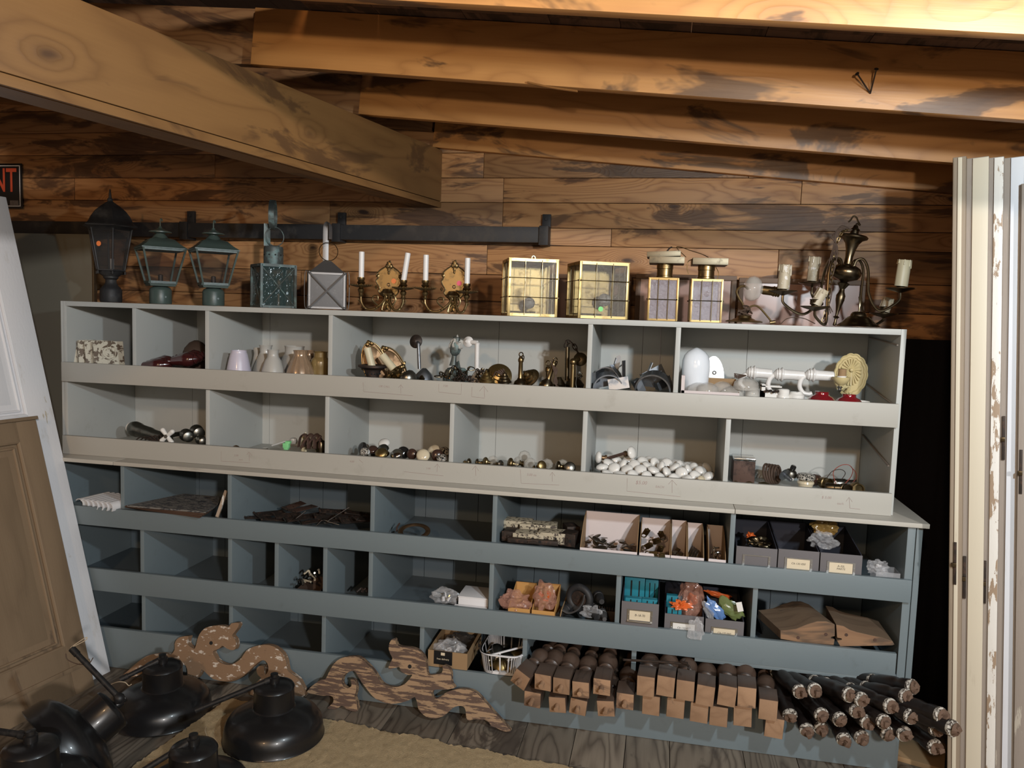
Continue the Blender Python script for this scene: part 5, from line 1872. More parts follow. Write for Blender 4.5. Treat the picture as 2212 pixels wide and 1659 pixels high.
def open_carton(name, label, cx, Y0, Y1, z, px0, px1, hback, hfront, mats, tilt=0, cat='box', th=.003):
    x0, x1 = P(px0, cx, Y0).x, P(px1, cx, Y0).x
    t = thing(name, label, cat, (x0, Y0, z))
    W_, D_ = x1 - x0, Y1 - Y0
    b = MB()
    b.box(0, W_, 0, D_, 0, th)
    b.build('bottom', mats[1], t)
    b = MB()
    b.box(0, W_, 0, th, th, hfront)
    b.build('front', mats[0], t)
    b = MB()
    b.box(0, W_, D_ - th, D_, th, hback)
    b.build('back', mats[1], t)
    for s_, xx in ((0, 0), (1, W_ - th)):
        b = MB()
        b._add([(xx, th, th), (xx, D_ - th, th), (xx, D_ - th, hback), (xx, th, hfront), (xx + th, th, th), (xx + th, D_ - th, th), (xx + th, D_ - th, hback), (xx + th, th, hfront)], [(0, 1, 2, 3), (7, 6, 5, 4), (0, 4, 5, 1), (1, 5, 6, 2), (2, 6, 7, 3), (3, 7, 4, 0)])
        b.build('side', mats[1], t)
    return t


t = open_carton('cardboard_box', 'low open white-fronted carton holding clear glass domes', 855, .012, .20, F1 + .002, 1471, 1597, .118, .076, ('card_white', 'card_brown'))
b = MB()
b.box(-.001, .012, 0, .03, .0, .135)
b.build('corner_flap', 'card_white', t)
# clear domes in the carton
for i, (px, py, Y, r) in enumerate(((1508, 838, .10, 24), (1528, 838, .06, 24), (1562, 836, .10, 23), (1580, 846, .06, 26), (1612, 828, .05, 27), (1626, 848, .035, 15))):
    k = K(px, py, Y)
    c = P(px, py, Y)
    b = MB()
    b.lathe(sc([(r, -9), (r * 1.0, -4), (r * .92, 4), (r * .7, 9), (r * .4, 12.5), (2, 14)], k), 32)
    o = b.build('glass_dome', 'clear_dome')
    o.location = (c.x, Y, max(c.z - 2 * k, F1 + .072 if i < 4 else F1 + .05))
    o.rotation_euler = (R(4 * i - 10), R(5 * (i % 3) - 6), 0)
    tag(o, ['clear glass dome, back left in the white carton', 'clear glass dome, front left in the white carton', 'clear glass dome, back right in the white carton', 'clear glass dome, front right in the white carton', 'big cloudy glass dome beyond the right end of the carton', 'small glass dish in front of the big cloudy dome'][i], 'glass dome', 'glass domes in the sixth bin')

# three white enamel brackets lying in a row
for i, (x0, x1, yy, Y) in enumerate(((1600, 1668, 805, .20), (1660, 1738, 809, .19), (1728, 1802, 810, .18))):
    k = K((x0 + x1) / 2, yy, Y)
    base = P((x0 + x1) / 2, yy, Y)
    t = thing('enamel_sconce_arm', 'chipped white enamel sconce arm with ringed collar, ' + ('left', 'middle', 'right')[i] + ' of the row of three', 'light fitting', (base.x, Y, F1), group='three white enamel arms')
    a, c = P(x0 + 28, yy + 0, Y), P(x1, yy + 3, Y)
    b = MB()
    mm = align(a, c)
    L = (c - a).length
    b.lathe([(.010, -.03), (11.5 * k, -.02), (12 * k, -.005), (15 * k, 0), (15.5 * k, .004), (12 * k, .008), (11 * k, .02), (10.5 * k, L * .95), (8 * k, L)], 24, mm)
    wb(b, 'sleeve', 'white_enamel', t)
    b = MB()
    b.ring((0, 0, .002), 14 * k, 1.8 * k, mm, 28, 6)
    b.ring((0, 0, -.012), 13 * k, 1.2 * k, mm, 28, 6)
    wb(b, 'collar_rings', 'white_enamel', t)
    b = MB()
    if i == 0:
        pp = [P(x0 + 20, yy + 1, Y), P(x0 + 5, yy + 8, Y), P(x0 - 2, yy + 22, Y), P(x0 + 6, yy + 34, Y, )]
    else:
        pp = [P(x0 + 18, yy - 2, Y), P(x0 + 4, yy + 8, Y), P(x0 - 1, yy + 24, Y), P(x0 + 6, yy + 38, Y), P(x0 + 18, yy + 42, Y), P(x0 + 26, yy + 40, Y)]
    b.tube(pp, 5.2 * k, 12, 6)
    wb(b, 'curved_arm', 'white_enamel', t)
    if i == 0:
        b = MB()
        for j in range(5):
            b.tube([P(x0 + 12, yy + 6, Y - .01), P(x0 - 2 - j, yy + 4 + 2 * j, Y - .02), P(x0 - 14, yy + 2 + 4 * (j % 3), Y - .02)], .0022, 6, 4)
        wb(b, 'frayed_wires', 'wire_brown', t)
# cream shell sconce
c0 = P(1838, 800, .24)
k = K(1838, 800, .24)
t = thing('shell_sconce', 'cream-yellow scalloped wall sconce with cardboard candle socket', 'sconce', (P(1833, 860, .24).x, .24, F1))
mm = Matrix.Translation(P(1838, 808, .26)) @ Matrix.Rotation(R(-14), 4, 'Z') @ Matrix.Rotation(R(4), 4, 'Y')
pl = []
for j in range(56):
    a_ = 2 * PI * j / 56
    s_ = 1 + .05 * abs(math.cos(a_ * 7))
    pl.append((31 * k * s_ * math.cos(a_), 42 * k * s_ * math.sin(a_) * (1 if math.sin(a_) > 0 else 1.12)))
b = MB()
b.prism(pl, 0, 3 * k, mm)
b.tube([mm @ Vector((x, 0, z)) for x, z in pl + pl[:1]], 2.2 * k, 6, 0)
b.tube([mm @ Vector((x * .84, -1 * k, z * .84)) for x, z in pl + pl[:1]], 1.2 * k, 6, 0)
wb(b, 'scalloped_plate', 'cream_enamel', t)
b = MB()
for j in range(22):
    a_ = 2 * PI * j / 22
    b.tube([mm @ Vector((4 * k * math.cos(a_), -2 * k, 5 * k * math.sin(a_) + 8 * k)), mm @ Vector((21 * k * math.cos(a_), -2 * k, 29 * k * math.sin(a_) + 4 * k))], lambda q_: 2.1 * k * (.5 + .7 * q_), 6, 0)
b.blob(4.5 * k, 4 * k, 4.5 * k, mm @ TR(0, -4 * k, 9 * k), sub=2, amp=0, base=False)
wb(b, 'fluted_shell', 'cream_enamel', t)
b = MB()
b.lathe(sc([(3, 0), (5, 2), (4, 5), (12, 10), (17, 18), (17.5, 23), (13, 22), (9, 20)], k), 24, Matrix.Translation(P(1816, 838, .14)))
b.tube([P(1816, 832, .14), P(1816, 846, .15), P(1826, 852, .19), P(1834, 838, .24)], 3 * k, 8, 5)
wb(b, 'cup_arm', 'cream_enamel', t)
b = MB()
b.cyl(P(1818, 822, .14), P(1820, 797, .14), 8.5 * k, 8 * k, seg=18)
wb(b, 'card_sleeve', 'card_brown', t)
b = MB()
b.cyl(P(1817.5, 826, .14), P(1818, 812, .14), 9.3 * k, seg=18)
wb(b, 'white_collar', 'porcelain', t)
b = MB()
b.lathe(sc([(1, 0), (3, 2), (5, 5), (3, 8), (6, 11), (4, 14)], k), 14, Matrix.Translation(P(1813, 848, .13)))
wb(b, 'thumb_screw', 'steel', t)

# white porcelain sockets, red glass fonts
def small_lathe(name, px, Y, prof, mat, label, cat, z=F1, group=None, top=None, rot=None, seg=28, k=None, rib=0, ribn=0):
    k = k or K(px, 850, Y)
    X = P(px, 855, Y).x
    b = MB()
    pr = sc(prof, k)
    if top:
        H_ = P(px, top, Y).z - z
        n = prof[-1][1]
        pr = [(r * k, zz / n * H_) for r, zz in prof]
    b.lathe(pr, seg, rib=rib, ribn=ribn)
    o = b.build(name, mat)
    o.location = (X, Y, z)
    if rot:
        o.rotation_euler = rot
    return tag(o, label, cat, group)


small_lathe('porcelain_socket', 1692, .03, [(14, 0), (14, 36), (13, 38), (13, 44), (11, 46), (12, 48), (12, 56), (10, 58), (6, 57)], 'porcelain', 'stepped white porcelain socket in front of the enamel arms', 'socket', top=842, group='white porcelain sockets')
small_lathe('porcelain_socket', 1720, .04, [(15, 0), (15, 30), (17, 34), (17, 40), (14, 42), (12, 46), (5, 46)], 'porcelain', 'wide low white porcelain socket right of the stepped one', 'socket', top=847, group='white porcelain sockets')
o = small_lathe('porcelain_socket', 1776, .13, [(18, 0), (19, 4), (14, 7), (12, 12), (14, 14), (12, 18), (5, 18)], 'porcelain', 'white porcelain disc socket standing behind the left red glass', 'socket', group='white porcelain sockets', rot=(R(68), 0, R(10)), z=F1 + .055)
for i, (px, Y, tp) in enumerate(((1775, .04, 846), (1834, .03, 851))):
    small_lathe('red_glass_font', px, Y, [(16, 0), (24, 16), (27, 34), (27, 48), (22, 56), (15, 60), (14, 62), (14, 69), (15, 70)], 'red_glass', 'ruby red glass lamp font, ' + ('left' if i == 0 else 'right') + ' of the two', 'glass font', top=tp, group='ruby glass fonts')
o = small_lathe('white_ring', 1862, .07, [(17, 0), (18, 5), (18, 10), (16, 12), (14, 10), (14, 3)], 'porcelain', 'white ceramic ring lying right of the red glasses', 'ring', z=F1 + .045)
b = MB()
for (x0, x1, z0, z1) in ((0, .014, 0, .115), (.0, .075, .105, .11), (.0, .075, .0, .09)):
    b.box(x0, x1, .0, .05, z0, z1)
o = b.build('switch_box', 'porcelain')
o.location = (P(1643, 855, .05).x, .03, F1)
tag(o, 'small white box with a dark slot beside the stepped socket', 'box')
b = MB()
for j in range(4):
    b.cyl((P(1650 + j * 9, 855, .03).x, .012, F1 + .088 + .004 * (j % 2)), (P(1656 + j * 9, 855, .03).x, .03, F1 + .092), .005, seg=8)
solo(b, 'metal_scraps', 'dark_iron', 'dark metal scraps in front of the small white box', 'scraps')
for i, pts in enumerate((((1862, 742), (1952, 752), .12), ((1856, 852), (1935, 868), .12))):
    b = MB()
    Xr = UX1 - TT - .004
    z0_, z1_ = (1.60, 1.62) if i == 0 else (1.375, 1.42)
    b.tube([(Xr, .44, z1_), (Xr, .02, z0_)], .0035, 6, 0)
    b.build('shelf_cleat', 'sash_grey', U)
    U_o = bpy.data.objects[-1] if False else None
for o in kids(U):
    if o.name.startswith('shelf_cleat'):
        o.data.transform(Matrix.Translation((0, 0, -Z0)))
b = MB()
Xr = UX1 - TT - .004
b.tube([(Xr, .44, 1.20 - Z0), (Xr, .30, 1.18 - Z0), (Xr, .02, 1.14 - Z0)], .0035, 6, 0)
b.build('shelf_cleat', 'sash_grey', U)

# ---------------------------------------------------------------- row 2
# bin 1: taps
t = thing('bath_tap', 'long tarnished nickel tap body lying at the left', 'tap', (P(320, 940, .22).x, .22, F2))
k = K(320, 935, .22)
b = MB()
mm = align(Q(284, 924, .26), Q(352, 946, .18))
L = (Q(352, 946, .18) - Q(284, 924, .26)).length
b.lathe([(.012, -.004), (11 * k, 0), (15 * k, .01), (17 * k, .03), (16 * k, .06), (14 * k, .07), (14 * k, L * .6), (12 * k, L * .7), (12 * k, L)], 22, mm)
wb(b, 'barrel', 'nickel', t)
b = MB()
b.lathe([(9 * k, -.01), (12 * k, -.007), (12 * k, .002)], 20, mm)
wb(b, 'white_cap', 'porcelain', t)
t = thing('cross_tap', 'tap with a white porcelain cross handle', 'tap', (P(360, 945, .05).x, .05, F2))
b = MB()
c = P(361, 942, .035)
for a_ in (40, 130, 220, 310):
    d = Vector((math.cos(R(a_)), 0, math.sin(R(a_))))
    b.tube([c, c + d * .018, c + d * .034], lambda u_: .0085 + .003 * u_, 12, 3)
    b.blob(.0118, .0118, .0118, Matrix.Translation(c + d * .034), sub=2, amp=0, base=False)
b.blob(.015, .009, .015, Matrix.Translation(c), sub=2, amp=0, base=False)
wb(b, 'porcelain_cross', 'porcelain', t)
b = MB()
b.cyl(c + Vector((0, -.008, 0)), c + Vector((0, -.013, 0)), .0085, seg=18)
wb(b, 'centre_button', 'steel', t)
b = MB()
b.cyl(c + Vector((0, .004, 0)), c + Vector((.01, .09, .0)), .011, seg=16)
b.lathe([(.02, 0), (.022, .02), (.014, .045), (.012, .06), (.016, .062), (.017, .072), (.005, .074)], 20, TR(P(367, 940, .13).x, .13, F2 + .012))
wb(b, 'valve', 'nickel', t)
for i, (px, py, Y, r) in enumerate(((402, 940, .09, 14), (425, 932, .16, 15), (434, 950, .07, 11))):
    k = K(px, py, Y)
    c = P(px, py, Y)
    b = MB()
    mm = align(c + Vector((-.03, .03, 0)), c + Vector((.035, -.03, -.004)))
    b.lathe(sc([(4, -4), (8, -2), (r * .7, 2), (r, 12), (r * .95, 20), (r * .6, 26), (r * .8, 30), (r * .8, 38), (r * .5, 40)], k), 20, mm)
    o = solo(b, 'tap_valve', 'nickel', ['shiny rounded tap valve in front, right of the porcelain cross', 'dark ribbed tap valve at the back against the divider', 'small dark tap valve with open end next to the divider'][i], 'tap', 'tap valves in the lower left bin')
    o.location.z = max(o.location.z, F2 + .001)
b = MB()
for j in range(5):
    b.tube([Q(292 + j * 10, 952, .05, F2 + .003), Q(305 + j * 10, 944 - j, .05), Q(325 + j * 6, 950, .045), Q(340, 953, .04)], .003, 6, 4)
solo(b, 'wire_springs', 'dark_iron', 'dark wire springs lying in front of the long tap body', 'springs')

# bin 2: odd small hardware
small_lathe('brass_finial', 510, .07, [(14, 0), (15, 4), (9, 8), (7, 12), (9, 16), (6, 20), (2, 22)], 'copper_plate', 'small brown stepped finial at the left of the small hardware', 'finial', z=F2 + .012, k=K(510, 960, .07))
for i, (px, py, Y, r, mt) in enumerate(((540, 962, .06, 12, 'zinc'), (556, 960, .08, 12, 'zinc'), (573, 956, .11, 18, 'chrome'))):
    k = K(px, py, Y)
    b = MB()
    b.lathe(sc([(r, 0), (r * 1.05, 3), (r * .8, 6), (r * .85, 9), (r * .5, 11), (r * .3, 14)], k), 20, rib=.10, ribn=6)
    o = b.build('fluted_rosette', mt)
    o.location = (P(px, py, Y).x, Y, F2 + .002 + .016)
    tag(o, ['grey fluted rosette, leftmost of three', 'grey fluted rosette, middle of three', 'wide silver fluted rosette at the back'][i], 'rosette', 'silver rosettes')
b = MB()
b.tube([Q(586, 963, .05), Q(606, 957, .08), Q(622, 952, .10)], .004, 8, 4)
b.lathe([(.003, 0), (.014, .004), (.018, .016), (.014, .028), (.003, .032)], 20, Matrix.Translation(Q(634, 953, .12) + Vector((0, 0, -.015))))
solo(b, 'lever_knob', 'frosted', 'small pale round knob on a thin lever', 'knob')
b = MB()
c = Q(619, 962, .03)
b.cbox(0, 0, 0, .028, .02, .022, Matrix.Translation(c), .002)
b.cbox(.008, 0, .014, .022, .02, .012, Matrix.Translation(c), .002)
b.cbox(0, 0, -.014, .020, .018, .01, Matrix.Translation(c), .002)
solo(b, 'green_clip', 'green_plastic', 'bright green plastic clip on the second row', 'clip')
for i, (px, tp) in enumerate(((655, 938), (661, 934))):
    small_lathe('white_finial', px, .10, [(7, 0), (6, 30), (7, 34), (4, 38), (8, 42), (5, 50), (7, 54), (2, 62)], 'candle_cream', 'cream spindle finial, ' + ('left' if i == 0 else 'right') + ' one of two', 'finial', z=F2, top=tp, k=K(px, 950, .1) * .5)
for i, (px, Y) in enumerate(((658, .06), (671, .07), (684, .09))):
    b = MB()
    k = K(px, 955, Y)
    c = P(px, 962, Y)
    b.tube([c + Vector((-14 * k, 0, -4 * k)), c + Vector((-10 * k, 0, 16 * k)), c + Vector((0, -.005, 24 * k)), c + Vector((9 * k, 0, 12 * k)), c + Vector((12 * k, -.01, -6 * k))], 1, 6, 5, flat=(7 * k, 1.6 * k))
    b.tube([c + Vector((-6 * k, -.01, -6 * k)), c + Vector((2 * k, -.012, 10 * k)), c + Vector((12 * k, -.01, 22 * k))], 2.6 * k, 8, 5)
    solo(b, 'cast_hook', 'rust', 'dark rusty curved hook in the second lower bin, ' + ['left', 'middle', 'right'][i] + ' of three', 'hook', 'rusty hooks by the divider')
lo, k = at(694, 960, .10, F2)
b = MB()
b.lathe(sc([(13, 0), (15, 10), (11, 22), (14, 32), (10, 46), (3, 50)], k), 18)
o = b.build('dark_lamp_cup', 'bronze')
o.location = lo
tag(o, 'dark bronze cup pressed against the divider right of the rusty hooks', 'cup')

# knob builder: shank along -y to +y; head faces local +z
def knob(name, label, cat, head, head_mat, shank_mat, group, R_=.027):
    t = thing(name, label, cat, group=group)
    b = MB()
    b.lathe([(r * R_, z * R_) for r, z in head], 24)
    b.build('knob_head', head_mat, t)
    b = MB()
    b.lathe([(R_ * .50, -R_ * 1.25), (R_ * .50, -R_ * .95), (R_ * .36, -R_ * .9), (R_ * .36, -R_ * .45), (R_ * .42, -R_ * .40), (R_ * .42, -R_ * .18)], 14)
    b.build('shank', shank_mat, t)
    return t


HEAD = [(.35, -.42), (.5, -.36), (.86, -.22), (1.0, .02), (.97, .22), (.80, .42), (.45, .56), (.02, .60)]
HEADF = [(.35, -.42), (.6, -.3), (.95, -.1), (1.0, .05), (.92, .2), (.5, .3), (.02, .33)]
OCT = [(.34, -.5), (.4, -.35), (.95, -.05), (1.0, .15), (.70, .45), (.02, .5)]


def face_rot(az, el):
    """rotation taking +z to a direction: az from -y towards +x, el above horizontal"""
    d = Vector((math.sin(az) * math.cos(el), -math.cos(az) * math.cos(el), math.sin(el)))
    return d.to_track_quat('Z', 'Y').to_euler()


# bin 3: mixed knobs
KN = [(790, 977, .06, 'porcelain', HEAD, 'small white knob at the far left of the mixed knobs', 8, 60, .7),
      (799, 972, .12, 'marbled', HEAD, 'small mottled knob behind the far left white one', -20, 40, .6),
      (786 + 4, 966, .22, 'knob_brown', HEAD, 'little brown knob at the back left', 30, 20, .6),
      (787 + 1, 976, .03, 'marbled', HEADF, 'white knob with a black scribble in front', 0, 30, .7),
      (788, 968, .13, 'knob_black', HEAD, 'glossy black knob, leftmost of the black ones', -30, 15, 1.0),
      (805, 972, .10, 'knob_brown', HEAD, 'dark brown knob in the middle of the left cluster', 10, 60, .9),
      (830, 958, .17, 'porcelain', HEAD, 'white knob with dark shank on top of the heap', -10, 55, 1.0),
      (827, 972, .11, 'nickel', HEAD, 'tarnished metal knob under the white one', -20, 40, 1.05),
      (824, 980, .04, 'brass_bright', HEAD, 'bright brass ribbed knob in front', 0, 50, 1.05),
      (857, 982, .06, 'chrome', HEAD, 'shiny chrome knob right of the brass one', -15, 45, 1.05),
      (871, 978, .14, 'knob_black', HEAD, 'glossy black knob behind the chrome one', 25, 20, 1.05),
      (890, 981, .10, 'knob_brown', HEAD, 'dark ringed knob left of the cream one', -5, 10, .9),
      (914, 984, .06, 'porcelain_cream', HEAD, 'large cream knob in the front row', 10, 35, 1.1),
      (938, 974, .16, 'porcelain_cream', HEAD, 'spotted cream knob at the back of the heap', -10, 40, 1.1),
      (945, 984, .08, 'knob_brown', HEAD, 'brown knob below the spotted cream knob', 20, 10, 1.0),
      (959, 978, .15, 'marbled', HEAD, 'black and white mottled knob against the divider', -10, 30, 1.0),
      (955, 990, .04, 'marbled', HEADF, 'flat pale knob lying front right', 0, 70, .9)]
kp = {}
for i, (px, py, Y, mt, hd, lab, az, el, s_) in enumerate(KN):
    if mt not in kp:
        t = knob('doorknob', lab + ' in the mixed knob bin', 'door knob', hd, mt, 'bronze' if mt != 'chrome' else 'steel', 'mixed door knobs in the third bin')
        kp[mt] = t
    else:
        t = dup(kp[mt], label=lab + ' in the mixed knob bin')
    if i in (3, 4):
        px += (-1, -4)[i - 3]
    c = P(px, py, Y)
    c.z = max(c.z, F2 + .027 * s_)
    t.location = c
    t.rotation_euler = face_rot(R(az), R(el))
    t.scale = (s_,) * 3
# spread the left cluster as in the photo
# bin 4: crystal knobs
GK = [(1013, 998, .16, 'bronze', 'dark knob end, far left', 80, 10, .62), (1031, 999, .12, 'bronze', 'dark knob end, second from left', -80, 5, .62), (1049, 998, .10, 'brass', 'brown ringed knob, third from left', -60, 10, .8),
      (1064, 995, .12, 'crystal', 'faceted glass knob lying behind the third one', -10, 40, .9), (1081, 1002, .06, 'nickel', 'small silver knob shank', 60, 10, .6),
      (1103, 1001, .10, 'brass', 'brown ringed knob left of the tall crystal', -70, 10, .9), (1117, 998, .11, 'crystal', 'faceted glass knob with brown reflections', -60, 20, .95), (1133, 986, .14, 'crystal', 'tall faceted glass knob on top of the others', 10, 35, 1.0),
      (1144, 1001, .06, 'crystal', 'large faceted glass knob in the front', -20, 40, 1.0), (1170, 1006, .06, 'brass_bright', 'brass knob cup beside the front crystal', 40, 20, .8), (1183, 1002, .10, 'crystal', 'faceted glass knob right of the brass cup', 30, 35, .9),
      (1206, 1007, .08, 'bronze', 'dark knob end, third from right', -70, 10, .8), (1216, 1003, .12, 'crystal', 'grey glass knob near the divider', 20, 30, .85), (1231, 1010, .06, 'nickel', 'tarnished knob against the divider', 10, 20, .9)]
for i, (px, py, Y, mt, lab, az, el, s_) in enumerate(GK):
    key = 'g' + mt
    if key not in kp:
        t = thing('glass_doorknob', '', 'door knob', group='glass and metal knobs in the fourth lower bin')
        b = MB()
        b.lathe([(r * .027, z * .027) for r, z in (OCT if mt == 'crystal' else HEAD)], 8 if mt == 'crystal' else 20)
        b.build('knob_head', mt, t, sharp=20)
        b = MB()
        b.lathe([(.0135, -.036), (.0135, -.026), (.010, -.025), (.010, -.014), (.014, -.013), (.014, -.009)], 14)
        b.build('shank', 'brass', t)
        kp[key] = t
    else:
        t = dup(kp[key])
    t['label'] = lab + ' in the glass knob bin'
    c = P(px, py, Y)
    c.z = max(c.z, F2 + .026 * s_)
    t.location = c
    t.rotation_euler = face_rot(R(az), R(el))
    t.scale = (s_,) * 3

# bin 5: heap of white porcelain knobs
rn = random.Random(11)
rows = [(.028, 1.004, 0), (.075, 1.022, .5), (.125, 1.038, 0), (.18, 1.048, .5), (.24, 1.050, 0), (.30, 1.045, .5), (.36, 1.030, 0)]
xL, xR = 2.455, 2.955
proto = knob('porcelain_doorknob', '', 'door knob', HEAD, 'porcelain', 'copper_plate', 'white porcelain door knobs', .0265)
cream = knob('porcelain_doorknob', '', 'door knob', HEAD, 'porcelain_cream', 'bronze', 'white porcelain door knobs', .0265)
rown = ['front row', 'second row', 'third row', 'fourth row', 'fifth row', 'sixth row', 'back row']
used_p = used_c = False
for r_, (Y, z, off) in enumerate(rows):
    n = 9
    for j in range(n):
        x = xL + .028 + (j + off) * .0545
        if x > xR - .02:
            continue
        fall = max(0, (x - xL) / (xR - xL) - .45) * .02
        zz = z - fall + rn.uniform(-.004, .004)
        cr = (r_ <= 1 and j >= 7) or (r_ == 2 and j == 6 and False)
        if cr:
            t = cream if not used_c else dup(cream)
            used_c = True
        else:
            t = proto if not used_p else dup(proto)
            used_p = True
        t['label'] = ('cream crackled' if cr else 'white') + ' porcelain door knob in the ' + rown[r_] + ' of the heap, ' + ORD[j] + ' from the left'
        t.location = (x + rn.uniform(-.004, .004), Y + rn.uniform(-.006, .006), zz)
        t.rotation_euler = face_rot(rn.uniform(-1.4, 1.4), rn.uniform(.3, 1.35))
        # under-layers are hidden by this surface layer
b = MB()
b.box(2.452, 2.95, .02, .40, F2 + .001, F2 + .012)
kpair = dup(proto, label='white porcelain knob standing up on a long spindle above the heap')
kpair.location = P(1364, 978, .20)
kpair.rotation_euler = face_rot(R(62), R(18))
kpair.scale = (1.02,) * 3
t = thing('knob_spindle', 'brown iron spindle lying on the heap behind a raised white knob', 'spindle', P(1333, 990, .20))
b.bm.free()
b = MB()
b.tube([P(1306, 992, .21), P(1330, 985, .20), P(1349, 979, .20)], .0065, 4, 0)
wb(b, 'bar', 'rust', t)
o = dup(proto, label='white porcelain knob seen edge-on at the left end of the iron spindle')
o.location = P(1294, 988, .21)
o.rotation_euler = face_rot(R(-75), R(5))

# bin 6: brown glass block, sockets
t = thing('brown_box', 'brown mottled box with a shiny foil lid beside the divider', 'box', (P(1583, 1035, .32).x, .32, F2))
W_ = P(1626, 1035, .32).x - P(1579, 1035, .32).x
zt_ = P(1600, 990, .32).z - F2
b = MB()
b.box(0, W_, 0, .11, 0, zt_ - .012, None, .002)
b.build('body', 'card_brown', t)
b.bm if False else None
b = MB()
b.box(-.001, W_ + .001, -.001, .11, zt_ - .012, zt_, None, .003)
b.build('foil_lid', 'chrome', t)
for o in kids(t):
    if o.name.startswith('body'):
        o.data.materials[0] = M['rust']
rn = random.Random(3)
# coil of cord
t = thing('cord_coil', 'coil of brown cord with pale flecks', 'cord', (P(1668, 1035, .33).x, .33, F2))
b = MB()
k = K(1668, 1030, .33)
c = Vector((0, 0, .036))
for j in range(5):
    b.ring((0, 0, 0), (21 - j * .6) * k, 2.6 * k, TR(-.02 + j * .010, 0, .040, rz=R(-28), ry=R(74 + 3 * j)), 28, 8)
b.build('coil', 'wire_brown', t)
t = thing('push_socket', 'old lamp socket with black push knob and white collar', 'socket', (P(1700, 1035, .30).x, .30, F2))
b = MB()
k = K(1700, 1020, .3)
mm = align(P(1703, 1035, .30), P(1716, 1004, .29))
b.lathe(sc([(9, 0), (11, 2), (11, 8)], k), 20, mm)
wb(b, 'white_collar', 'porcelain', t)
b = MB()
b.lathe(sc([(11, 8), (13, 9), (13, 14), (11, 20), (7, 23)], k), 24, mm)
wb(b, 'metal_cap', 'nickel', t)
b = MB()
b.lathe(sc([(4, 22), (6, 25), (6, 31), (4, 33)], k), 16, mm)
wb(b, 'push_knob', 'knob_black', t)
b = MB()
b.lathe(sc([(3, 0), (13, 1), (13, 4), (5, 6), (4, 22), (3, 24)], k), 18, align(P(1693, 1024, .25), P(1718, 1045, .20)))
solo(b, 'metal_peg', 'zinc', 'grey flanged metal peg in front of the push socket', 'peg')
for i, (px, Y, r, mt) in enumerate(((1652, .05, 15, 'brass'), (1620, .04, 10, 'copper_plate'), (1590, .03, 8, 'copper_plate'))):
    b = MB()
    k = K(px, 1045, Y)
    b.lathe(sc([(r, 0), (r * .98, 3), (r * .7, 8), (r * .2, 10)], k), 22)
    o = b.build('brass_dome', mt)
    o.location = (P(px, 1045, Y).x, Y + .02, F2 + .042)
    tag(o, ['wide brass dome at the front of the right-hand bin', 'small copper dome left of the wide one', 'tiny copper dome nearest the divider'][i], 'dome', 'little metal domes')
t = thing('ceramic_socket', 'scorched cream ceramic socket with a black top', 'socket', (P(1740, 1045, .27).x, .27, F2))
k = K(1740, 1040, .27)
b = MB()
b.lathe(sc([(12, 0), (14, 4), (16, 12), (18, 15), (17, 19), (12, 21)], k), 26)
b.build('ceramic_base', 'porcelain_cream', t)
b = MB()
b.lathe(sc([(13, 21), (19, 24), (19, 31), (15, 35), (6, 36)], k), 26, rib=.04, ribn=9)
b.build('scorched_top', 'marbled', t)
for i, (px, Y, r, L, az) in enumerate(((1757, .36, 13, 30, -50), (1782, .32, 12, 28, 30), (1800, .25, 10, 34, 80), (1822, .34, 11, 50, 85), (1826, .24, 11, 26, 20), (1850, .24, 13, 30, 8))):
    k = K(px, 1040, Y)
    b = MB()
    d = Vector((math.sin(R(az)), -math.cos(R(az)), .05))
    c = P(px, 1048, Y)
    c.z = F2 + r * k + .002
    mm = align(c - d * L * k * .5, c + d * L * k * .5)
    b.lathe(sc([(r * .5, 0), (r * .9, 2), (r, 6), (r, L * .55), (r * .85, L * .6), (r * .85, L * .9), (r, L * .93), (r, L), (r * .8, L), (r * .75, L * .8), (1, L * .8)], k), 20, mm)
    solo(b, 'lamp_socket', ['knob_brown', 'brass', 'bronze', 'nickel', 'bronze', 'brass'][i], ['dark round lamp socket behind the cream ceramic one', 'open brass socket shell right of the ceramic one', 'bronze socket lying sideways', 'long nickel socket lying at the back', 'bronze socket facing the viewer', 'ringed brass socket facing the viewer, rightmost'][i], 'lamp socket', 'old lamp sockets')
for i, (pts, mt, lab) in enumerate(((((1805, 1045), (1800, 1020), (1815, 1006), (1832, 1004), (1842, 1014), (1838, 1030), (1826, 1044)), 'wire_red', 'red wire arching above the lamp sockets'),
                                    (((1786, 1032), (1798, 1018), (1816, 1014), (1826, 1022), (1818, 1036)), 'dark_iron', 'thin grey wire loop behind the red one'),
                                    (((1797, 1058), (1804, 1040), (1808, 1044), (1812, 1058)), 'wire_white', 'short white forked wire in front of the sockets'),
                                    (((1838, 1008), (1848, 1020), (1850, 1032), (1840, 1044)), 'wire_red', 'short red wire falling at the right'))):
    b = MB()
    b.tube([P(x, y, .27) for x, y in pts], .0016 if i != 2 else .002, 6, 6)
    solo(b, 'wire', mt, lab, 'wire', 'wires in the last upper bin')
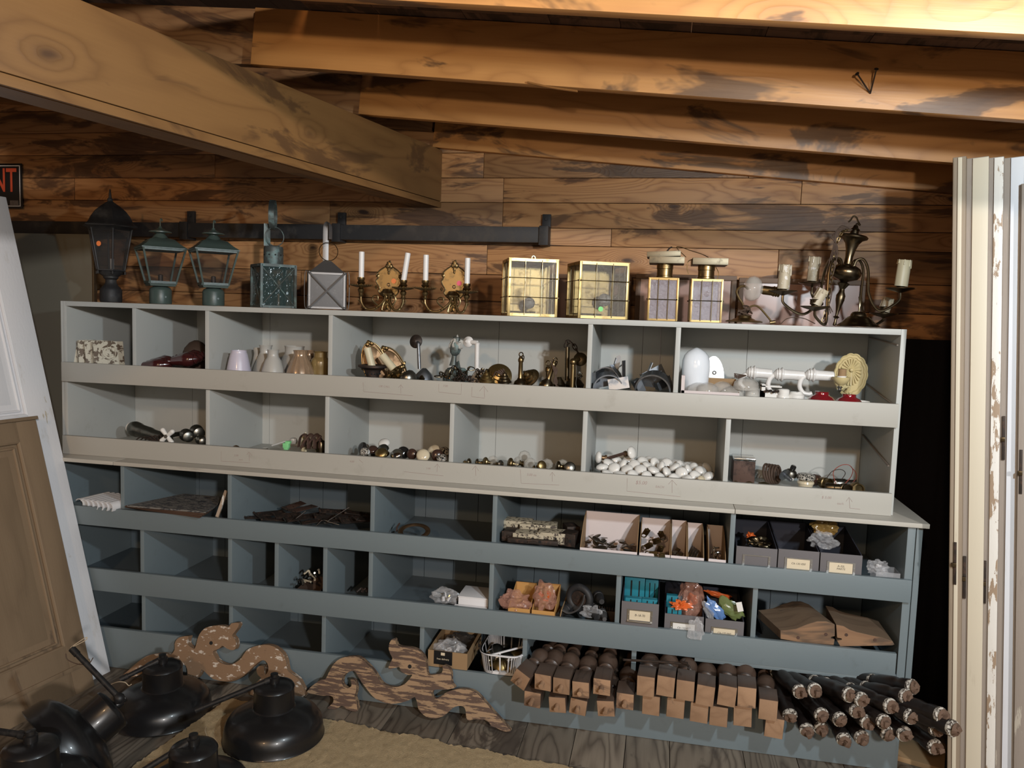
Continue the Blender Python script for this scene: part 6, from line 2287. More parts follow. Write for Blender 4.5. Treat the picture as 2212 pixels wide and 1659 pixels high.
# ================================================================== BLUE UNIT, ROW 3
# nested white mouldings
for i in range(7):
    px = 188 + i * 10.5
    Y = -.03 - .006 * i
    b = MB()
    k = K(px, 1095, Y)
    X = P(px, 1100, Y).x
    n = 10
    vs = []
    for j in range(n + 1):
        a_ = PI * j / n
        for rr_, yy in ((12, 0), (12, .16), (10.6, .16), (10.6, 0)):
            vs.append((rr_ * k * math.cos(a_), yy, rr_ * k * math.sin(a_)))
    fs = []
    for j in range(n):
        for q_ in range(4):
            fs.append((j * 4 + q_, j * 4 + (q_ + 1) % 4, j * 4 + 4 + (q_ + 1) % 4, j * 4 + 4 + q_))
    fs += [(0, 1, 2, 3), (n * 4 + 3, n * 4 + 2, n * 4 + 1, n * 4)]
    b._add(vs, fs)
    o = b.build('curved_moulding', 'white_enamel' if i == 0 else 'white_plastic')
    o.location = (X, Y - .05, .741 + .001 * i)
    o.rotation_euler = (R(0), R(38), R(-10))
    tag(o, 'thin white half-round moulding nested in the far left blue bin, ' + ORD[i] + ' from the left', 'moulding', 'nested white mouldings')
# slate-like sheets
for i in range(4):
    z = .742 + i * .0085
    cs = [PZ(268 + i * 2, 1096 - i * 0.5, z), PZ(432 + i * 4, 1119 - i * 3.5, z), PZ(450 + i * 4, 1108 - i * 3.2, z), PZ(487, 1080 - i, z), PZ(398, 1072 - i, z)]
    cs[3].x = min(cs[3].x, DX[3][1] - .01)
    b = MB()
    n = len(cs)
    vs = [tuple(c) for c in cs] + [(c.x, c.y, c.z + .0065) for c in cs]
    b._add(vs, [tuple(range(n - 1, -1, -1)), tuple(range(n, 2 * n))] + [(j, (j + 1) % n, (j + 1) % n + n, j + n) for j in range(n)])
    solo(b, 'metal_sheet', 'tile_top' if i == 3 else 'tile_edge', ['rust-edged sheet at the bottom of the pile jutting over the lip', 'rust-edged sheet second from the bottom of the pile', 'rust-edged sheet second from the top of the pile', 'mottled black and white sheet on top of the pile'][i], 'sheet', 'pile of rusty sheets')
b = MB()
b.tube([Q(469, 1117, -.075), Q(489, 1060, -.02)], 1, 4, 0, flat=(.006, .012))
solo(b, 'wood_strip', 'white_chip', 'whitish wooden strip leaning against the divider beside the rusty sheets', 'strip')
# strap hinges heap
rn = random.Random(21)
HP = [(545, 1122, .03, 35), (572, 1112, .10, 30), (590, 1124, .0, 40), (612, 1118, .05, 38), (625, 1095, .20, 8), (645, 1100, .18, 12), (636, 1124, .0, 45), (660, 1118, .06, 40), (680, 1126, -.01, 50), (700, 1122, .04, 48), (716, 1108, .10, 52), (730, 1126, .0, 50), (745, 1118, .06, 50), (762, 1126, .0, 46), (775, 1112, .10, 55), (785, 1128, -.01, 40)]
for i, (px, py, Y, az) in enumerate(HP):
    c = P(px, py, Y)
    z = max(c.z - .004 - .003 * (i % 3), S3 + .02)
    L, W_ = .13 + .02 * (i % 3), .034 + .006 * (i % 2)
    t = thing('door_hinge_plate', ('rusty red' if i in (4, 5) else 'dark') + ' hinge plate in the plate heap, ' + ORD[min(i, 13)] + (' from the left' if i < 14 else ' from the left or beyond'), 'hinge plate', (c.x, Y + .05, z), R(90 - az), 'heap of hinge plates')
    if i >= 14:
        t['label'] = ('dark hinge plate next to last before the divider' if i == 14 else 'dark hinge plate touching the divider at the front')
    t.rotation_euler = (R(rn.uniform(6, 24)), R(rn.uniform(-4, 14)), R(90 - az))
    b = MB()
    b.box(-L / 2, L / 2, -W_ / 2, W_ / 2, 0, .003, None, .001)
    b.build('plate', 'rust' if i in (4, 5) else 'dark_iron', t)
    b = MB()
    b.cyl((-L / 2, -W_ / 2, .004), (-L / 2, W_ / 2, .004), .0048, seg=10)
    b.build('barrel', 'nickel' if i in (6, 8, 11) else 'dark_iron', t)
    for j in range(4):
        b = MB()
        b.cyl((-L / 2 + .02 + j * L * .24, (-1) ** j * W_ * .22, .0025), (-L / 2 + .02 + j * L * .24, (-1) ** j * W_ * .22, .0036), .003, seg=8)
        b.build('screw', 'nickel', t)
for i, (pts, lab) in enumerate(((((683, 1137), (697, 1124), (712, 1128), (733, 1134)), 'pale bent wire in front of the hinge plates'), (((708, 1126), (730, 1112), (755, 1096)), 'straight pale wire lying across the hinge plates'), (((640, 1120), (650, 1113), (661, 1104)), 'bright metal strip on the hinge plates'))):
    b = MB()
    b.tube([P(x, y, -.03) for x, y in pts], .0022, 6, 4)
    solo(b, 'wire', 'steel', lab, 'wire')
# ring handle
t = thing('ring_pull', 'brown curved pull handle lying alone in the blue bin', 'handle', (P(895, 1150, .02).x, .02, S3))
b = MB()
b.ring((0, 0, .010), .052, .006, TR(rx=R(18)) @ Matrix.Diagonal((1.15, 1, 1, 1)), 36, 8, flat=(.010, .005))
b.build('ring', 'copper_plate', t)
t.location.z = S3 + .045
b = MB()
b.tube([Q(857, 1147, .03), Q(858, 1138, .05), Q(863, 1131, .08)], .004, 8, 4)
solo(b, 'thin_hook', 'rust', 'thin brown hook left of the curved pull handle', 'hook')
# mortise locks
LK = [(1113, 1136, .06, .13, .034, 0, 'painted lock on top, left, with a square hole'), (1162, 1143, .04, .15, .030, 3, 'painted lock on top, right, cream side up'), (1098, 1160, -.04, .05, .040, 0, 'dark lock at the front left corner'), (1140, 1164, -.05, .12, .034, 2, 'grey-brown lock in the middle of the front row'),
      (1190, 1164, -.04, .11, .042, 2, 'lock with white chips in the front row'), (1225, 1168, -.04, .06, .05, -12, 'dark tilted lock at the right of the pile'), (1150, 1172, -.075, .20, .016, 2, 'long flat lock case lying in front'), (1238, 1152, .08, .05, .05, 25, 'dark lock standing behind, next to the white card bin')]
for i, (px, py, Y, L, H_, az, lab) in enumerate(LK):
    c = P(px, py, Y)
    t = thing('mortise_lock', lab, 'lock', (c.x, Y + .01, max(c.z - H_ / 2, S3 + .001)), R(az), 'pile of old mortise locks')
    m_ = 'lock_paint' if i in (0, 1, 3, 4) else 'dark_iron'
    b = MB()
    b.box(-L / 2, L / 2, 0, .075, 0, H_, None, .002)
    b.build('case', m_, t)
    b = MB()
    b.box(-L / 2 - .004, L / 2 + .004, -.003, 0, -.001 if i != 1 else 0, H_ + .001, None, .001)
    b.box(-L * .1, L * .08, -.009, -.003, H_ * .3, H_ * .7)
    b.build('face_plate', m_, t)
    b = MB()
    b.box(L * .12, L * .12 + .010, -.0045, -.003, H_ * .35, H_ * .35 + .010)
    b.build('key_hole', 'gap_dark', t)


# card parts bins
def card_bin(px0, px1, pyt, pyf, label, hz=.0):
    Yf, Yb = -.080, .13
    x0, x1 = P(px0, pyf, Yf).x, P(px1, pyf, Yf).x
    z = S3 + .001
    zb_ = P((px0 + px1) / 2 + 6, pyt, Yb).z - z
    t = thing('parts_bin', label, 'parts bin', (x0, Yf, z), group='row of white-fronted card bins')
    W_, D_ = x1 - x0, Yb - Yf
    th = .0025
    hf = .078
    b = MB()
    b.box(0, W_, 0, D_, 0, th)
    b.build('bottom', 'card_brown', t)
    b = MB()
    b.box(0, W_, -th, 0, 0, hf)
    b.build('front', 'card_white', t)
    b = MB()
    b.box(0, W_, D_ - th, D_, th, zb_)
    b.build('back', 'card_white', t)
    for xx in (0, W_ - th):
        n = 8
        b = MB()
        prof = [(0, th), (D_ - th, th), (D_ - th, zb_)] + [((D_ - th) * (1 - j / n) * 1.0, hf + (zb_ - hf) * (math.cos(PI / 2 * j / n)) ** .8) for j in range(1, n + 1)]
        b._add([(xx, y, zz) for y, zz in prof] + [(xx + th, y, zz) for y, zz in prof], [tuple(range(len(prof))), tuple(range(2 * len(prof) - 1, len(prof) - 1, -1))] + [(j, (j + 1) % len(prof), (j + 1) % len(prof) + len(prof), j + len(prof)) for j in range(len(prof))])
        b.build('side', 'card_brown', t)
    return x0, W_, z


x0, W_, z = card_bin(1253, 1377, 1107, 1180, 'widest white card bin, full of oval keyhole plates')
rn = random.Random(2)
pz = None
for i in range(34):
    if pz is None:
        b = MB()
        b.lathe([(.020, 0), (.0205, .001), (.017, .0022), (.004, .003)], 18, Matrix.Diagonal((.62, 1, 1, 1)))
        pz = b.build('oval_plate', 'nickel')
        o = pz
        tag(o, '', 'escutcheon', 'oval keyhole plates in the widest card bin')
    else:
        o = dup(pz)
    o['label'] = 'small oval keyhole plate in the loose heap inside the widest card bin'
    fx = rn.random()
    o.location = (x0 + .02 + fx * (W_ - .04), -.06 + rn.random() * .13, z + .062 + .028 * (1 - fx) * rn.random() + rn.random() * .012)
    o.rotation_euler = (rn.uniform(-.6, .6), rn.uniform(-.6, .6), rn.uniform(0, 6))
x0, W_, z = card_bin(1381, 1448, 1120, 1190, 'white card bin with old latches and ring pulls, second from the left')
for i, (dx, dz, dy, az) in enumerate(((.02, .125, .09, 20), (.06, .105, .05, 60), (.085, .12, .09, -30), (.03, .09, .02, 45), (.08, .085, .0, 10), (.05, .075, -.03, 80), (.09, .068, -.04, -15))):
    t = thing('cupboard_latch', 'old brass ring latch in the second card bin, ' + ['standing at the back left', 'lying in the middle', 'at the back right', 'left below the top ones', 'right below the top ones', 'at the bottom front', 'near the front right corner'][i], 'latch', (x0 + dx, -.05 + dy, z + dz), group='latches in the second card bin')
    t.rotation_euler = (R(-60), R(az), R(10))
    b = MB()
    b.box(-.012, .012, -.022, .010, 0, .004, None, .001)
    b.cyl((0, -.02, .004), (0, .0, .010), .006, seg=10)
    b.build('latch_plate', 'brass', t)
    b = MB()
    b.ring((0, .020, .005), .010, .0028, None, 18, 6)
    b.build('ring_pull', 'brass_pale', t)
x0, W_, z = card_bin(1449, 1484, 1124, 1199, 'narrow white card bin with cream bits, third from the left')
for i in range(5):
    b = MB()
    b.box(-.012, .012, -.008, .008, 0, .006, TR(x0 + .018 + .008 * (i % 3), -.06 + .02 * i, z + .058 + .004 * i, rx=i, rz=i * 1.3), .001)
    solo(b, 'metal_clip', 'brass_pale' if i % 2 else 'bronze', 'small pale metal clip at the bottom of the third card bin', 'clip', 'clips in the third card bin')
x0, W_, z = card_bin(1485, 1521, 1130, 1203, 'narrow white card bin with stacked silver strips, fourth from the left')
for i in range(8):
    b = MB()
    b.box(-.006, .006, -.05, .05, 0, .0015, TR(x0 + .013 + .004 * i, -.01 - .003 * i, z + .082 - .002 * i, ry=R(62), rx=R(14)), .0003)
    solo(b, 'metal_strip', 'chrome' if i % 2 else 'nickel', 'thin silver strip in the fourth card bin, ' + ORD[i] + ' from the left', 'metal strip', 'silver strips in the fourth card bin')
x0, W_, z = card_bin(1530, 1568, 1135, 1212, 'narrow white card bin with chrome bits, nearest the divider')
for i in range(7):
    b = MB()
    b.tube([(-.012, 0, 0), (0, 0, .006 * (i % 2)), (.014, 0, 0)], .0035, 8, 3, TR(x0 + .02 + .007 * (i % 4), -.05 + .013 * i, z + .068 + .004 * i, rz=i * 1.1, ry=.6 * (i % 3)))
    solo(b, 'chrome_bit', 'chrome', 'small bent chrome piece in the last card bin', 'metal part', 'chrome pieces in the last card bin')


# grey card drawers with label holders
def drawer(px0, px1, pyt, Yf, depth, zfloor, hh, label, lab_txt=None, paper=True, low=.0, group='grey card drawers', ztop=None, plate_py=None, big=False):
    x0, x1 = P(px0, pyt, Yf).x, P(px1, pyt, Yf).x
    W_ = x1 - x0
    zt_ = P((px0 + px1) / 2, pyt, Yf).z
    hh = zt_ - zfloor
    th = .0035
    t = thing('file_drawer', label, 'drawer', (x0, Yf, zfloor), group=group)
    b = MB()
    b.box(0, W_, 0, th, 0, hh, None, .0008)
    b.build('front', 'box_grey', t)
    b = MB()
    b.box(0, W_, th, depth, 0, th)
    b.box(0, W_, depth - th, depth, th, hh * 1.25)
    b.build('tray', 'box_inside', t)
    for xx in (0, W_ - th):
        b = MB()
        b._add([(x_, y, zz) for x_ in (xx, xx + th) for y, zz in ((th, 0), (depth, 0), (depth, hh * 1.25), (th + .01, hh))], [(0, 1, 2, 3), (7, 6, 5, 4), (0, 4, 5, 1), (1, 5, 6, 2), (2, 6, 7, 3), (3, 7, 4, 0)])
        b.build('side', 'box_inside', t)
    q_ = hh - low
    cx, hx, hz_ = W_ * .5, W_ * .34, .0225
    cz = q_ - .052 if not big else q_ - .05
    b = MB()
    for (a0, a1, c0, c1) in ((cx - hx, cx + hx, cz + hz_ - .004, cz + hz_), (cx - hx, cx - hx + .008, cz - hz_, cz + hz_ - .004), (cx + hx - .008, cx + hx, cz - hz_, cz + hz_ - .004)):
        b.box(a0, a1, -.003, 0, c0, c1)
    b.box(cx - hx, cx + hx, -.010, 0, cz - hz_ - .004, cz - hz_, None, .001)
    fr = b.build('label_holder', 'steel', t)
    b = MB()
    for s_ in (-1, 1):
        b = MB()
        b.cyl((cx + s_ * (hx - .004), -.0035, cz), (cx + s_ * (hx - .004), -.005, cz), .002, seg=8)
        b.build('rivet', 'steel', fr)
    if paper:
        b = MB()
        b.box(cx - hx + .009, cx + hx - .009, -.0015, -.0002, cz - hz_ + .002, cz + hz_ - .005)
        pp = b.build('label_paper', 'paper', t)
        if lab_txt:
            text_mesh('handwriting', lab_txt, .0125 if len(lab_txt) < 8 else .0105, 'ink', pp, Matrix.Translation((cx, -.0018, cz)), shear=.2, th=.0001)
    return t, x0, W_, hh


drawer(1591, 1680, 1183, -.080, .30, S3 + .001, 0, 'grey card drawer with an empty label holder, left of three', None, False)
drawer(1682, 1771, 1189, -.080, .30, S3 + .001, 0, 'grey card drawer with a cream label, middle of three', 'C6-132-050')
drawer(1773, 1864, 1197, -.080, .30, S3 + .001, 0, 'grey card drawer with a cream label and stained corner, right of three', 'A-32L\nPARTS')


def bag(px, py, Y, sx, sy, sz, mat, label, seed, cat='plastic bag', group=None, zmin=None, amp=.36, name='plastic_bag', rot=(0, 0, 0), inner=None):
    k = K(px, py, Y)
    b = MB()
    b.blob(sx * k, sy * k, sz * k, None, seed=seed, amp=amp, fr=2.4, sub=4)
    o = b.build(name, mat, sharp=24)
    c = P(px, py, Y)
    if zmin is not None:
        c.z = max(c.z, zmin + .75 * sz * k)
    o.location = c
    o.rotation_euler = rot
    tag(o, label, cat, group)
    if inner:
        rn_ = random.Random(seed)
        for (im, n_, s_) in inner:
            b = MB()
            for j in range(n_):
                b.box(-1, 1, -.6, .6, -.3, .3, TR(rn_.uniform(-.5, .5) * sx * k, rn_.uniform(-.4, .4) * sy * k, rn_.uniform(-.4, .4) * sz * k, rn_.uniform(0, 3), rn_.uniform(0, 3), rn_.uniform(0, 3), s_ * k))
            b.build('contents', im, o)
    return o


bag(1640, 1172, .04, 26, 20, 12, 'bronze', 'crumpled bronze-coloured packing in the left grey drawer', 31, 'packing', name='packing')
bag(1622, 1158, .12, 9, 10, 7, 'orange_part', 'orange packet glimpsed at the back of the left grey drawer', 32, 'packet', name='packet')
bag(1778, 1168, .02, 26, 20, 18, 'bag', 'clear crinkled plastic bag rising from the right grey drawer', 33)
bag(1782, 1140, .14, 26, 14, 17, 'amber_bag', 'amber plastic bag up behind the clear one in the blue bin', 34)
bag(1895, 1226, -.04, 22, 16, 16, 'bag', 'clear plastic bag of small parts right of the grey drawers', 35, zmin=S3, inner=[('white_plastic', 3, 4)])
b = MB()
for (a0, a1, c0, c1, z0, z1) in ((0, .085, 0, .002, 0, .05), (0, .002, .002, .08, 0, .05), (.083, .085, .002, .08, 0, .05), (0, .085, .078, .08, 0, .05), (0.002, .083, .002, .078, 0, .002)):
    b.box(a0, a1, c0, c1, z0, z1)
o = b.build('clear_tray', 'bag')
o.location = (P(1892, 1245, -.06).x, -.06, S3 + .03)
tag(o, 'small clear plastic tray against the right end of the blue unit', 'tray')

# ================================================================== ROW 4
t = open_carton('dark_carton', 'small dark open box of twisted scraps in the narrow blue bin', 1268, -.06, .10, S4 + .001, 641, 690, .082, .075, ('wire_brown', 'wire_brown'))
rn = random.Random(8)
for i in range(8):
    b = MB()
    c = P(655 + i * 5, 1264 - (i % 4) * 6 - i, -.02 + .02 * (i % 3))
    b.tube([c, c + Vector((rn.uniform(-.02, .02), .01, rn.uniform(0, .02))), c + Vector((rn.uniform(-.03, .03), -.01, rn.uniform(0, .03)))], .0045, 7, 5)
    solo(b, 'twisted_scrap', 'lock_paint' if i % 2 else 'nickel', 'twisted metal scrap in the small dark box, ' + ORD[i] + ' from the left', 'scrap', 'scraps in the small dark box')
for i in range(3):
    b = MB()
    c = Q(770 + i * 10, 1279, -.05)
    b.tube([c, c + Vector((.015, .02, .012)), c + Vector((.03, 0, .004))], .005, 7, 4)
    solo(b, 'dark_scrap', 'dark_iron', 'dark scrap lying low in the third narrow blue bin, ' + ORD[i] + ' from the left', 'scrap', 'dark scraps in the narrow bin')
bag(962, 1288, -.03, 27, 18, 17, 'bag', 'clear bag with white and gold screw caps, left of the flat white box', 41, inner=[('white_plastic', 4, 5), ('brass_bright', 3, 4)])
t = thing('white_box', 'flat white carton box lying in the middle blue row', 'box', (P(990, 1300, -.05).x, -.05, S4 + .080))
W_ = P(1054, 1300, -.05).x - P(990, 1300, -.05).x
b = MB()
b.box(0, W_, 0, .13, 0, .032, None, .001)
b.build('tray', 'white_plastic', t)
b = MB()
b.box(-.002, W_ + .0, -.004, .13, .033, .037, None, .001)
b.build('lid', 'white_plastic', t)
b = MB()
b.box(-.012, W_ + .001, -.028, -.003, -.002, .001)
b.build('front_flap', 'white_plastic', t)
b = MB()
b.box(0.0, W_, .0, .12, -.079, -.003)
b.build('base', 'card_white', t)
open_carton('orange_box', 'small orange-edged box with a bag, left of two', 1300, -.075, .10, S4 + .001, 1098, 1145, .150, .098, ('card_orange', 'card_orange'))
open_carton('orange_box', 'small orange-edged box packed with an orange bag, right of two', 1305, -.075, .10, S4 + .001, 1149, 1199, .155, .098, ('card_orange', 'card_orange'))
bag(1112, 1300, -.055, 30, 14, 22, 'bag_orange', 'clear bag with pinkish parts spilling over the left orange box', 51)
bag(1176, 1290, -.03, 24, 20, 30, 'bag_orange', 'clear bag with bright orange parts in the right orange box', 52, inner=[('orange_part', 4, 6)])
# dark castors and curved irons
t = thing('castor', 'dark rubber-tyred ring standing on edge in the parts heap', 'castor', P(1252, 1292, .0))
k = K(1252, 1292, 0)
b = MB()
b.ring((0, 0, 0), 24 * k, 8 * k, TR(rx=PI / 2, rz=R(-20)), 32, 10)
b.build('tyre', 'lamp_black', t)
b = MB()
b.lathe(sc([(17, -5), (18, 0), (17, 5)], k), 24, TR(rx=PI / 2, rz=R(-20)))
b.build('hub', 'dark_iron', t)
for i, (a_, c_, r0, lab) in enumerate((((1232, 1310), (1205, 1330), 11, 'dark rounded iron at the left of the castor heap'), ((1268, 1305), (1290, 1334), 15, 'dark grooved knob pointing to the viewer in the castor heap'), ((1300, 1320), (1306, 1338), 9, 'small grey cylinder right of the grooved knob'), ((1290, 1284), (1300, 1300), 11, 'dark round iron behind the grooved knob'))):
    b = MB()
    A, B_ = P(*a_, .02), P(*c_, -.06)
    k = K(*a_, 0)
    L = (B_ - A).length / k
    b.lathe(sc([(r0 * .6, 0), (r0, L * .1), (r0, L * .35), (r0 * .85, L * .38), (r0 * .95, L * .45), (r0 * .8, L * .6), (r0 * .85, L * .65), (r0 * .6, L * .85), (r0 * .5, L)], k), 22, align(A, B_))
    solo(b, 'cast_part', 'lamp_black' if i != 2 else 'pewter', lab, 'cast part', 'cast irons in the castor heap')
b = MB()
b.tube([P(1216, 1318, -.06), P(1230, 1324, -.07), P(1246, 1318, -.07), P(1258, 1302, -.05), P(1262, 1286, -.03)], 1, 8, 6, flat=(.010, .004))
solo(b, 'curved_strap', 'pewter', 'curved grey strap in front of the rubber ring', 'strap')
t = thing('brush_plate', 'dark bristled plate at the right of the castor heap', 'brush', (P(1290, 1330, .0).x, 0.02, S4 + .09))
b = MB()
b.box(0, .075, 0, .02, -.07, .0, None, .002)
b.build('plate', 'dark_iron', t)
b = MB()
for j in range(7):
    b.cyl((.006 + j * .0105, .01, 0), (.006 + j * .0105, .01, .014), .0022, seg=6)
b.build('pins', 'dark_iron', t)
bag(1278, 1322, -.04, 20, 10, 14, 'bag', 'clear bag scraps wrapped around the cast irons', 53)
b = MB()
b.box(0, .004, 0, .16, 0, .11, TR(P(1203, 1320, -.07).x, -.07, S4 + .002, ry=R(9)))
solo(b, 'card_divider', 'card_brown', 'leaning card edge between orange box and castor heap', 'card')

dA, xA, WA, hA = drawer(1343, 1424, 1302, ly - .004 if False else -.100 + .002, .28, S4 + .001, 0, 'grey card drawer standing proud of the lip, packed with teal boxes', 'B-18-70', group='grey card drawers with packets')
dB, xB, WB, hB = drawer(1436, 1521, 1329, -.079, .28, S4 + .001, 0, 'grey card drawer with white label C6-132-077 under a plastic bag', 'C6-132-077', group='grey card drawers with packets')
dC, xC, WC, hC = drawer(1524, 1608, 1340, -.079, .28, S4 + .001, 0, 'grey card drawer with blue and green packets', 'C6-132-060', group='grey card drawers with packets')
for o in kids(dB):
    if o.name.startswith('label_paper'):
        o.data.materials[0] = M['paper_white']
# teal boxes
for i, (px0, px1, pt, Y, hh_) in enumerate(((1350, 1394, 1246, .05, .12), (1395, 1423, 1252, .05, .12), (1351, 1386, 1291, -.06, .05), (1387, 1421, 1294, -.06, .05), (1440, 1474, 1286, .02, .05), (1442, 1473, 1312, -.05, .05))):
    x0, x1 = P(px0, pt, Y).x, P(px1, pt, Y).x
    zt_ = P(px0, pt, Y).z
    b = MB()
    b.box(0, x1 - x0, 0, .03, 0, hh_, None, .002)
    t = thing('teal_case', 'teal plastic case, ' + ['tall left one at the back', 'tall right one at the back', 'low left one in front of the tall cases', 'low right one in front of the tall cases', 'stacked one in the middle drawer', 'lower bright one in the middle drawer'][i], 'case', (x0, Y, zt_ - hh_), group='teal cases')
    b.build('case', 'teal', t)
    b = MB()
    b.box((x1 - x0) * .3, (x1 - x0) * .38, -.001, 0, hh_ * .2, hh_ * .9)
    b.box((x1 - x0) * .7, (x1 - x0) * .76, -.001, 0, hh_ * .2, hh_ * .9)
    b.build('slots', 'gap_dark', t)
bag(1491, 1300, .02, 24, 18, 42, 'bag_orange', 'tall clear bag with orange pieces in the middle drawer', 61, inner=[('orange_part', 3, 9)])
bag(1470, 1308, -.05, 17, 8, 10, 'orange_part', 'bright orange piece at the mouth of the tall bag', 62, 'plastic piece', name='orange_piece', amp=.7)
bag(1503, 1362, -.108, 16, 4, 26, 'bag', 'clear plastic bag hanging over the front of the middle drawer', 63)
for i, (px, py, az, w_, h_, mt, nm, lab, Y) in enumerate(((1545, 1318, -38, 20, 50, 'bag_blue', 'seed_packet', 'blue packet leaning left in the right drawer', -.03), (1530, 1322, -30, 14, 40, 'bag', 'seed_packet', 'dark clear packet left of the blue one', -.04), (1578, 1315, -50, 26, 56, 'bag_green', 'seed_packet', 'green packet leaning over the right drawer', -.02), (1552, 1285, -80, 10, 48, 'orange_part', 'seed_packet', 'orange box edge behind the packets', .10))):
    k = K(px, py, Y)
    b = MB()
    b.blob(w_ * .6 * k, 6 * k, h_ * .55 * k, None, seed=70 + i, amp=.35, sub=3, base=False)
    o = b.build(nm, mt, sharp=24)
    o.location = P(px, py, Y)
    o.rotation_euler = (R(-10), R(az), R(10))
    tag(o, lab, 'packet', 'packets in the right grey drawer')
b = MB()
b.box(0, .022, 0, .001, 0, .036, TR(rx=R(-10), ry=R(-15)))
o = b.build('packet_tag', 'paper_white')
o.location = P(1594, 1322, -.06)
tag(o, 'small white tag on the green packet', 'tag')

# corbels
def corbel(pts, Yf, dep, label, dx):
    cs = [P(x, y, Yf) for x, y in pts]
    x0 = min(c.x for c in cs)
    z0 = min(c.z for c in cs)
    t = thing('wooden_corbel', label, 'corbel', (x0, Yf, max(z0, S4)), group='pair of old wooden corbels')
    poly = [(c.x - x0, c.z - z0) for c in cs]
    b = MB()
    n = len(poly)
    vs = [(x, 0, z) for x, z in poly] + [(x + dx, dep, z - (.0)) for x, z in poly]
    b._add(vs, [tuple(range(n)), tuple(range(2 * n - 1, n - 1, -1))] + [(i, i + n, (i + 1) % n + n, (i + 1) % n) for i in range(n)])
    b.build('block', 'corbel_wood', t, sharp=30)
    b = MB()
    b._add([(x * .985 + .001, -.001, z * .97 + .001) for x, z in poly[:-2] + poly[-2:]] + [(x * .985 + .001, 0, z * .97 + .001) for x, z in poly], [tuple(range(n)), tuple(range(2 * n - 1, n - 1, -1))] + [(i, i + n, (i + 1) % n + n, (i + 1) % n) for i in range(n)])
    b.build('cut_face', 'corbel_face', t, sharp=30)
    return t, poly


t, pl = corbel([(1686, 1362), (1700, 1361), (1720, 1358), (1745, 1348), (1765, 1342), (1785, 1342), (1803, 1349), (1803, 1374), (1795, 1376), (1795, 1379), (1803, 1381), (1801, 1393), (1740, 1389), (1686, 1380)], -.075, .20, 'worn wooden corbel with curved top, left of the pair', -.06)
b = MB()
for (px, py) in ((1724, 1377), (1784, 1370)):
    c = P(px, py, -.075) - t.location
    b.cyl((c.x, -.001, c.z), (c.x, -.003, c.z), .006, seg=12)
b.build('plugs', 'rust', t)
t, pl = corbel([(1806, 1349), (1822, 1352), (1835, 1360), (1850, 1365), (1880, 1372), (1905, 1377), (1928, 1385), (1932, 1392), (1928, 1394), (1880, 1395), (1815, 1396), (1808, 1384), (1818, 1382), (1818, 1379), (1808, 1377)], -.075, .20, 'worn wooden corbel with curved top, right of the pair', .0)
b = MB()
for (px, py) in ((1828, 1371), (1890, 1382)):
    c = P(px, py, -.075) - t.location
    b.cyl((c.x, -.001, c.z), (c.x, -.003, c.z), .006, seg=12)
b.build('plugs', 'rust', t)

# ================================================================== ROW 5
t = open_carton('delivery_box', 'brown cardboard box with black free delivery print, full of bagged parts', 1440, -.095, .16, .188, 924, 1009, .078, .070, ('card_brown', 'card_brown'))
W_ = P(1009, 1440, -.095).x - P(924, 1440, -.095).x
b = MB()
b.box(W_ * .15, W_ * .62, -.0008, 0, .012, .070)
lb = b.build('printed_label', 'sign_black', t)
text_mesh('print_text', 'free delivery', .0105, 'paper', lb, Matrix.Translation((W_ * .385, -.0011, .036)), th=.0001)
b = MB()
b.box(W_ * .33, W_ * .43, -.0012, -.0009, .052, .064)
b.build('print_mark', 'paper', lb)
bag(972, 1408, -.02, 34, 26, 26, 'bag', 'clear and silver plastic bags filling the free delivery box', 81, inner=[('white_plastic', 5, 6), ('chrome', 4, 6)])
bag(1000, 1388, .10, 34, 18, 22, 'glass_dark', 'dark clear bag standing at the back of the free delivery box', 82)
# basket
x0, x1 = P(1030, 1455, -.11).x, P(1128, 1462, -.11).x
W_, D_, H_ = x1 - x0, .27, .085
t = thing('plastic_basket', 'white slotted plastic basket of brass and steel door knobs', 'basket', (x0, -.115, .189))
b = MB()
rx_ = W_ / 2
pts_t = [(rx_ + (rx_ - .002) * math.copysign(abs(math.cos(a_)) ** .45, math.cos(a_)), D_ / 2 + (D_ / 2 - .002) * math.copysign(abs(math.sin(a_)) ** .45, math.sin(a_))) for a_ in [2 * PI * j / 48 for j in range(84)]]
b.tube([(x, y, H_) for x, y in pts_t + pts_t[:1]], 1, 6, 0, flat=(.006, .004))
b.build('rim', 'white_plastic', t)
b = MB()
for x, y in pts_t:
    b.tube([(rx_ + (x - rx_) * .86, D_ / 2 + (y - D_ / 2) * .9, .006), (x, y, H_)], 1, 4, 0, flat=(.003, .0015))
b.build('slotted_wall', 'white_plastic', t)
b = MB()
n = len(pts_t)
lo_ = [(rx_ + (x - rx_) * .86, D_ / 2 + (y - D_ / 2) * .9, .0) for x, y in pts_t]
b._add(lo_ + [(x, y, .012) for x, y, z in lo_], [tuple(range(n - 1, -1, -1)), tuple(range(n, 2 * n))] + [(i, (i + 1) % n, (i + 1) % n + n, i + n) for i in range(n)])
b.build('floor_tray', 'white_plastic', t)
BK = [(1070, 1412, .02, 17, 'chrome', 'large steel-and-brass knob at the top of the basket heap'), (1095, 1428, -.02, 15, 'chrome', 'steel knob in the middle of the basket'), (1082, 1440, -.06, 14, 'brass_bright', 'bright brass knob at the front of the basket'), (1115, 1424, .0, 16, 'brass_bright', 'brass knob at the right side of the basket'), (1066, 1440, -.04, 11, 'brass_bright', 'brass knob at the front left of the basket'), (1108, 1442, -.07, 12, 'brass', 'dull brass knob at the front right of the basket'), (1060, 1425, .0, 12, 'bronze', 'dark knob at the left of the basket heap')]
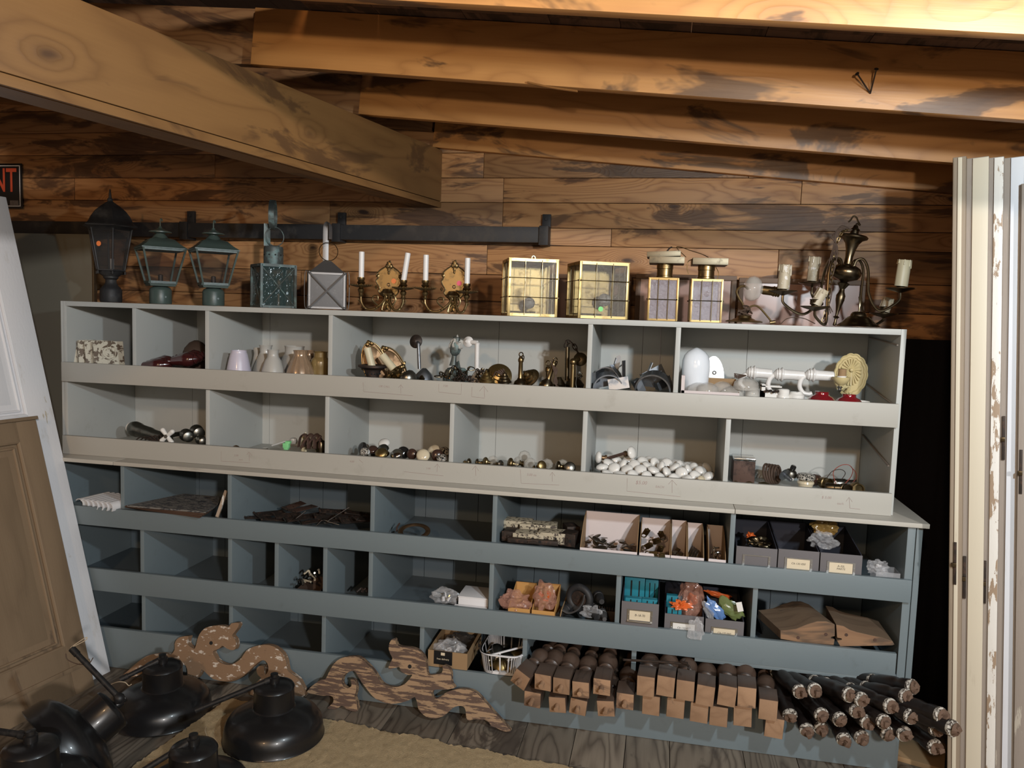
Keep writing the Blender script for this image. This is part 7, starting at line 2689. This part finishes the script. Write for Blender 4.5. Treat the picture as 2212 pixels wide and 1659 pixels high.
for i, (px, py, Y, r, mt, lab) in enumerate(BK):
    k = K(px, py, Y)
    t = thing('metal_doorknob', lab, 'door knob', P(px, py, Y), group='knobs in the white basket')
    t.rotation_euler = face_rot(R(-30 + 17 * i), R(40))
    b = MB()
    r *= 1.3
    b.lathe([(r * k * a_, r * k * z) for a_, z in HEAD], 24)
    b.build('knob_head', mt, t)
    b = MB()
    b.lathe(sc([(r * .8, -r * 1.25), (r * .85, -r * 1.15), (r * .4, -r * 1.0), (r * .4, -r * .3)], k), 20)
    b.build('rose', 'brass', t)

# turned table legs, square ends towards the viewer
def leg_proto(dowel, label):
    t = thing('table_leg', label, 'table leg')
    s_ = .033
    b = MB()
    b.box(-s_, s_, 0, .085, -s_, s_ if dowel else s_ * 1.25, None, .0025)
    for z in ():
        pass
    m = Matrix.Rotation(-PI / 2, 4, 'X')
    b.lathe([(.026, .08), (.030, .092), (.030, .102), (.022, .106), (.024, .112), (.031, .118), (.031, .130), (.022, .138), (.024, .145), (.036, .162), (.040, .180), (.036, .198), (.024, .214), (.022, .245), (.028, .252), (.024, .26), (.022, .30), (.020, .42), (.017, .52), (.022, .53), (.014, .56)], 24, m)
    b.build('turning', 'leg_wood', t)
    b = MB()
    b.box(-s_ + .001, s_ - .001, -.0015, .0, -s_ + .001, (s_ if dowel else s_ * 1.25) - .001, None, .0005)
    b.build('cut_end', 'leg_end', t)
    if dowel:
        b = MB()
        b.cyl((0, -.0, 0), (0, -.030, 0), .0095, .0088, seg=16)
        b.build('dowel', 'broken_end' if False else 'leg_end', t)
    return t


LG = [(1124, 1468, 't', 26, 16), (1172.5, 1474, 't', 0, 9), (1212.6, 1482, 't', 0, 6), (1254.4, 1490, 't', -2, 6), (1300, 1484, 't', 0, 5),
      (1150, 1511, 'b', 2, 6), (1204, 1522.6, 'b', -4, 4), (1248.7, 1527, 'b', 6, 4), (1308.6, 1530.6, 'b', -6, 4), (1350, 1515, 'b', 0, 4)]
p1 = None
for i, (px, py, lv, roll, yaw) in enumerate(LG):
    lab = 'dowel-ended table leg, ' + ORD[i % 5] + ' from the left in the ' + ('upper' if i < 5 else 'lower') + ' row'
    if p1 is None:
        t = p1 = leg_proto(True, lab)
    else:
        t = dup(p1, label=lab)
    Yf = -.27 if lv == 't' else -.25
    c = P(px, py, Yf)
    t['group'] = 'table legs with dowels'
    slope = .10 if lv == 't' else .13
    if px > 1340:
        slope = .10
    t.location = c
    t.rotation_euler = (math.atan(slope), R(roll), -R(yaw - 2))
LG2 = [(1394.5, 1477, 't', 0), (1437.5, 1477, 't', 2), (1480, 1486, 't', 0), (1523, 1497, 't', 3), (1570, 1498, 't', 3), (1613, 1501, 't', -1), (1659, 1528, 't', 0),
       (1406, 1526, 'b', 0), (1459, 1532, 'b', 1), (1510, 1542, 'b', 1), (1552, 1550, 'b', 0), (1604, 1550, 'b', -2), (1672, 1575, 'b', 2)]
p2_ = None
for i, (px, py, lv, roll) in enumerate(LG2):
    lab = 'plain-ended table leg, ' + (ORD[i] + ' from the left in the upper row' if i < 7 else ORD[i - 7] + ' from the left in the lower row')
    if p2_ is None:
        t = p2_ = leg_proto(False, lab)
    else:
        t = dup(p2_, label=lab)
    t['group'] = 'table legs with plain ends'
    Yf = -.27 if lv == 't' else -.245
    c = P(px, py + (8 if lv == 't' else 0), Yf)
    t.location = c
    t.scale = (1.0, 1, 1.08)
    t.rotation_euler = (math.atan(.07 if lv == 't' else .10), R(roll), R(-4))
b = MB()
b.tube([P(1347, 1441, -.24), P(1352, 1442, -.24), P(1420, 1446, -.26), P(1474, 1451, -.28), P(1487, 1456, -.29), P(1486, 1463, -.30)], .0048, 8, 5)
b.tube([P(1478, 1440, -.27), P(1472, 1447, -.28), P(1484, 1450, -.29)], .0055, 8, 4)
solo(b, 'iron_poker', 'dark_iron', 'thin dark iron rod with a hooked end lying on the table legs', 'iron rod')

# dark balusters with broken ends
def baluster_proto():
    t = thing('dark_baluster', '', 'baluster')
    m = Matrix.Rotation(-PI / 2, 4, 'X')
    b = MB()
    b.lathe([(.024, .004), (.0265, .012), (.0265, .05), (.0235, .06), (.0255, .075), (.028, .09), (.0275, .15), (.0235, .175), (.021, .19), (.0245, .20), (.022, .215), (.0265, .25), (.028, .33), (.025, .41), (.019, .44), (.022, .45), (.019, .46), (.023, .52), (.02, .60)], 18, m)
    b.build('turning', 'dark_baluster', t)
    b = MB()
    b.lathe([(.0215, -.0005), (.0265, .002), (.0275, .009), (.0262, .013)], 18, m)
    b.build('paint_ring', 'white_ring', t)
    b = MB()
    b.lathe([(.0245, .195), (.0255, .2), (.0245, .205)], 18, m)
    b.build('collar', 'white_ring', t)
    b = MB()
    vs, fs = [], []
    rn_ = random.Random(4)
    for r_ in (.0225, .012, .004):
        for j in range(12):
            a_ = 2 * PI * j / 12
            y = -.003 - (.016 * max(0, math.sin(a_ * 1.0 + 1.0)) + .006 * rn_.random()) * (1.2 if r_ < .02 else .5)
            vs.append((r_ * math.cos(a_), y, r_ * math.sin(a_)))
    for q_ in range(2):
        for j in range(12):
            k_ = (j + 1) % 12
            fs.append((q_ * 12 + j, q_ * 12 + k_, q_ * 12 + 12 + k_, q_ * 12 + 12 + j))
    fs.append(tuple(24 + j for j in range(12)))
    b._add(vs, fs)
    b.box(-.004, .016, -.024, .002, -.010, .006, None, .003)
    b.build('broken_end', 'broken_end', t, sharp=20)
    return t


LGS = [(770, 575, -.24, 17), (890, 565, -.26, 20), (1165, 600, -.30, 26), (1265, 640, -.31, 26), (1495, 690, -.35, 28), (1620, 615, -.34, 28), (1670, 535, -.30, 28), (690, 770, -.24, 8), (825, 885, -.24, 8), (945, 765, -.28, 16), (1090, 800, -.29, 16), (1225, 730, -.31, 22),
       (1310, 820, -.31, 20), (1440, 815, -.35, 22), (1660, 775, -.39, 26), (1120, 960, -.26, 10), (1265, 945, -.28, 14), (1475, 915, -.33, 18), (1605, 915, -.35, 18), (1900, 765, -.46, 29), (1860, 870, -.43, 26), (1995, 870, -.50, 29), (1850, 1020, -.40, 20), (940, 870, -.22, 14)]
pb = None
used_lab = {}
for i, (lx, lyy, Y, yaw) in enumerate(LGS):
    px, py = 1520 + lx / 3.687, 1339 + lyy / 3.687
    lvl = 'top' if lyy < 660 else ('middle' if lyy < 830 else 'bottom')
    used_lab[lvl] = used_lab.get(lvl, 0) + 1
    rank = sorted([(q_[0], j) for j, q_ in enumerate(LGS) if (q_[1] < 660) == (lvl == 'top') and (q_[1] >= 830) == (lvl == 'bottom')])
    idx = [j for _, j in rank].index(i)
    lab = 'black broken-ended baluster, ' + ORD[idx] + ' from the left in the ' + lvl + ' layer'
    if pb is None:
        t = pb = baluster_proto()
    else:
        t = dup(pb)
    t['label'] = lab
    t['group'] = 'bundle of black balusters'
    t.location = P(px, py, Y)
    zf = t.location.z
    # rests on the toe board lip, stays under the row above
    reach = -.1 - Y
    dzs = {'top': .035, 'middle': .06, 'bottom': .11}[lvl]
    tgt = max(zf + dzs * .0, .215 + {'top': .10, 'middle': .055, 'bottom': .0}[lvl])
    tgt = min(tgt, .318)
    slope = (tgt - zf) / max(reach / math.cos(R(yaw)), .1)
    slope = max(-.35, min(.3, slope))
    d = Vector((-math.sin(R(yaw)), math.cos(R(yaw)), slope)).normalized()
    up = Vector((0, 0, 1))
    xa = d.cross(up).normalized()
    za = xa.cross(d)
    mm = Matrix((xa, d, za)).transposed().to_4x4() @ Matrix.Rotation(i * 1.7, 4, 'Y')
    mm.translation = t.location
    t.matrix_world = mm

# ================================================================== ON THE FLOOR
def fretwork(pts, Y0, slope, th, name, mat, label, eye=None):
    ez = Vector((0, slope, 1)).normalized()
    ex = Vector((1, 0, 0))
    ey = ez.cross(ex)
    n0 = ey
    org = Vector((0, Y0, 0))

    def hit(px, py):
        d = ray(px, py)
        tt = (org - CAM).dot(n0) / d.dot(n0)
        return CAM + d * tt
    W3 = [hit(*p) for p in pts]
    zmin = min(v.z for v in W3)
    lift = max(0, .002 - zmin)
    x0 = W3[0].x
    base = Vector((x0, Y0, 0))
    loc = [((v - base).dot(ex), (v - base).dot(ez) + lift) for v in W3]
    m = Matrix((ex, ey, ez)).transposed().to_4x4()
    m.translation = base
    t_ = thing(name, label, 'carved bracket', mat=m, group='carved wooden scroll brackets')
    bb = MB()
    # smooth the outline a little
    pp = []
    n = len(loc)
    for i in range(n):
        a_, c_ = Vector(loc[i]), Vector(loc[(i + 1) % n])
        pz_, nx_ = Vector(loc[i - 1]), Vector(loc[(i + 2) % n])
        pp.append(tuple(a_))
        mid = (a_ + c_) * .5625 - (pz_ + nx_) * .0625
        pp.append(tuple(mid))
    bb.prism(pp, 0, th)
    bb.build('scroll', mat, t_, sharp=40)
    if eye:
        e = hit(*eye) - base
        bb = MB()
        bb.cyl((e.dot(ex), .0, e.dot(ez) + lift), (e.dot(ex), -.0012, e.dot(ez) + lift), .008, seg=14)
        bb.build('eye_hole', 'gap_dark', t_)
    return t_


rp = [(545, 862), (600, 805), (650, 775), (680, 770), (705, 720), (740, 660), (790, 620), (860, 605), (920, 610), (960, 640), (1000, 680), (1040, 730), (1070, 780), (1100, 810), (1150, 827), (1210, 825), (1260, 800), (1295, 760), (1308, 738), (1285, 740), (1255, 732), (1225, 710), (1215, 682), (1180, 690), (1135, 698), (1150, 650), (1165, 620), (1150, 590), (1138, 550), (1145, 505), (1165, 480), (1182, 482), (1195, 520), (1230, 535), (1290, 540), (1340, 555), (1380, 590), (1405, 640), (1410, 690), (1420, 738), (1450, 742), (1490, 735), (1520, 725), (1530, 700), (1527, 674), (1545, 672), (1575, 690), (1590, 730), (1590, 780), (1600, 810), (1618, 833), (1590, 840), (1550, 848), (1500, 846), (1465, 850), (1448, 875), (1455, 903), (1480, 914), (1520, 892), (1560, 864), (1605, 850), (1660, 842), (1730, 850), (1780, 875), (1830, 930), (1890, 1000), (1950, 1065), (2000, 1120), (2022, 1145), (1990, 1152), (1950, 1140), (1910, 1120), (1880, 1110), (1865, 1085), (1830, 1065), (1790, 1065), (1750, 1060), (1720, 1072), (1700, 1050), (1695, 1000), (1680, 970), (1640, 965), (1600, 980), (1570, 1010), (1530, 1040), (1480, 1055), (1430, 1050), (1390, 1030), (1355, 990), (1345, 950), (1328, 900), (1290, 920), (1230, 940), (1150, 950), (1090, 935), (1040, 910), (1000, 870), (970, 830), (940, 790), (910, 740), (888, 712), (850, 718), (815, 740), (797, 780), (805, 818), (838, 836), (868, 820), (865, 792), (862, 772), (890, 782), (903, 830), (898, 870), (890, 900), (905, 950), (910, 1000), (880, 1002), (840, 990), (800, 962), (770, 980), (730, 990), (692, 980), (720, 955), (738, 930), (733, 900), (700, 890), (650, 890), (600, 880)]
fretwork([(500 + x / 3.352, 1239 + y / 3.352) for x, y in rp], -.205, .26, .032, 'carved_bracket', 'carved', 'carved brown wooden scroll bracket leaning on the toe board, right one', (885, 1441.5))
lp = [(1040, 880), (1090, 830), (1170, 760), (1250, 705), (1330, 685), (1430, 685), (1462, 690), (1490, 650), (1490, 600), (1510, 560), (1545, 540), (1608, 535), (1598, 570), (1605, 610), (1635, 632), (1662, 640), (1680, 580), (1700, 520), (1750, 465), (1830, 445), (1900, 445), (1950, 455), (1975, 425), (2030, 420), (2035, 450), (2000, 500), (1980, 530), (2005, 560), (2015, 610), (2000, 650), (1960, 650), (1920, 630), (1895, 615), (1870, 640), (1830, 655), (1815, 672), (1830, 705), (1850, 740), (1900, 770), (1960, 780), (2010, 760), (2060, 720), (2100, 660)]
lp = [(x / 3.95, 1239 + y / 3.95) for x, y in lp]
lp += [(500 + x / 3.352, 1239 + y / 3.352) for x, y in ((160, 530), (240, 515), (310, 530), (370, 580), (395, 640), (405, 700), (440, 730), (480, 760), (510, 810), (530, 860), (518, 893), (440, 888), (350, 885), (260, 885), (190, 885), (135, 875), (160, 812), (200, 770), (215, 755), (188, 730), (182, 690), (205, 668), (232, 672), (236, 700), (246, 735), (266, 700), (260, 650), (230, 627), (190, 645), (150, 682), (100, 730), (60, 760), (0, 782))]
lp += [(x / 3.95, 1239 + y / 3.95) for x, y in ((1900, 918), (1820, 900), (1770, 860), (1722, 818), (1705, 850), (1680, 890), (1605, 935), (1590, 900), (1600, 850), (1585, 785), (1540, 770), (1505, 730), (1475, 712), (1440, 718), (1380, 745), (1300, 800), (1200, 860), (1120, 885))]
fretwork(lp, -.185, .24, .032, 'carved_bracket', 'carved_paint', 'carved wooden scroll bracket with flaking cream paint, left one', (456, 1389))

# rug
b = MB()
a0, a1 = Vector((1.36, -.285)), Vector((2.55, -.405))
ang = math.atan2(a1.y - a0.y, a1.x - a0.x)
b = MB()
nx, ny = 260, 110
L, D_ = 2.6, 1.35
vs, fs = [], []
rn = random.Random(12)
for j in range(ny + 1):
    for i in range(nx + 1):
        u_, v_ = i / nx * L, -j / ny * D_
        edge = j == 0 or i == 0 or i == nx
        x = u_ + (rn.uniform(-.004, .004)) - .0
        y = v_ + rn.uniform(-.005, .005) + (.006 * math.sin(u_ * 23) + .004 * math.sin(u_ * 61) if j < 2 else 0)
        z = 0.002 if edge else .018 + rn.uniform(-.002, .0035)
        vs.append((x, y, z))
for j in range(ny):
    for i in range(nx):
        p_ = j * (nx + 1) + i
        fs.append((p_, p_ + nx + 1, p_ + nx + 2, p_ + 1))
b._add(vs, fs)
o = b.build('rug', 'rug')
o.location = (.98, -.285 + .38 * math.tan(-ang) * 1.0, .0)
o.rotation_euler = (0, 0, ang)
tag(o, 'cream pile rug lying on the worn plank floor', 'rug')

# black enamel pendant lamps
def pendant(label, arm_len=.20, arm_az=200, arm_el=-25, stem_only=False):
    t = thing('barn_lamp', label, 'lamp', group='black enamel barn lamps on the floor')
    k = .00178
    b = MB()
    out = [(105, 0), (107, 1.5), (105, 4), (104, 18), (101, 33), (93, 45), (78, 54), (60, 60), (44, 65)]
    inn = [(42, 63), (59, 58), (77, 52), (91, 43), (99, 32), (102, 17), (102, 3)]
    b.lathe(sc(out + inn, k), 56, None, caps=False)
    b.build('shade', 'enamel', t)
    b = MB()
    b.lathe(sc([(41, 62), (58, 57), (76, 51), (90, 42), (98, 31), (101, 17), (101.4, 2)], k), 56, None, caps=False)
    b.build('white_lining', 'white_plastic', t)
    b = MB()
    b.lathe(sc([(44, 60), (46, 64), (43, 67), (42, 106), (43, 108), (40, 113), (30, 117), (11, 119), (11, 130), (8, 132), (8, 138), (3, 139)], k), 36)
    b.build('cap', 'enamel', t)
    a, e = R(arm_az), R(arm_el)
    d = Vector((math.cos(a) * math.cos(e), math.sin(a) * math.cos(e), math.sin(e)))
    p0 = Vector((0, 0, 128 * k))
    b = MB()
    b.cyl(p0 - d * .012, p0 + d * arm_len, .0095, seg=14)
    b.cyl(p0 + d * .015, p0 + d * .035, .0125, seg=14)
    b.cyl(p0 + d * (arm_len - .03), p0 + d * arm_len, .0115, seg=14)
    b.build('arm', 'black_iron', t)
    return t


def floor_at(px, py, back):
    v = PZ(px, py, 0)
    d = Vector((v.x - CAM.x, v.y - CAM.y, 0)).normalized()
    return Vector((v.x, v.y, 0)) + d * back


rA = pendant('black enamel lamp shade standing left, its arm pointing left, behind the others', .165, 216, -22)
rA.location = floor_at(352, 1592, .185) + Vector((0, 0, .006))
rB = pendant('large black enamel lamp shade in the centre on the rug edge', .30, 205, -20)
rB.location = floor_at(591, 1657, .185) + Vector((0, 0, .021))
rE = pendant('black enamel lamp shade cut by the bottom edge, left of the central one', .24, 212, -28)
cE = PZ(418, 1612, .225)
rE.location = (cE.x, cE.y, .021)
rD = pendant('black enamel lamp shade in the bottom left corner with horizontal arm', .26, 185, 3)
Yd = -1.0
while K(66, 1592, Yd) > .00137:
    Yd -= .01
cD = P(66, 1592, Yd)
rD.location = (cD.x, cD.y, cD.z - .225)
hb = cD.z - .226
b = MB()
for q_ in range(3):
    for s_ in (-1, 1):
        b.box(-.2, .2, s_ * .18 - .008, s_ * .18 + .008, hb * q_ / 3 + .004, hb * (q_ + 1) / 3 - .012)
        b.box(s_ * .2 - .008, s_ * .2 + .008, -.17, .17, hb * q_ / 3 + .004, hb * (q_ + 1) / 3 - .012)
b.box(-.2, .2, -.188, .188, hb - .012, hb)
o = b.build('wooden_crate', 'rust')
o.location = (cD.x, cD.y, 0)
tag(o, 'low reddish-brown wooden crate under the corner lamp shade', 'crate')
rC = pendant('black enamel lamp shade tipped over, its arm pointing up left', .24, 130, 70)
a_ = PZ(128, 1630, .150)
c_ = P(238, 1535, a_.y + .135)
mm = align(a_, c_)
rC.matrix_world = mm
# its arm: rebuild along the photographed line
for o in kids(rC):
    if o.name.startswith('arm'):
        bpy.data.objects.remove(o)
b = MB()
inv = mm.inverted()
p0, p1 = P(258, 1508, c_.y - .02), P(155, 1401, c_.y + .0)
b.cyl(inv @ p0, inv @ p1, .0098, seg=14)
b.cyl(inv @ (p0 + (p1 - p0) * .88), inv @ p1, .0120, seg=14)
b.blob(.02, .02, .018, Matrix.Translation(inv @ p0), sub=2, amp=.1, base=False)
b.build('arm', 'black_iron', rC)
for i, (pts, lab) in enumerate(((((152, 1400), (165, 1390), (186, 1377), (186, 1382), (170, 1391), (155, 1398)), 'loop of string on the raised lamp arm'), (((142, 1412), (146, 1425), (170, 1435), (192, 1433), (201, 1421)), 'thin wire loop around the raised lamp arm'), (((240, 1478), (255, 1473), (270, 1474), (278, 1481), (284, 1478)), 'knotted string between the tipped lamp and the left shade'), (((445, 1570), (443, 1578), (446, 1587), (447, 1592)), 'short string hanging from the central lamp arm'), (((466, 1612), (476, 1615), (486, 1608)), 'short string beside the lowest lamp shade'))):
    b = MB()
    yy = (c_.y - .0) if i < 2 else (rA.location.y - .12 if i == 2 else rB.location.y - .1)
    b.tube([P(x, y, yy) for x, y in pts], .0016, 6, 5)
    solo(b, 'string', 'string' if i != 1 else 'wire_brown', lab, 'string', 'strings on the lamps')
# small offcuts at the front right
v0 = PZ(1985, 1655, 0)
t = thing('floor_board_offcut', 'pale wedge-shaped board lying on the floor under the balusters', 'board', (v0.x - .02, v0.y + .05, .001))
b = MB()
b.box(-.11, .12, -.05, .16, 0, .02, TR(rz=R(-20)), .002)
b.build('board', 'card_brown', t)

# ================================================================== SETTLE
# lift anything whose lowest point pokes into the shelf it stands on
bpy.context.view_layer.update()


def world_pts(o):
    if o.type == 'MESH':
        for v in o.data.vertices:
            yield o.matrix_world @ v.co
    for c in o.children:
        yield from world_pts(c)


for o in list(bpy.data.objects):
    if o.parent or o.get('kind') == 'structure' or o.type not in {'EMPTY', 'MESH'} or 'label' not in o:
        continue
    if o['category'] in ('shelf unit', 'door', 'window sash', 'curtain', 'rug', 'rafter', 'beam', 'track', 'sign', 'board', 'table leg', 'baluster', 'carved bracket', 'nail', 'string'):
        continue
    ps = list(world_pts(o))
    if not ps:
        continue
    mz, Mz = min(p.z for p in ps), max(p.z for p in ps)
    xm = sum(p.x for p in ps) / len(ps)
    for fl in (F1, F2, S3, S4, ST):
        lim = fl
        if mz < lim + .0004 and mz > lim - .06 and Mz > lim + .012:
            o.location.z += lim + .0006 - mz
            break
